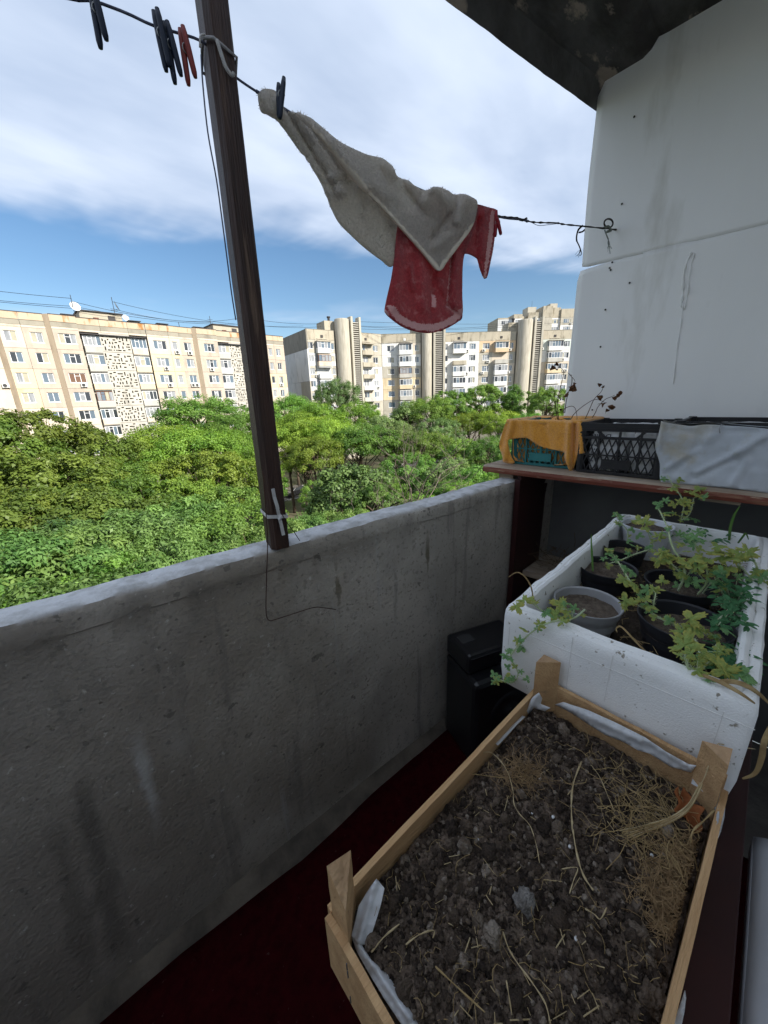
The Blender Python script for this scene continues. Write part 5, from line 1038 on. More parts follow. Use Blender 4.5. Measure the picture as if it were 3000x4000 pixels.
# ---------------- white bags with printing
BAGM = pmat('white_bag_plastic', (0.84, 0.84, 0.84), (0.74, 0.73, 0.72), rough=0.45, scale=9, bump=0.4, bscale=25, transl=0.1, col3=(0.40, 0.36, 0.30), scale3=14, thr3=(0.64, 0.74)); INK = pmat('black_print', (0.015, 0.015, 0.018), rough=0.6)
def bag(label, cx_, cy_, dx, dy, h, z0=1.144):
    root = thing('plastic_bag', label, 'bag', (cx_, cy_, z0)); b = MB()
    def f(u, v):
        a = u*2*math.pi; ca, sa = math.cos(a), math.sin(a); sq = 1/max(abs(ca), abs(sa))**0.75; t = v; r = (0.90+0.10*math.sin(math.pi*t))*(1-0.12*max(0, t-0.8)*5)
        n1 = 1+0.06*fbm(ca*2+cx_*9, sa*2+cy_*9, t*2.5)
        return (dx/2*ca*sq*r*n1, dy/2*sa*sq*r*n1, h*t+0.012*fbm(ca*3, sa*3)*max(0, t-0.7)*3)
    b.grid(f, 48, 14); o = b.build('bag_wall', BAGM, root, smooth=True); s = o.modifiers.new('thick', 'SOLIDIFY'); s.thickness = 0.001
    mb = MB(); mb.lathe([(0.0, 0.01), (dy*0.25, 0.006), (dy*0.44, 0.0)], c=(0, 0, h-0.035), n=16); mb.build('soil', soil_d, root, smooth=True); return root
bg1 = bag('white printed plastic bag of soil on the left in the black crate', 1.728, 0.435, 0.165, 0.135, 0.165); bag('white plastic bag of soil on the right in the black crate', 1.735, 0.315, 0.165, 0.09, 0.155); bag('crumpled white bag at the back of the black crate', 1.865, 0.40, 0.09, 0.20, 0.17)
bag('white bag of soil inside the sheet covered black crate', 1.80, 0.08, 0.22, 0.24, 0.18)
def text_on(root, s, size, loc, rz, ry):
    c = bpy.data.curves.new('print', 'FONT'); c.body = s; c.size = size; c.extrude = 0.0003; c.align_x = 'CENTER'
    t = bpy.data.objects.new('print', c); COL.objects.link(t); dg = bpy.context.evaluated_depsgraph_get(); me = bpy.data.meshes.new_from_object(t.evaluated_get(dg)); bpy.data.objects.remove(t); me.materials.append(INK)
    o = link('print', me, root, loc); o.rotation_euler = (R(90), R(ry), R(rz)); return o
text_on(bg1, 'Doner', 0.030, (-0.079, 0.028, 0.143), -90, 180)
for i, (y, z, a, w) in enumerate(((0.02, 0.112, 25, .022), (0.035, 0.098, 20, .02), (0.045, 0.083, 15, .022), (0.04, 0.068, 10, .02), (0.05, 0.052, 10, .024), (0.055, 0.034, 0, .02))):
    g_ = random.Random(i); b = MB()
    for k in range(4): yy = -w/2+w*k/3; b.tube(smooth_path([(0, yy+g_.uniform(-.003, .003), g_.uniform(-.004, .004)) for _ in range(4)], 3), 0.0012, n=4)
    o = b.build('print', INK, bg1, loc=(-0.080, y, z)); o.rotation_euler = (R(a), 0, 0)
b = MB(); b.prism([Vector(onx(2352, 1664, 1.66)), Vector(onx(2380, 1657, 1.69)), Vector(onx(2409, 1650, 1.69)), Vector(onx(2392, 1668, 1.66))], (0.0006, 0, 0.0006)); tag(b.build('paper_scrap', pmat('white_paper', (0.78, 0.80, 0.82), rough=0.7)), 'pointed white paper scrap sticking up from the middle black crate', 'paper')

# ---------------- grey plastic sheet over the third crate
SHM = pmat('milky_plastic_sheet', (0.58, 0.61, 0.66), (0.47, 0.495, 0.53), rough=0.5, scale=7, thr=(0.35, 0.65), col3=(0.46, 0.40, 0.29), scale3=7, thr3=(0.52, 0.72), spec=0.4, bump=0.3, bscale=16, world=True, transl=0.12)
ps = thing('plastic_sheet', 'grey milky plastic sheet hung in front of the third crate', 'plastic sheet', (1.60, 0.08, 1.13))
def psx(x, y, h): return Vector(onx(x, y, 1.612-h))-Vector(ps.location)
ridP = [((2600, 1830), (2720, 1760), 8, 0.006), ((2640, 1840), (2730, 1740), 14, -0.004), ((2720, 1850), (2900, 1760), 10, 0.010), ((2880, 1770), (2990, 1700), 16, 0.012), ((2700, 1870), (2870, 1790), 12, -0.006), ((2810, 1680), (2760, 1720), 18, 0.006), ((2620, 1670), (2700, 1690), 14, -0.006), ((2590, 1650), (2575, 1745), 10, 0.008), ((2920, 1800), (2860, 1890), 16, 0.006), ((2800, 1680), (3000, 1690), 14, -0.006)]
o3 = cloth('front_face', [(2583, 1645), (2620, 1653), (2665, 1660), (2700, 1664), (2760, 1658), (2850, 1663), (2920, 1667), (3010, 1676), (3110, 1684), (3120, 1938), (3000, 1926), (2850, 1907), (2700, 1894), (2610, 1887), (2579, 1876), (2577, 1810), (2559, 1746), (2574, 1690)], psx, ridP, [SHM], off=0.0, step=12, parent=ps, thick=0.0012, wob=0.007)
mb = MB(); ptop = [Vector(psx(x, y, 0.002)) for x, y in ((2583, 1645), (2665, 1660), (2760, 1658), (2850, 1663), (3010, 1676), (3110, 1684))]
mb.grid(lambda u, v: smooth_path(ptop, 8)[int(u*40)]+Vector((0.05*v, 0.004*math.sin(u*20), 0.005-0.012*v*v+0.004*fbm(u*9, v))), 40, 4); o4 = mb.build('top_fold', SHM, ps, smooth=True)
hk = MB(); hk.tube(smooth_path([Vector(psx(x, y, h)) for x, y, h in ((2812, 1692, 0.012), (2810, 1675, 0.016), (2815, 1662, 0.012), (2824, 1658, 0.0), (2838, 1672, -0.012))], 5), 0.0016, n=6); tag(hk.build('wire_clip', pmat('wire_grey', (0.35, 0.35, 0.36), rough=0.4, metal=0.6), loc=ps.location, smooth=True), 'small bent wire clip holding the grey plastic sheet', 'clip')

# ================================================================== foam box with pots
FOAM = pmat('white_foam', (0.88, 0.88, 0.865), (0.81, 0.805, 0.79), rough=0.85, scale=10, col3=(0.30, 0.27, 0.22), scale3=70, thr3=(0.64, 0.70), bump=0.22, bscale=330, bdetail=2, world=True, transl=0.05)
BX0, BX1, BY0, BY1, BZ0, BZ1 = 0.688, 1.595, -0.068, 0.344, 0.790, 1.0
def rrect(x0, x1, y0, y1, r, n=5):
    out = []
    for cx_, cy_, a in ((x1-r, y1-r, 0), (x0+r, y1-r, 90), (x0+r, y0+r, 180), (x1-r, y0+r, 270)):
        out += [(cx_+r*math.cos(R(a+90*k/n)), cy_+r*math.sin(R(a+90*k/n))) for k in range(n+1)]
    # finer straight runs so the edge can be ragged
    res = []
    for i, p in enumerate(out):
        q = out[(i+1) % len(out)]; L = math.hypot(q[0]-p[0], q[1]-p[1]); k = max(1, round(L/0.02)); res += [(p[0]+(q[0]-p[0])*j/k, p[1]+(q[1]-p[1])*j/k) for j in range(k)]
    return res
def rr_loop(ins, r, z, cnt=[None]):
    x0, x1, y0, y1 = BX0+ins, BX1-ins, BY0+ins, BY1-ins
    base = rrect(BX0, BX1, BY0, BY1, 0.017); cx_, cy_ = (BX0+BX1)/2, (BY0+BY1)/2
    return [(cx_+(p[0]-cx_)*(x1-x0)/(BX1-BX0), cy_+(p[1]-cy_)*(y1-y0)/(BY1-BY0), z) for p in base]
fb = thing('foam_box', 'long white polystyrene box filled with plant pots', 'box', ((BX0+BX1)/2, (BY0+BY1)/2, BZ0)); fo = Vector(fb.location)
lv = [(0.016, BZ0, 0), (0.004, BZ0+0.012, 0), (0.0, BZ0+0.05, 0), (0.0, 0.90, 0), (0.0, 0.972, 0), (0.001, 0.990, 1), (0.005, 0.9965, 1), (0.016, 0.9975, 1), (0.0185, 0.994, 1), (0.021, 1.000, 1), (0.027, 1.0035, 1), (0.033, 1.000, 1), (0.0355, 0.99, 1), (0.037, 0.95, 0), (0.041, 0.815, 0)]
mb = MB(); vs = []
for j, (ins, z, rag) in enumerate(lv):
    for i, (x, y, zz_) in enumerate(rr_loop(ins, 0.03, z)):
        e = (0.0028 if rag else 0.0007)*fbm(x*34, y*34, j*0.4)+(0.003*fbm(x*9, y*9, 3) if rag else 0)
        vs.append((x-fo.x+e, y-fo.y+e, zz_-fo.z+e*0.9))
n_ = len(rr_loop(0, .03, 0)); mb.add(vs, [(j*n_+i, j*n_+(i+1) % n_, (j+1)*n_+(i+1) % n_, (j+1)*n_+i) for j in range(len(lv)-1) for i in range(n_)]); mb.f += [tuple(range(n_))[::-1], tuple((len(lv)-1)*n_+i for i in range(n_))]; mb.m += [0, 0]
mb.build('body', FOAM, fb, autos=True)
ln = pmat('pencil_groove', (0.70, 0.69, 0.67), rough=0.9)
b = MB()    # shallow mould lines on the near end
for p, q in (((1992, 2448), (1985, 2520)), ((2040, 2470), (2950, 2852)), ((2238, 2490), (2205, 2740)), ((2395, 2560), (2360, 2740)), ((2828, 2780), (2768, 2960))):
    P, Q = Vector(onx(*p, BX0-0.0003))-fo, Vector(onx(*q, BX0-0.0003))-fo; b.bar(P, Q, 0.0012, 0.0008, up=(1, 0, 0))
b.build('mould_line', ln, fb)
mb = MB(); mb.grid(lambda u, v: ((BX1-BX0-0.085)*(u-0.5), (BY1-BY0-0.085)*(v-0.5), 0.012*fbm(u*22, v*10)+0.010*fbm(u*6, v*3, 3)+0.004*fbm(u*80, v*36)), 130, 60)
tag(mb.build('soil', soil_d, loc=(fo.x, fo.y, 0.895), smooth=True), 'dark crumbly soil around the pots in the foam box', 'soil', kind='stuff')
def pot(label, cx_, cy_, r, z, h, m, tone=0.02, inner=None):
    root = thing('plant_pot', label, 'plant pot', (cx_, cy_, z-h), group='pots in the foam box'); b = MB()
    b.lathe([(0.0, 0.002), (r*0.74, 0.0), (r*0.80, h*0.3), (r*0.92, h-0.022), (r*0.935, h-0.020), (r*0.955, h-0.004), (r*1.0, h-0.003), (r*1.005, h), (r*0.985, h+0.001), (r*0.93, h-0.002), (r*0.90, h-0.02), (r*0.86, h-0.05)], n=40); b.build('pot_wall', m, root, autos=True)
    mb = MB(); n = 14; g0 = cx_*10; mb.lathe([(r*0.90*k/n, h-tone+0.010*0) for k in range(n+1)], n=40)
    mb.v = [(x, y, zz_+0.008*fbm(x*30+g0, y*30)+0.004*fbm(x*110, y*110, g0)-0.004) for x, y, zz_ in mb.v]; mb.build('soil', soil_l, root, smooth=True); return root
soil_l = pmat('pot_soil', (0.17, 0.135, 0.105), (0.09, 0.068, 0.052), rough=1.0, scale=70, bump=1.0, bscale=180, world=True, col3=(0.20, 0.165, 0.13), scale3=90, thr3=(0.6, 0.7))
PBLK = pmat('pot_black', (0.018, 0.019, 0.024), (0.03, 0.03, 0.034), rough=0.4, scale=12); PWHT = pmat('pot_white', (0.70, 0.72, 0.76), (0.62, 0.63, 0.66), rough=0.4, scale=12); PGRY = pmat('pot_clear_grey', (0.50, 0.50, 0.52), (0.40, 0.40, 0.41), rough=0.35, scale=10, transl=0.3)
pot('white tub at the far end of the foam box', 1.475, 0.232, 0.076, 1.008, 0.11, PWHT, 0.014); pot('small black pot between the white tub and the long rim', 1.318, 0.256, 0.061, 0.968, 0.075, PBLK); pot('black pot with a single grass blade near the left rim', 1.128, 0.253, 0.075, 0.966, 0.075, PBLK, 0.012); pot('pale grey pot of soil at the near left corner of the foam box', 0.884, 0.228, 0.074, 0.972, 0.08, PGRY, 0.016); pot('black pot in the middle holding the tallest vine', 1.135, 0.088, 0.077, 0.972, 0.078, PBLK, 0.03); pot('large black pot at the near right of the foam box', 0.930, 0.052, 0.084, 0.977, 0.09, PBLK, 0.028)

# ---------------- vines
def vinemat(name, g1, y1, br):
    m = bpy.data.materials.new(name); m.use_nodes = True; t = m.node_tree; t.nodes.clear(); l = t.links.new
    def n(tp, **k):
        q = t.nodes.new(tp)
        for a, b_ in k.items(): setattr(q, a, b_)
        return q
    out = n('ShaderNodeOutputMaterial'); at = n('ShaderNodeAttribute', attribute_name='edge'); oi = n('ShaderNodeObjectInfo'); co = n('ShaderNodeTexCoord'); nz = n('ShaderNodeTexNoise'); nz.inputs['Scale'].default_value = 5; nz.inputs['Detail'].default_value = 5
    mp = n('ShaderNodeMapping'); l(co.outputs['Object'], mp.inputs[0]); vm = n('ShaderNodeVectorMath', operation='SCALE'); vm.inputs[0].default_value = (31, 17, 5); l(oi.outputs['Random'], vm.inputs['Scale']); l(vm.outputs[0], mp.inputs['Location']); l(mp.outputs[0], nz.inputs[0])
    ad = n('ShaderNodeMath', operation='MULTIPLY_ADD'); l(nz.outputs[0], ad.inputs[0]); ad.inputs[1].default_value = 0.9; l(at.outputs['Fac'], ad.inputs[2])
    ad2 = n('ShaderNodeMath', operation='MULTIPLY_ADD'); l(oi.outputs['Random'], ad2.inputs[0]); ad2.inputs[1].default_value = 0.22; l(ad.outputs[0], ad2.inputs[2])
    cr_ = n('ShaderNodeValToRGB'); e = cr_.color_ramp.elements; e[0].position = 0.45; e[0].color = (*g1, 1); e[1].position = 1.0; e[1].color = (*y1, 1); q = e.new(1.0)
    e[1].position = 0.80; e[2].position = 0.98; e[2].color = (*br, 1)
    mr = n('ShaderNodeMapRange'); l(ad2.outputs[0], mr.inputs[0]); mr.inputs[2].default_value = 1.55; l(mr.outputs[0], cr_.inputs[0])
    d = n('ShaderNodeBsdfPrincipled'); d.inputs['Roughness'].default_value = 0.7; d.inputs['Specular IOR Level'].default_value = 0.2; l(cr_.outputs[0], d.inputs['Base Color']); tb = n('ShaderNodeBsdfTranslucent'); l(cr_.outputs[0], tb.inputs[0]); ms = n('ShaderNodeMixShader'); ms.inputs[0].default_value = 0.3; l(d.outputs[0], ms.inputs[1]); l(tb.outputs[0], ms.inputs[2]); l(ms.outputs[0], out.inputs[0])
    bp = n('ShaderNodeBump'); bp.inputs['Strength'].default_value = 0.5; bp.inputs['Distance'].default_value = 0.05; l(nz.outputs[0], bp.inputs['Height']); l(bp.outputs[0], d.inputs['Normal']); return m
VLEAF = vinemat('vine_leaf_yellowing', (0.32, 0.43, 0.13), (0.54, 0.51, 0.13), (0.17, 0.085, 0.04)); VGREEN = vinemat('vine_leaf_green', (0.21, 0.40, 0.17), (0.29, 0.48, 0.18), (0.34, 0.42, 0.12))
VSTEM = pmat('vine_stem', (0.34, 0.44, 0.20), (0.46, 0.53, 0.31), rough=0.8, scale=60, sheen=0.4); CLOV = vinemat('clover_leaf', (0.085, 0.23, 0.10), (0.13, 0.29, 0.11), (0.17, 0.32, 0.11)); GRASS = pmat('grass_blade', (0.10, 0.22, 0.05), (0.16, 0.28, 0.07), scale=20, transl=0.3)
def lobed(seed, lobes=5):
    g = random.Random(seed); n = 66; b = MB(); rings = 5; vs = [(0, 0, 0)]; ed = [0.0]
    for k in range(1, rings+1):
        for i in range(n):
            a = (i/(n-1)-0.5)*2*2.75; env = 0.62+0.38*math.cos(a*0.55); lob = 0.34+0.66*abs(math.cos(a*lobes/2*0.82))**1.1; jag = 1+0.12*math.sin(i*1.9+seed)+0.09*math.sin(i*4.3)
            rr = env*(lob*jag*(k/rings)+(1-k/rings)*0.1) if k > 2 else env*0.55*(k/rings)*lob**0.4
            x, y = rr*math.cos(a), rr*math.sin(a); z = -0.22*(k/rings)**2*(0.4+0.6*abs(math.sin(a*1.2+seed)))+0.06*math.sin(a*5+seed)*(k/rings)
            vs.append((x+0.25*(1-k/rings)*0, y, z+0.10*x)); ed.append((k/rings)**1.6*0.62)
    fs = [(0, 1+i, 2+i) for i in range(n-1)]+[(1+(k-1)*n+i, 1+k*n+i, 1+k*n+i+1, 1+(k-1)*n+i+1) for k in range(1, rings) for i in range(n-1)]
    b.add(vs, fs); return b, ed
LM = {}
for mname, mt in (('y', VLEAF), ('g', VGREEN), ('c', CLOV)):
    for s in range(4):
        b, ed = lobed(s*3+1, 5 if s % 2 else 7); me = b.mesh('leaf', mt, smooth=True); at = me.attributes.new('edge', 'FLOAT', 'POINT'); at.data.foreach_set('value', ed); LM[(mname, s)] = me
def put_leaf(root, P, size, kind, g, face=None, direc=None, name='leaf'):
    o = link(name, LM[(kind, g.randrange(4))], root); o.location = P
    nrm = Vector(face) if face else Vector((-0.35+g.gauss(0, .35), -0.1+g.gauss(0, .35), 0.8)); nrm.normalize()
    d = Vector(direc) if direc else Vector((g.gauss(0, 1), g.gauss(0, 1), g.gauss(0.0, .4))); d = (d-nrm*d.dot(nrm)).normalized(); y_ = nrm.cross(d); o.rotation_euler = Matrix((d, y_, nrm)).transposed().to_euler(); size *= 0.7; o.scale = (size, size*g.uniform(0.75, 1.0), size); return o
q4 = lambda x, y: (2400+.3617*x, 2000+.3617*y); c4 = lambda x, y: (1850+.693*x, 1900+.693*y)
def vine(label, stems, leaves, name='watermelon_vine'):
    g = random.Random(len(label)); p0 = Vector(onz(*stems[0][0][0][:2], stems[0][0][0][2])); root = thing(name, label, 'vine', tuple(p0)); 
    for pts, r in stems:
        P = smooth_path([Vector(onz(x, y, z)) if not isinstance(z, tuple) else Vector(onx(x, y, z[0])) for x, y, z in pts], 6); P = [p-p0 for p in P]; b = MB(); b.tube(P, [r*0.68*(1-0.5*i/len(P)) for i in range(len(P))], n=7)
        for i in range(0, len(P)-1):                             # stem hairs
            for k in range(5):
                t = P[i].lerp(P[i+1], g.random()); d = Vector((g.gauss(0, 1), g.gauss(0, 1), g.gauss(0, 1))).normalized(); b.bar(t, t+d*(r+0.0028), 0.0003)
        b.build('stem', VSTEM, root, smooth=True)
    for pts, r in stems:
        P = smooth_path([Vector(onz(x, y, z)) if not isinstance(z, tuple) else Vector(onx(x, y, z[0])) for x, y, z in pts], 6)
        for i in range(2, len(P), 4):
            q = P[i]+Vector((g.gauss(0, .008), g.gauss(0, .010), abs(g.gauss(0.006, .006)))); put_leaf(root, q-p0, g.uniform(.014, .026), g.choice('yyg'), g); bb = MB(); bb.tube([P[i]-p0, q-p0], 0.0006, n=4); bb.build('petiole', VSTEM, root)
    for (x, y, z, s, kd, *e) in leaves:
        P = Vector(onz(x, y, z)) if not isinstance(z, tuple) else Vector(onx(x, y, z[0])); put_leaf(root, P-p0, s, kd, g, *(e or ()))
    return root
Q = lambda x, y, z: (*q4(x, y), z); K4 = lambda x, y, z: (*c4(x, y), z); XF = 0.672
vine('vine trailing from the pale pot over the near left corner of the foam box', [([K4(625, 695, .985), K4(560, 745, 1.0), K4(435, 765, 1.012), K4(330, 820, (XF,)), K4(260, 890, (XF,)), K4(205, 965, (XF-.01,)), K4(235, 1010, (XF-.012,)), K4(250, 1065, (XF-.01,)), K4(215, 1105, (XF-.012,)), K4(150, 1090, (XF-.014,)), K4(110, 1070, (XF-.012,))], 0.0028), ([K4(560, 745, 1.0), K4(540, 700, 1.02), K4(500, 690, 1.035)], 0.0018), ([K4(440, 730, 1.012), K4(370, 690, 1.03), K4(330, 655, 1.045)], 0.002)],
     [(*c4(290, 640), 1.045, .036, 'y'), (*c4(240, 670), 1.04, .03, 'y'), (*c4(500, 665), 1.035, .036, 'y'), (*c4(470, 720), 1.02, .03, 'y'), (*c4(520, 760), 1.0, .022, 'y'), (*c4(280, 800), (XF-.01,), .02, 'y'), (*c4(245, 860), (XF-.01,), .02, 'y'), (*c4(205, 915), (XF-.012,), .014, 'g'), (*c4(115, 1060), (XF-.014,), .020, 'g'), (*c4(110, 1100), (XF-.014,), .018, 'g'), (*c4(190, 1085), (XF-.014,), .018, 'g'), (*c4(265, 1040), (XF-.012,), .012, 'g'), (*c4(190, 1020), (XF-.014,), .016, 'g'), (*c4(215, 970), (XF-.014,), .014, 'g')])
vine('vine with yellow edged leaves leaning left from the large black pot', [([Q(400, 1090, .99), Q(330, 960, 1.005), Q(230, 830, 1.02), Q(150, 720, 1.035), Q(80, 600, 1.045), Q(0, 480, 1.055), K4(785, 385, 1.06), K4(760, 368, 1.062)], 0.0036), ([Q(400, 1090, .99), Q(520, 1160, .99), Q(640, 1210, .99), Q(740, 1240, .992), Q(900, 1270, .99), Q(1060, 1360, .985)], 0.0034), ([Q(395, 1080, .995), Q(300, 1030, 1.0), Q(200, 980, 1.01)], 0.002), ([Q(410, 1070, .99), Q(430, 960, 1.015), Q(450, 860, 1.03)], 0.0024)],
     [(*q4(110, 730), 1.045, .032, 'y'), (*q4(210, 780), 1.035, .032, 'y'), (*q4(200, 650), 1.045, .024, 'g'), (*c4(760, 380), 1.062, .022, 'g'), (*c4(735, 405), 1.06, .018, 'g'), (*q4(440, 810), 1.035, .036, 'y'), (*q4(520, 750), 1.04, .026, 'y'), (*q4(365, 840), 1.03, .028, 'g'), (*q4(110, 960), 1.015, .034, 'y'), (*q4(200, 980), 1.012, .022, 'y'), (*q4(820, 1150), 1.03, .040, 'y'), (*q4(840, 1230), 1.015, .034, 'y'), (*q4(720, 1290), 1.0, .028, 'y'), (*q4(1210, 1270), 1.02, .026, 'g'), (*q4(930, 1290), 1.005, .022, 'y'), (*q4(590, 1150), 1.0, .014, 'y')])
vine('thick looping vine stem at the near right of the foam box', [([Q(1110, 1440, .985), Q(1090, 1540, .99), Q(1040, 1620, .995), Q(960, 1670, .998), Q(860, 1700, 1.0), Q(800, 1690, 1.003), Q(775, 1610, 1.015), Q(765, 1540, 1.03)], 0.0042), ([Q(870, 1370, .99), Q(890, 1450, .992), Q(930, 1540, .995), Q(1000, 1620, .996)], 0.0026), ([Q(1105, 1500, .99), Q(1140, 1590, .995), Q(1190, 1650, 1.0)], 0.0026)],
     [(*q4(755, 1450), 1.035, .046, 'y', (-.6, .1, .7), (0, 0, 1)), (*q4(790, 1370), 1.04, .03, 'y'), (*q4(1190, 1640), 1.012, .042, 'y'), (*q4(1200, 1720), 1.01, .034, 'y'), (*q4(1330, 1720), 1.012, .036, 'g'), (*q4(1440, 1760), 1.012, .034, 'g')])
vine('tall upright vine rising from the middle black pot', [([Q(690, 850, .965), Q(740, 740, 1.0), Q(760, 650, 1.02), Q(720, 530, 1.045), Q(640, 400, 1.07), Q(600, 290, 1.09), Q(580, 190, 1.105), Q(535, 80, 1.12), Q(495, 0, 1.13), K4(1040, 120, 1.135)], 0.0038), ([Q(900, 890, .965), Q(1000, 760, 1.0), Q(1000, 640, 1.025), Q(960, 540, 1.045), Q(910, 430, 1.065), Q(870, 330, 1.085)], 0.0034), ([Q(760, 720, .99), Q(660, 600, 1.01), Q(560, 520, 1.025), Q(480, 480, 1.035)], 0.0022), ([Q(760, 720, .99), Q(830, 630, 1.02), Q(880, 560, 1.035)], 0.002), ([Q(1000, 780, .985), Q(920, 680, 1.01), Q(870, 620, 1.02)], 0.002), ([Q(950, 880, .97), Q(1050, 760, 1.01), Q(1180, 680, 1.03)], 0.002)],
     [(*q4(520, 430), 1.06, .036, 'y'), (*q4(560, 500), 1.045, .036, 'y'), (*q4(480, 520), 1.04, .03, 'y'), (*q4(590, 440), 1.06, .03, 'y'), (*q4(620, 580), 1.03, .034, 'y'), (*q4(850, 500), 1.06, .036, 'y'), (*q4(900, 600), 1.045, .034, 'y'), (*q4(800, 560), 1.05, .034, 'y'), (*q4(1050, 430), 1.07, .036, 'y'), (*q4(1010, 510), 1.055, .032, 'y'), (*q4(760, 250), 1.09, .022, 'g'), (*q4(700, 240), 1.09, .02, 'g'), (*q4(860, 260), 1.10, .03, 'g'), (*q4(900, 220), 1.10, .026, 'g'), (*q4(820, 300), 1.085, .02, 'g'), (*q4(480, 260), 1.08, .034, 'y'), (*q4(700, 330), 1.075, .026, 'y'), (*q4(1160, 680), 1.04, .034, 'c'), (*q4(1060, 760), 1.02, .026, 'g'), (*q4(870, 740), 1.01, .028, 'g'), (*q4(800, 750), 1.0, .026, 'g'), (*q4(700, 690), 1.005, .024, 'y'), (*q4(1100, 840), .995, .03, 'y'), (*c4(1045, 110), 1.14, .02, 'g'), (*c4(1080, 80), 1.145, .02, 'g')])
vine('vine reaching up from the white tub in front of the shelf', [([Q(800, 90, 1.0), Q(740, 80, 1.02), K4(1175, 190, 1.03), K4(1215, 160, 1.05), K4(1232, 110, 1.08), K4(1240, 70, 1.10)], 0.003), ([K4(1170, 185, 1.03), K4(1185, 110, 1.075), K4(1170, 60, 1.10), K4(1130, 0, 1.13), K4(1095, -60, 1.155), K4(1075, -120, 1.18)], 0.003), ([Q(420, 375, 1.0), Q(380, 270, 1.03), Q(345, 170, 1.06)], 0.0024), ([Q(140, 310, .99), Q(145, 210, 1.02), Q(90, 140, 1.04), Q(45, 80, 1.055), Q(15, 20, 1.07)], 0.0024), ([Q(400, 400, 1.0), Q(240, 450, .998), Q(90, 510, .992), Q(-60, 560, .985)], 0.0034)],
     [(*q4(330, 110), 1.075, .044, 'y', (-.6, .2, .7), (0, .2, 1)), (*q4(270, 90), 1.07, .034, 'y'), (*q4(210, 100), 1.065, .028, 'y'), (*q4(20, 15), 1.07, .02, 'g'), (*q4(-10, 30), 1.07, .018, 'g'), (*q4(60, 30), 1.06, .016, 'g'), (*q4(150, 310), 1.0, .02, 'g'), (*q4(210, 360), .998, .024, 'g'), (*q4(260, 250), 1.01, .026, 'g'), (*q4(150, 400), .99, .02, 'y'), (*c4(1250, 40), 1.12, .036, 'y'), (*c4(1275, 15), 1.13, .034, 'y'), (*c4(1290, 60), 1.11, .03, 'g'), (*c4(1215, 30), 1.12, .028, 'y'), (*c4(1160, 85), 1.10, .03, 'y'), (*c4(1130, 100), 1.09, .026, 'y'), (*c4(1200, 95), 1.09, .03, 'y'), (*c4(1120, 10), 1.14, .028, 'y'), (*c4(1160, -40), 1.15, .026, 'y'), (*c4(1080, -110), 1.185, .018, 'g'), (*c4(1055, -125), 1.185, .018, 'g'), (*c4(1100, -70), 1.16, .014, 'g'), (*c4(1130, 155), 1.04, .02, 'y')])
vine('large leaved vine leaning over the right rim of the foam box', [([Q(1560, 830, .985), Q(1560, 700, 1.01), Q(1540, 600, 1.03), Q(1500, 510, 1.05), Q(1460, 470, 1.06)], 0.0046), ([Q(1550, 820, .985), Q(1460, 700, 1.01), Q(1380, 600, 1.03), Q(1330, 560, 1.045)], 0.0034), ([Q(1540, 830, .985), Q(1400, 770, 1.0), Q(1300, 670, 1.02)], 0.003), ([Q(1600, 800, .985), Q(1620, 720, 1.0), Q(1680, 640, 1.02)], 0.0036)],
     [(*q4(1200, 430), 1.07, .046, 'y'), (*q4(1280, 490), 1.06, .05, 'y'), (*q4(1350, 440), 1.07, .046, 'y'), (*q4(1440, 420), 1.075, .046, 'y'), (*q4(1150, 480), 1.06, .036, 'y'), (*q4(1080, 620), 1.03, .034, 'y'), (*q4(1220, 600), 1.035, .036, 'y'), (*q4(1600, 700), 1.02, .036, 'g'), (*q4(1100, 370), 1.08, .034, 'y')])
def leafy(label, name, area, n, size, kd, zr, seed, tri=True):
    g = random.Random(seed); (x0, y0), (x1, y1) = q4(*area[:2]), q4(*area[2:]); p0 = Vector(onz((x0+x1)/2, (y0+y1)/2, .93)); root = thing(name, label, 'plant', tuple(p0)); b = MB()
    for i in range(n):
        x, y = g.uniform(x0, x1), g.uniform(y0, y1); z = g.uniform(*zr); P = Vector(onz(x, y, z))-p0; s = P*0.35+Vector((0, 0, -0.02)); b.tube(smooth_path([s, P*0.7+Vector((0, 0, -0.005)), P], 3), 0.0009, n=4)
        a0 = g.uniform(0, 6.28)
        for k in range(3 if tri else 5):
            a = a0+k*6.283/(3 if tri else 5); d = Vector((math.cos(a), math.sin(a), 0.15)); o = link('leaf', LM2 if tri else LM3, root); o.location = P+d*size*0.12; nrm = Vector((g.gauss(0, .3)-.2, g.gauss(0, .3), 1)).normalized(); d = (d-nrm*d.dot(nrm)).normalized(); o.rotation_euler = Matrix((d, nrm.cross(d), nrm)).transposed().to_euler(); o.scale = (size*0.7*g.uniform(.8, 1.15),)*3
    b.build('stem', VSTEM, root, smooth=True)
def oval(aspect, me_name, mt):
    b = MB(); b.grid(lambda u, v: (v, (u-0.5)*aspect*math.sin(math.pi*(0.06+0.9*v**0.8))**0.8, 0.12*abs(u-0.5)*2*aspect-0.15*v*v), 4, 8); me = b.mesh(me_name, mt, smooth=True); at = me.attributes.new('edge', 'FLOAT', 'POINT'); at.data.foreach_set('value', [0.25*(i % 5 in (0, 4)) for i in range(len(me.vertices))]); return me
LM2 = oval(0.62, 'leaf', CLOV); LM3 = oval(0.30, 'leaf', CLOV)
leafy('blue green clover like plant at the right of the foam box', 'clover_plant', (1090, 690, 1500, 1240), 58, 0.024, 'c', (0.965, 1.03), 3); leafy('narrow leaved weed in the near right corner of the foam box', 'weed', (1120, 1400, 1450, 1760), 20, 0.034, 'c', (0.955, 1.0), 5, tri=False); leafy('tuft of young weeds beside the white tub', 'weed', (620, 180, 1250, 330), 18, 0.022, 'c', (0.97, 1.03), 7)
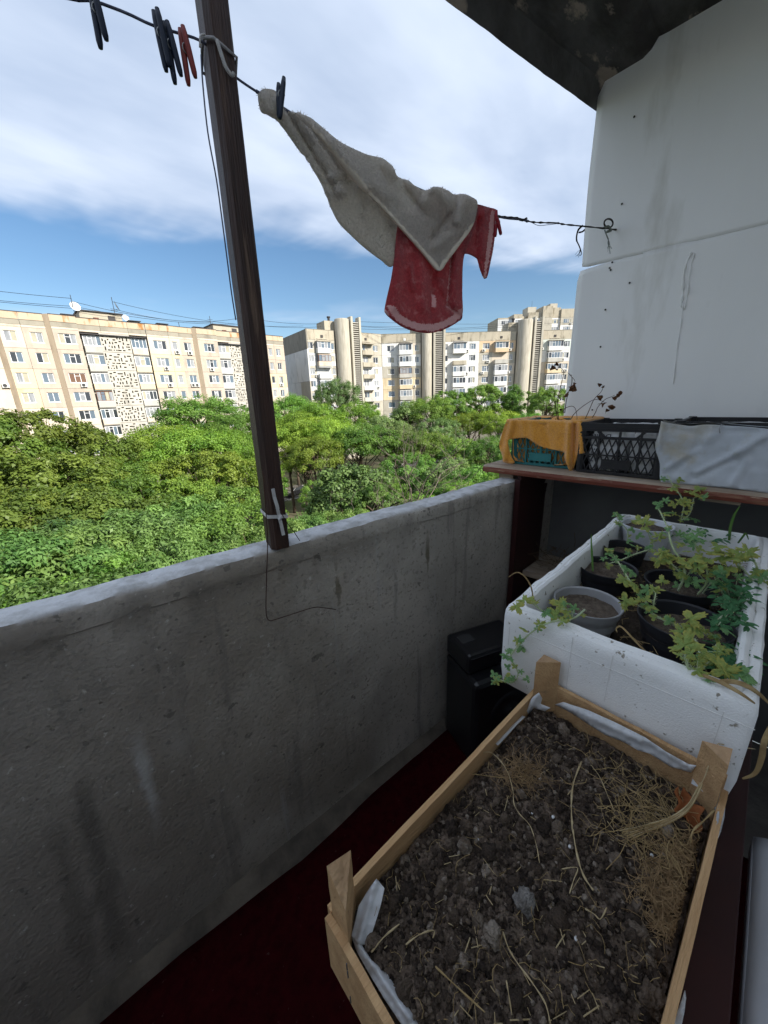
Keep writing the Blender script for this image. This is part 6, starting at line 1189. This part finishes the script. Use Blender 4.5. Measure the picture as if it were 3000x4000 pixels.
def blade(label, pts, w, m=GRASS, name='grass_blade', cat='grass'):
    P = smooth_path([Vector(onz(x, y, z)) if not isinstance(z, tuple) else Vector(onx(x, y, z[0])) for x, y, z in pts], 6); b = MB(); vs = []
    for i, p in enumerate(P):
        d = (P[min(i+1, len(P)-1)]-P[max(0, i-1)]).normalized(); v = (Vector(CAM)-p).normalized(); s = d.cross(v).normalized()*w/2*math.sin(math.pi*(0.25+0.72*i/(len(P)-1)))**0.8; vs += [p-s, p+s*0.2-v*w*0.2, p+s]
    b.add(vs, [(3*i+k, 3*i+k+1, 3*i+k+4, 3*i+k+3) for i in range(len(P)-1) for k in (0, 1)]); o = b.build(name, m, smooth=True); s = o.modifiers.new('thick', 'SOLIDIFY'); s.thickness = 0.0006; tag(o, label, cat); return o
STRAW = pmat('straw', (0.40, 0.29, 0.14), (0.28, 0.19, 0.085), rough=0.75, scale=60, transl=0.1); STRAWP = pmat('pale_straw', (0.50, 0.40, 0.235), (0.36, 0.27, 0.145), rough=0.75, scale=60, transl=0.1)
blade('upright green grass blade in the pot near the left rim', [K4(672, 478, .96), K4(668, 400, .99), K4(664, 330, 1.02), K4(663, 268, 1.045)], 0.005); blade('long grass blade standing at the far right of the foam box', [K4(1440, 305, .98), K4(1448, 230, 1.02), K4(1470, 160, 1.06), K4(1502, 110, 1.09)], 0.007); blade('drooping grass blade beside the long upright one', [K4(1490, 320, .98), K4(1520, 280, 1.01), K4(1535, 265, 1.02), K4(1550, 300, 1.0)], 0.005)
blade('thin dry stalk arching over the long rim of the foam box', [K4(335, 640, .99), K4(325, 570, 1.03), K4(290, 510, 1.055), K4(245, 485, 1.065), K4(195, 512, 1.05)], 0.0028, STRAW, 'dry_stalk', 'stalk'); blade('straw lying along the near rim of the foam box', [Q(950, 1760, 1.004), Q(1150, 1840, 1.008), Q(1350, 1950, 1.008), Q(1520, 2070, 1.0)], 0.006, STRAW, 'dry_stalk', 'stalk'); blade('straw hanging over the near right corner of the foam box', [Q(1120, 1830, 1.006), Q(1300, 1835, 1.012), Q(1450, 1890, 1.01), Q(1580, 1980, 1.0), Q(1700, 2100, 0.98)], 0.007, STRAW, 'dry_stalk', 'stalk'); blade('dry stalk bent over inside the foam box', [Q(360, 1530, .985), Q(230, 1400, 1.0), Q(120, 1280, 1.01), Q(60, 1235, 1.012), Q(20, 1260, 1.005), Q(30, 1300, 1.0)], 0.003, STRAW, 'dry_stalk', 'stalk')
blade('pale dry strip hanging behind the wooden crate corner', [(3010, 2840, .95), (2985, 2900, .93), (2975, 2960, .90), (2950, 3020, .87), (2900, 3042, .86)], 0.007, STRAW, 'dry_stalk', 'stalk')
# litter and clods on the foam box soil
g = random.Random(21); b = MB()
for i in range(240):
    x, y = g.uniform(.73, 1.54), g.uniform(-.02, .30); z = .90+g.uniform(0, .02); a = g.uniform(0, 6.28); L = g.uniform(.01, .05); b.tube([(x, y, z), (x+L*.5*math.cos(a), y+L*.5*math.sin(a), z+g.uniform(0, .01)), (x+L*math.cos(a+.4), y+L*math.sin(a+.4), z+g.uniform(-.003, .006))], g.uniform(.0006, .0014), n=4)
tag(b.build('dry_litter', STRAW), 'dry root and straw litter over the foam box soil', 'litter', kind='stuff')
# ================================================================== wooden crate with soil
CW = pmat('crate_wood', (0.56, 0.36, 0.185), (0.42, 0.25, 0.12), rough=0.8, scale=7, stretch=(0.6, 6, 6), detail=8, col3=(0.22, 0.14, 0.085), scale3=9, thr3=(0.62, 0.78), bump=0.5, bscale=60); CWE = pmat('crate_wood_sawn', (0.50, 0.33, 0.19), (0.36, 0.225, 0.125), rough=0.9, scale=16, bump=0.7, bscale=90)
CL, CWd, CROT = 0.532, 0.300, R(-3.0)
cr_root = thing('wooden_crate', 'shallow wooden fruit crate of soil in the foreground', 'crate', (0.402, 0.1085, 0.748), CROT)
def rail(name, p, q, z0, z1, th, seed, m=CW):
    """thin sawn board, a little wavy along its edges"""
    p, q = Vector((*p, 0)), Vector((*q, 0)); d = (q-p); L = d.length; d.normalize(); nn = Vector((-d.y, d.x, 0)); n = 26; vs = []
    for i in range(n+1):
        t = i/n; c = p+d*L*t+nn*0.002*fbm(t*3, seed); e1 = 0.0022*fbm(t*7, seed+2)+0.0009*fbm(t*30, seed); e0 = 0.002*fbm(t*6, seed+5)
        vs += [c-nn*th/2+Vector((0, 0, z0+e0)), c+nn*th/2+Vector((0, 0, z0+e0)), c+nn*th/2+Vector((0, 0, z1+e1)), c-nn*th/2+Vector((0, 0, z1+e1*0.7))]
    b = MB(); b.add(vs, [(i*4+k, i*4+(k+1) % 4, (i+1)*4+(k+1) % 4, (i+1)*4+k) for i in range(n) for k in range(4)]+[(3, 2, 1, 0), (n*4, n*4+1, n*4+2, n*4+3)]); return b.build(name, m, cr_root)
X, Yh = CL/2, CWd/2
rail('long_board', (-X, Yh), (X, Yh), 0.046, 0.104, 0.0085, 1); rail('long_board', (-X, Yh), (X, Yh), 0.0, 0.036, 0.0085, 2); rail('long_board', (-X, -Yh), (X, -Yh), 0.046, 0.104, 0.0085, 3); rail('long_board', (-X, -Yh), (X, -Yh), 0.0, 0.036, 0.0085, 4)
rail('end_board', (-X-0.004, Yh-0.002), (-X-0.004, -Yh+0.002), 0.002, 0.100, 0.0085, 5); rail('end_board', (X+0.004, Yh-0.002), (X+0.004, -Yh+0.002), 0.002, 0.126, 0.0085, 6)
for i in range(3): rail('bottom_board', (-X+0.01, -0.095+0.095*i), (X-0.01, -0.095+0.095*i), -0.001, 0.006, 0.085, 7+i)
for sx, sy, top, skew in ((-1, 1, 0.186, 0.03), (1, 1, 0.188, 0.0), (1, -1, 0.183, 0.012), (-1, -1, 0.186, 0.01)):
    c = Vector((sx*(X-0.001), sy*(Yh-0.005), 0)); s = 0.034
    tri = [c, c+Vector((-sx*s, 0, 0)), c+Vector((0, -sy*s, 0))]
    b = MB(); n = 10; vs = []
    for i in range(n+1):
        for k, p in enumerate(tri): zz_ = 0.004+(top-0.004-(skew if k == 2 else 0)-(skew*0.4 if k == 1 else 0))*i/n; j = 0.0013*fbm(i*0.9+k*3, sx+sy*2.2); vs.append((p.x+j, p.y-j, zz_))
    fs = [(i*3+k, i*3+(k+1) % 3, (i+1)*3+(k+1) % 3, (i+1)*3+k) for i in range(n) for k in range(3)]+[(0, 1, 2), (n*3, n*3+1, n*3+2)]; b.add(vs, fs); bm = bmesh.new(); o = b.build('corner_post', [CW, CWE], cr_root); bm.from_mesh(o.data); bmesh.ops.recalc_face_normals(bm, faces=bm.faces); bm.to_mesh(o.data); bm.free(); o.data.polygons[len(o.data.polygons)-1].material_index = 1
b = MB()
for z in (0.07, 0.085, 0.02):
    b.bar((-X-0.0105, Yh-0.05, z), (-X-0.0105, Yh-0.05, z+0.012), 0.0012); b.bar((-X-0.0105, -Yh+0.06, z), (-X-0.0105, -Yh+0.06, z+0.012), 0.0012)
b.build('staple', pmat('staple_steel', (0.12, 0.12, 0.13), rough=0.5, metal=0.7), cr_root)
# soil surface
def soil_h(x, y):
    e = min(X-0.012-abs(x), Yh-0.006-abs(y)); return 0.079+0.009*fbm(x*7, y*7, 1)+0.009*fbm(x*22, y*22, 2)+0.011*fbm(x*55, y*55, 4)+0.007*fbm(x*140, y*140, 7)-0.012*max(0, 1-e/0.03)
crM = Matrix.Translation(cr_root.location) @ Matrix.Rotation(CROT, 4, 'Z'); crI = crM.inverted()
SOIL = pmat('crate_soil', (0.19, 0.14, 0.105), (0.032, 0.022, 0.017), rough=1.0, scale=38, detail=10, thr=(0.38, 0.6), bump=1.0, bscale=230, col3=(0.28, 0.225, 0.175), scale3=95, thr3=(0.63, 0.72)); CLOD = pmat('soil_clod', (0.16, 0.115, 0.082), (0.055, 0.039, 0.029), rough=1.0, scale=30, detail=8, bump=1.0, bscale=260, col3=(0.28, 0.235, 0.19), scale3=15, thr3=(0.54, 0.62))
def crumb_mat():
    m = pmat('soil_crumb', (0.2, 0.15, 0.11), rough=1.0, bump=1.0, bscale=300); t = m.node_tree; b = [q for q in t.nodes if q.type == 'BSDF_PRINCIPLED'][0]
    ge = t.nodes.new('ShaderNodeNewGeometry'); cr_ = t.nodes.new('ShaderNodeValToRGB'); e = cr_.color_ramp.elements; e[0].color = (0.026, 0.018, 0.014, 1); e[1].color = (0.30, 0.25, 0.205, 1); q = e.new(0.55); q.color = (0.085, 0.06, 0.043, 1); q = e.new(0.92); q.color = (0.17, 0.13, 0.098, 1)
    nz = t.nodes.new('ShaderNodeTexNoise'); nz.inputs['Scale'].default_value = 120; mm = t.nodes.new('ShaderNodeMath'); mm.operation = 'MULTIPLY_ADD'; mm.inputs[1].default_value = 0.5; sb = t.nodes.new('ShaderNodeMath'); sb.operation = 'SUBTRACT'; sb.inputs[1].default_value = 0.25
    tc_ = t.nodes.new('ShaderNodeTexCoord'); t.links.new(tc_.outputs['Object'], nz.inputs['Vector']); t.links.new(nz.outputs[0], mm.inputs[0]); t.links.new(ge.outputs['Random Per Island'], mm.inputs[2]); t.links.new(mm.outputs[0], sb.inputs[0]); t.links.new(sb.outputs[0], cr_.inputs[0]); t.links.new(cr_.outputs[0], b.inputs['Base Color']); return m
CRUMB = crumb_mat()
mb = MB(); mb.grid(lambda u, v: (lambda x, y: (x, y, soil_h(x, y)))((u-0.5)*(CL-0.006), (v-0.5)*(CWd-0.012)), 300, 170)
so_ = mb.build('soil', SOIL, smooth=True); so_.matrix_world = crM; tag(so_, 'dark brown crumbly soil filling the wooden crate', 'soil', kind='stuff')
def soil_pt(x, y, up=0.0):
    """a place on the crate soil under a place of the photograph"""
    z = 0.826
    for _ in range(3): p = crI @ Vector(onz(x, y, z)); z = (crM @ Vector((p.x, p.y, soil_h(p.x, p.y)))).z+up
    return Vector(onz(x, y, z))
bm = bmesh.new(); bmesh.ops.create_icosphere(bm, subdivisions=2, radius=1.0); icoV = np.array([v.co for v in bm.verts]); icoF = np.array([[v.index for v in f.verts] for f in bm.faces]); bm.free()
bm = bmesh.new(); bmesh.ops.create_icosphere(bm, subdivisions=1, radius=1.0); icv = np.array([v.co for v in bm.verts]); icf = np.array([[v.index for v in f.verts] for f in bm.faces]); bm.free()
rg = np.random.default_rng(4); VV = []; FF = []; off = 0
for i in range(9000):
    x, y = rg.uniform(-X+0.02, X-0.02), rg.uniform(-Yh+0.012, Yh-0.012); big = i < 200; s = 0.003+0.0075*rg.random()**2.2 if big else 0.0008+0.0036*rg.random()**2.2
    bv, bf = (icoV, icoF) if big else (icv, icf); ph = rg.uniform(0, 50)
    k = 1+0.55*np.array([mnoise.noise((v[0]*1.5+ph, v[1]*1.5, v[2]*1.5)) for v in bv])+(0.30*np.array([mnoise.noise((v[0]*4+ph, v[1]*4, v[2]*4)) for v in bv]) if big else 0); P = bv*k[:, None]*s*rg.uniform(.75, 1.25, 3)
    P += np.array([x, y, soil_h(x, y)+s*rg.uniform(-0.1, 0.55)]); VV.append(P); FF.append(bf+off); off += len(bv)
cl_ = link('soil_crumbs', np_mesh('soil_crumbs', np.concatenate(VV), np.concatenate(FF), CRUMB, smooth=False)); cl_.matrix_world = crM; tag(cl_, 'crumbs and small clods over the crate soil', 'soil', kind='stuff')
def clod(px_, py_, s, label, m=CLOD):
    p = soil_pt(px_, py_); ph = px_*0.1; k = np.array([1+0.45*mnoise.noise((v[0]*1.4+ph, v[1]*1.4, v[2]*1.4))+0.28*mnoise.noise((v[0]*3.7+ph, v[1]*3.7, v[2]*3.7))+0.13*mnoise.noise((v[0]*11+ph, v[1]*11, v[2]*11)) for v in icoV2]); P = icoV2*k[:, None]*s*np.array([1, .95, .8]); o = link('soil_clod', np_mesh('soil_clod', P, icoF2, m), None, tuple(p+Vector((0, 0, s*0.45)))); tag(o, label, 'clod')
bm = bmesh.new(); bmesh.ops.create_icosphere(bm, subdivisions=4, radius=1.0); icoV2 = np.array([v.co for v in bm.verts]); icoF2 = np.array([[v.index for v in f.verts] for f in bm.faces]); bm.free()
clod(2048, 3530, 0.0135, 'large pale grey clod lying in the middle of the crate soil', pmat('pale_clod', (0.28, 0.26, 0.24), (0.14, 0.125, 0.11), rough=1.0, scale=50, bump=1.0, bscale=300)); clod(1925, 3660, 0.011, 'round dark clod left below the large pale clod'); clod(1820, 3240, 0.010, 'upright knobbly clod in the left half of the crate soil'); clod(1815, 3310, 0.010, 'knobbly clod just below the upright one on the left'); clod(2540, 3920, 0.013, 'large dark clod at the near edge of the crate soil')
for i, (x, y) in enumerate(((2080, 3178), (2160, 3195), (2225, 3310), (2110, 3045), (2545, 3345), (1865, 3285), (2250, 3670))):
    p = soil_pt(x, y); o = link('pale_pebble', np_mesh('pale_pebble', icoV*np.array([1, .8, .6])*0.0028, icoF, pmat('chalky_white', (0.62, 0.63, 0.64), rough=0.9)), None, tuple(p+Vector((0, 0, 0.002)))); tag(o, 'tiny whitish pebble lying on the crate soil', 'pebble', 'whitish pebbles on the crate soil')
# plastic liner strips
LIN = pmat('white_liner', (0.80, 0.81, 0.83), (0.70, 0.71, 0.73), rough=0.35, scale=14, bump=0.5, bscale=22, transl=0.35, col3=(0.38, 0.35, 0.32), scale3=25, thr3=(0.66, 0.78))
def liner(label, poly, z, ridges, X_=None):
    def pl(x, y, h): return Vector(onz(x, y, z(x, y)+h)) if X_ is None else Vector(onx(x, y, X_-h))
    o = cloth('plastic_liner', poly, pl, ridges, [LIN], off=0.0, step=10, thick=0.0006, wob=0.009, curve=1); tag(o, label, 'plastic film', 'white liner film in the wooden crate'); return o
liner('strip of white film along the far end of the wooden crate', [(2168, 2752), (2200, 2742), (2300, 2775), (2400, 2820), (2520, 2880), (2600, 2935), (2690, 2985), (2720, 2990), (2700, 3018), (2620, 2995), (2540, 2945), (2490, 2930), (2440, 2900), (2360, 2868), (2300, 2830), (2240, 2790), (2200, 2768)], None, [((2200, 2755), (2500, 2890), 9, 0.006), ((2520, 2890), (2700, 3000), 8, 0.006)], 0.657)
liner('white film folded up round the near left corner post of the wooden crate', [(1470, 3432), (1502, 3470), (1485, 3545), (1455, 3640), (1435, 3685), (1400, 3698), (1372, 3655), (1385, 3610), (1400, 3540), (1430, 3490)], lambda x, y: 0.835+0.00006*(3560-y), [((1465, 3450), (1400, 3680), 12, 0.008)])
liner('white film lining the near end of the wooden crate', [(1374, 3660), (1400, 3672), (1425, 3712), (1450, 3750), (1480, 3775), (1510, 3800), (1560, 3880), (1610, 3960), (1660, 4050), (1640, 4090), (1560, 3990), (1500, 3900), (1440, 3800), (1395, 3720)], lambda x, y: 0.826, [((1400, 3690), (1600, 3980), 10, 0.006), ((1500, 3790), (1640, 4020), 9, -0.005)])
liner('crumpled white film tucked beside the far left corner post', [(2082, 2722), (2105, 2705), (2118, 2728), (2112, 2750), (2150, 2765), (2128, 2778), (2085, 2765), (2062, 2790), (2030, 2810), (2045, 2775)], None, [((2100, 2715), (2050, 2790), 8, 0.008)], 0.632)
liner('white film bunched by the far right corner post of the wooden crate', [(2715, 3010), (2760, 3022), (2785, 3040), (2810, 3085), (2835, 3130), (2830, 3190), (2815, 3250), (2780, 3330), (2765, 3322), (2790, 3230), (2795, 3170), (2780, 3130), (2755, 3100), (2725, 3075), (2700, 3060)], lambda x, y: 0.842, [((2740, 3030), (2800, 3100), 8, 0.010), ((2810, 3100), (2800, 3240), 8, 0.009), ((2745, 3060), (2790, 3120), 5, -0.006)])
liner('sliver of white film at the near right of the wooden crate', [(2675, 3868), (2680, 3900), (2672, 3960), (2650, 4060), (2615, 4080), (2630, 3990), (2655, 3930)], lambda x, y: 0.832, [])
liner('thin sliver of white film under the left rail of the wooden crate', [(2040, 2795), (2052, 2800), (2020, 2830), (1985, 2870), (1945, 2912), (1936, 2905), (1970, 2865), (2010, 2825)], lambda x, y: 0.830, [])
# dry stalks
def stalk(label, pts, w, m=STRAW, up=0.006):
    P = smooth_path([soil_pt(x, y, u) for x, y, u in [(p+(up,))[:3] if len(p) == 2 else p for p in pts]], 6); b = MB(); b.tube(P, [w*0.72*(0.8+0.3*math.sin(i*0.9)) for i in range(len(P))], n=5); tag(b.build('dry_stalk', m, smooth=True), label, 'stalk', 'dry stalks on the crate soil')
stalk('long flat pale stalk running down the middle of the crate soil', [(2272, 2975), (2240, 3060), (2232, 3160), (2242, 3270), (2262, 3370), (2285, 3430), (2318, 3478)], 0.0022, STRAWP); stalk('long thin stalk arching from the left rail over the soil', [(1822, 2998, .02), (1870, 2950, .03), (1918, 2940, .03), (1975, 3000, .02), (2002, 3080, .012), (2008, 3140), (2030, 3180), (2070, 3225), (2095, 3300), (2108, 3375)], 0.0011, STRAWP); stalk('thin root running along the left rail towards the tangle', [(1822, 2998, .02), (1838, 3020, .014), (1900, 3030), (1980, 3038), (2060, 3030)], 0.0011, STRAW); stalk('straight stalk at the right of the long pale stalk', [(2300, 2980), (2340, 3030), (2375, 3110), (2400, 3170)], 0.0012, STRAWP); stalk('long curved stalk sweeping down the near middle of the soil', [(1965, 3640), (1985, 3700), (2020, 3760), (2080, 3840), (2130, 3920), (2150, 4000)], 0.0014, STRAWP); stalk('straight stalk lying near the front of the crate soil', [(1700, 3775), (1780, 3850), (1895, 3955)], 0.0014, STRAW); stalk('bent stalk at the left of the round dark clod', [(1585, 3690, .012), (1640, 3650, .016), (1695, 3635, .014), (1690, 3665)], 0.0013, STRAWP); stalk('pale stick beside the near left film', [(1450, 3720), (1500, 3660), (1560, 3610)], 0.0016, STRAWP); stalk('short pale stalk on the right above the near edge', [(2500, 3620), (2530, 3660), (2565, 3700)], 0.0014, STRAWP); stalk('short upright stalk near the front of the crate soil', [(1978, 3830), (1988, 3890), (2000, 3965)], 0.0012, STRAWP); stalk('hooked stalk below the end of the long pale stalk', [(2195, 3395), (2255, 3390), (2240, 3440), (2225, 3490)], 0.0011, STRAWP); stalk('curled stalk right of the large pale clod', [(2285, 3550), (2320, 3570), (2345, 3590), (2370, 3545)], 0.0012, STRAWP)
for i, (a, m_) in enumerate(((0, STRAWP), (1, STRAW), (2, STRAWP), (3, STRAW), (4, STRAWP), (5, STRAW))):
    dx, dy = i*9-20, i*7-15
    stalk('strand of the pale grass bundle bending up to the far right post', [(2440+dx, 3260+dy, .006), (2520+dx*.6, 3235+dy*.6, .012), (2620+dx*.4, 3200+dy*.4, .02), (2690+dx*.3, 3150+dy*.3, .035), (2740+dx*.2, 3060+dy*.2, .055)], 0.0013, m_)
stalk('long straw leaning against the far right corner post', [(2690, 3150, .03), (2750, 3040, .06), (2780, 2960, .09), (2805, 2905, .115)], 0.0014, STRAWP); stalk('straw lying across the top of the far right corner post', [(2805, 2905, .115), (2870, 2915, .112), (2950, 2926, .108)], 0.0013, STRAWP); stalk('brown twisted leaf strip hanging at the right of the bundle', [(2790, 3165, .04), (2745, 3210, .035), (2705, 3250, .03), (2700, 3310, .012), (2715, 3360), (2725, 3405)], 0.0022, STRAW)
# litter, roots
def strands(name, label, n, area, L, r, m, seed, curl, zr):
    g = random.Random(seed); b = MB()
    for i in range(n):
        if len(area) == 4: x, y = g.uniform(area[0], area[2]), g.uniform(area[1], area[3])
        else: t = g.uniform(0, 6.28); q = g.random()**0.6; x, y = area[0]+area[2]*q*math.cos(t), area[1]+area[3]*q*math.sin(t)
        p = soil_pt(x, y, g.uniform(*zr)); lp = crI @ p
        if abs(lp.x) > X-0.02 or abs(lp.y) > Yh-0.012: continue
        a = g.uniform(0, 6.28); P = [p]; l = L*g.uniform(.4, 1.3)
        for k in range(5 if curl else 1):
            a += g.gauss(0, curl); p = p+Vector((math.cos(a)*l/5*(1 if curl else 5), math.sin(a)*l/5*(1 if curl else 5), g.gauss(0, .004) if curl else g.gauss(0.001, .004))); q = crI @ p
            if abs(q.x) > X-0.016 or abs(q.y) > Yh-0.01: break
            h = (crM @ Vector((q.x, q.y, soil_h(q.x, q.y)))).z+0.001
            if p.z < h: p.z = h
            P.append(p)
        if len(P) > 1: b.tube(P, r*g.uniform(.6, 1.3), n=4)
    tag(b.build(name, m), label, 'litter', kind='stuff')
ROOT = pmat('dry_roots', (0.33, 0.22, 0.115), (0.19, 0.12, 0.06), rough=0.9, scale=40)
strands('root_mat', 'thick mat of fine brown roots along the right rail of the crate', 1700, (2690, 3500, 140, 220, 0), 0.045, 0.00035, ROOT, 2, 0.9, (0.0, 0.014)); strands('root_mat', 'tangle of pale grass and roots in the right half of the crate', 170, (2560, 3190, 170, 130, 0), 0.07, 0.00045, STRAW, 3, 0.6, (0.002, 0.018)); strands('root_mat', 'small brown root tangle in the upper left of the crate soil', 150, (2035, 3020, 90, 45, 0), 0.05, 0.00035, ROOT, 4, 0.8, (0.001, 0.012)); strands('straw_litter', 'short straw bits scattered over the crate soil', 150, (1400, 2800, 2800, 4000), 0.017, 0.00055, STRAWP, 5, 0, (0.001, 0.004)); strands('straw_litter', 'thin curly dry bits scattered over the crate soil', 240, (1400, 2760, 2800, 4000), 0.03, 0.0003, STRAW, 6, 0.7, (0.001, 0.006)); strands('straw_litter', 'dry grass bits along the far end of the crate soil', 90, (2250, 2800, 2700, 3050), 0.05, 0.0004, STRAW, 8, 0.5, (0.001, 0.012))
def dryleaf():
    c = soil_pt(2685, 3185, 0.004); b = MB(); a = (soil_pt(2650, 3115, 0.02)-soil_pt(2715, 3265, 0.006)); L = a.length; a.normalize(); s = a.cross(Vector((0, 0, 1))).normalized(); st = soil_pt(2715, 3265, 0.006)
    b.grid(lambda u, v: st+a*L*v+s*(u-0.5)*0.030*math.sin(math.pi*(0.1+0.8*v))*(1+0.3*math.sin(v*17))+Vector((0, 0, 0.014*abs(u-0.5)*2+0.006*math.sin(v*9+u*4)+0.006*v)), 8, 16); o = b.build('dry_leaf', pmat('rust_leaf', (0.30, 0.10, 0.03), (0.19, 0.06, 0.02), rough=0.7, scale=50), smooth=True); sm = o.modifiers.new('thick', 'SOLIDIFY'); sm.thickness = 0.0008; tag(o, 'rust brown dry leaf lying under the grass bundle', 'leaf')
dryleaf()

# ================================================================== bench, sill, black box
bn = thing('bench', 'dark brown wooden bench carrying the crate and the foam box', 'bench', (0.86, 0.06, 0))
b = MB(); b.box((-0.72, -0.155, 0.716), (0.74, -0.052, 0.7455)); b.build('board', DARKB, bn, bevel=0.002); b = MB(); b.box((-0.72, -0.048, 0.716), (0.74, 0.05, 0.7455)); b.build('board', DARKB, bn, bevel=0.002); b = MB(); b.box((-0.72, 0.054, 0.716), (0.74, 0.14, 0.7455)); b.build('board', DARKB, bn, bevel=0.002)
b = MB(); b.box((-0.14, -0.12, 0.7465), (0.70, 0.10, 0.789)); b.build('riser', DARKB, bn)
for sx in (-0.62, 0.66):
    for sy in (-0.12, 0.10): b = MB(); b.box((sx-0.022, sy-0.022, 0.016), (sx+0.022, sy+0.022, 0.715)); b.build('leg', DARKB, bn)
b = MB(); b.grid(lambda u, v: (-0.9+1.62*u, -0.338+0.232*v, 0.752-0.016*max(0, (v-0.86)/0.14)**2+0.003*fbm(u*6, v*3)), 60, 20); b.grid(lambda u, v: (-0.9+1.62*u, -0.106, 0.736-0.03*v), 60, 1); o = b.build('window_sill', pmat('grey_sill', (0.46, 0.475, 0.51), (0.36, 0.375, 0.40), rough=0.6, scale=4, world=True), smooth=True); s = o.modifiers.new('thick', 'SOLIDIFY'); s.thickness = 0.003; s.offset = -1
tag(o, 'plain grey window sill at the lower right edge', 'window sill')
BB = pmat('black_gloss_plastic', (0.010, 0.010, 0.012), (0.016, 0.016, 0.018), rough=0.28, scale=5, spec=0.5)
bk = thing('black_box', 'black glossy plastic box standing on the floor against the parapet', 'box', (1.20, 0.655, 0.012), R(-22))
b = MB(); b.box((-0.15, -0.13, 0.0), (0.17, 0.085, 0.40)); b.build('body', BB, bk, bevel=0.02); b = MB(); b.box((-0.145, -0.075, 0.402), (0.13, 0.088, 0.49)); b.build('lid', BB, bk, bevel=0.014); b = MB(); b.box((-0.120, 0.0, 0.4902), (-0.06, 0.05, 0.4912)); b.build('sticker', pmat('dark_sticker', (0.05, 0.05, 0.05), rough=0.8), bk)
b = MB(); b.bar((-0.135, -0.078, 0.475), (0.12, -0.078, 0.475), 0.004); b.build('edge_strip', pmat('black_edge_shine', (0.03, 0.03, 0.033), rough=0.15), bk); b = MB(); b.lathe([(0.02, 0.012), (0.03, 0.004), (0.055, 0.0), (0.085, 0.006), (0.095, 0.0)], n=32); o = b.build('round_boss', BB, bk, smooth=True); o.location = (0.02, -0.131, 0.22); o.rotation_euler = (R(90), 0, 0)
# ================================================================== car glimpsed between the trees
def car(px_, py_, label, colr, rz):
    p = onz(px_, py_, GZ+0.7); root = thing('parked_car', label, 'car', (p[0], p[1], GZ+0.031), rz); paint = pmat('car_paint_'+label[:4], colr, rough=0.25, coat=0.6, spec=0.5)
    prof = [(-2.1, 0.35), (-2.15, 0.75), (-2.0, 0.95), (-1.45, 1.02), (-0.85, 1.45), (0.7, 1.47), (1.35, 1.03), (1.95, 0.9), (2.15, 0.65), (2.1, 0.35)]
    b = MB(); b.prism([(x, -0.84, z) for x, z in prof], (0, 1.68, 0)); b.build('body', paint, root, bevel=0.06)
    for y in (-0.845, 0.845): b = MB(); b.prism([(-1.25, y, 1.04), (-0.8, y, 1.38), (0.62, y, 1.40), (1.1, y, 1.05)], (0, 0.006 if y > 0 else -0.006, 0)); b.build('side_window', GL[0], root)
    b = MB(); b.prism([(1.30, -0.7, 1.075), (0.76, -0.66, 1.44), (0.76, 0.66, 1.44), (1.30, 0.7, 1.075)], (0.02, 0, 0.02)); b.build('windscreen', GL[0], root)
    b = MB(); b.prism([(-1.42, -0.7, 1.06), (-0.93, -0.66, 1.43), (-0.93, 0.66, 1.43), (-1.42, 0.7, 1.06)], (-0.02, 0, 0.02)); b.build('rear_window', GL[0], root)
    for x in (-1.3, 1.3):
        for y in (-0.78, 0.78): b = MB(); b.lathe([(0.0, -0.1), (0.2, -0.1), (0.31, -0.09), (0.32, 0.0), (0.31, 0.09), (0.2, 0.1), (0.0, 0.1)], n=20); w = b.build('wheel', pmat('tyre', (0.02, 0.02, 0.02)), root, smooth=True); w.location = (x, y, 0.32); w.rotation_euler = (R(90), 0, 0)
    for y in (-0.6, 0.6): b = MB(); b.box((2.08, y-0.15, 0.66), (2.17, y+0.15, 0.78)); b.build('headlight', pmat('lamp_glass', (0.6, 0.6, 0.62), rough=0.1), root)
car(1160, 1918, 'black car parked in the gap between trees right of the post', (0.01, 0.01, 0.012), 0.1)
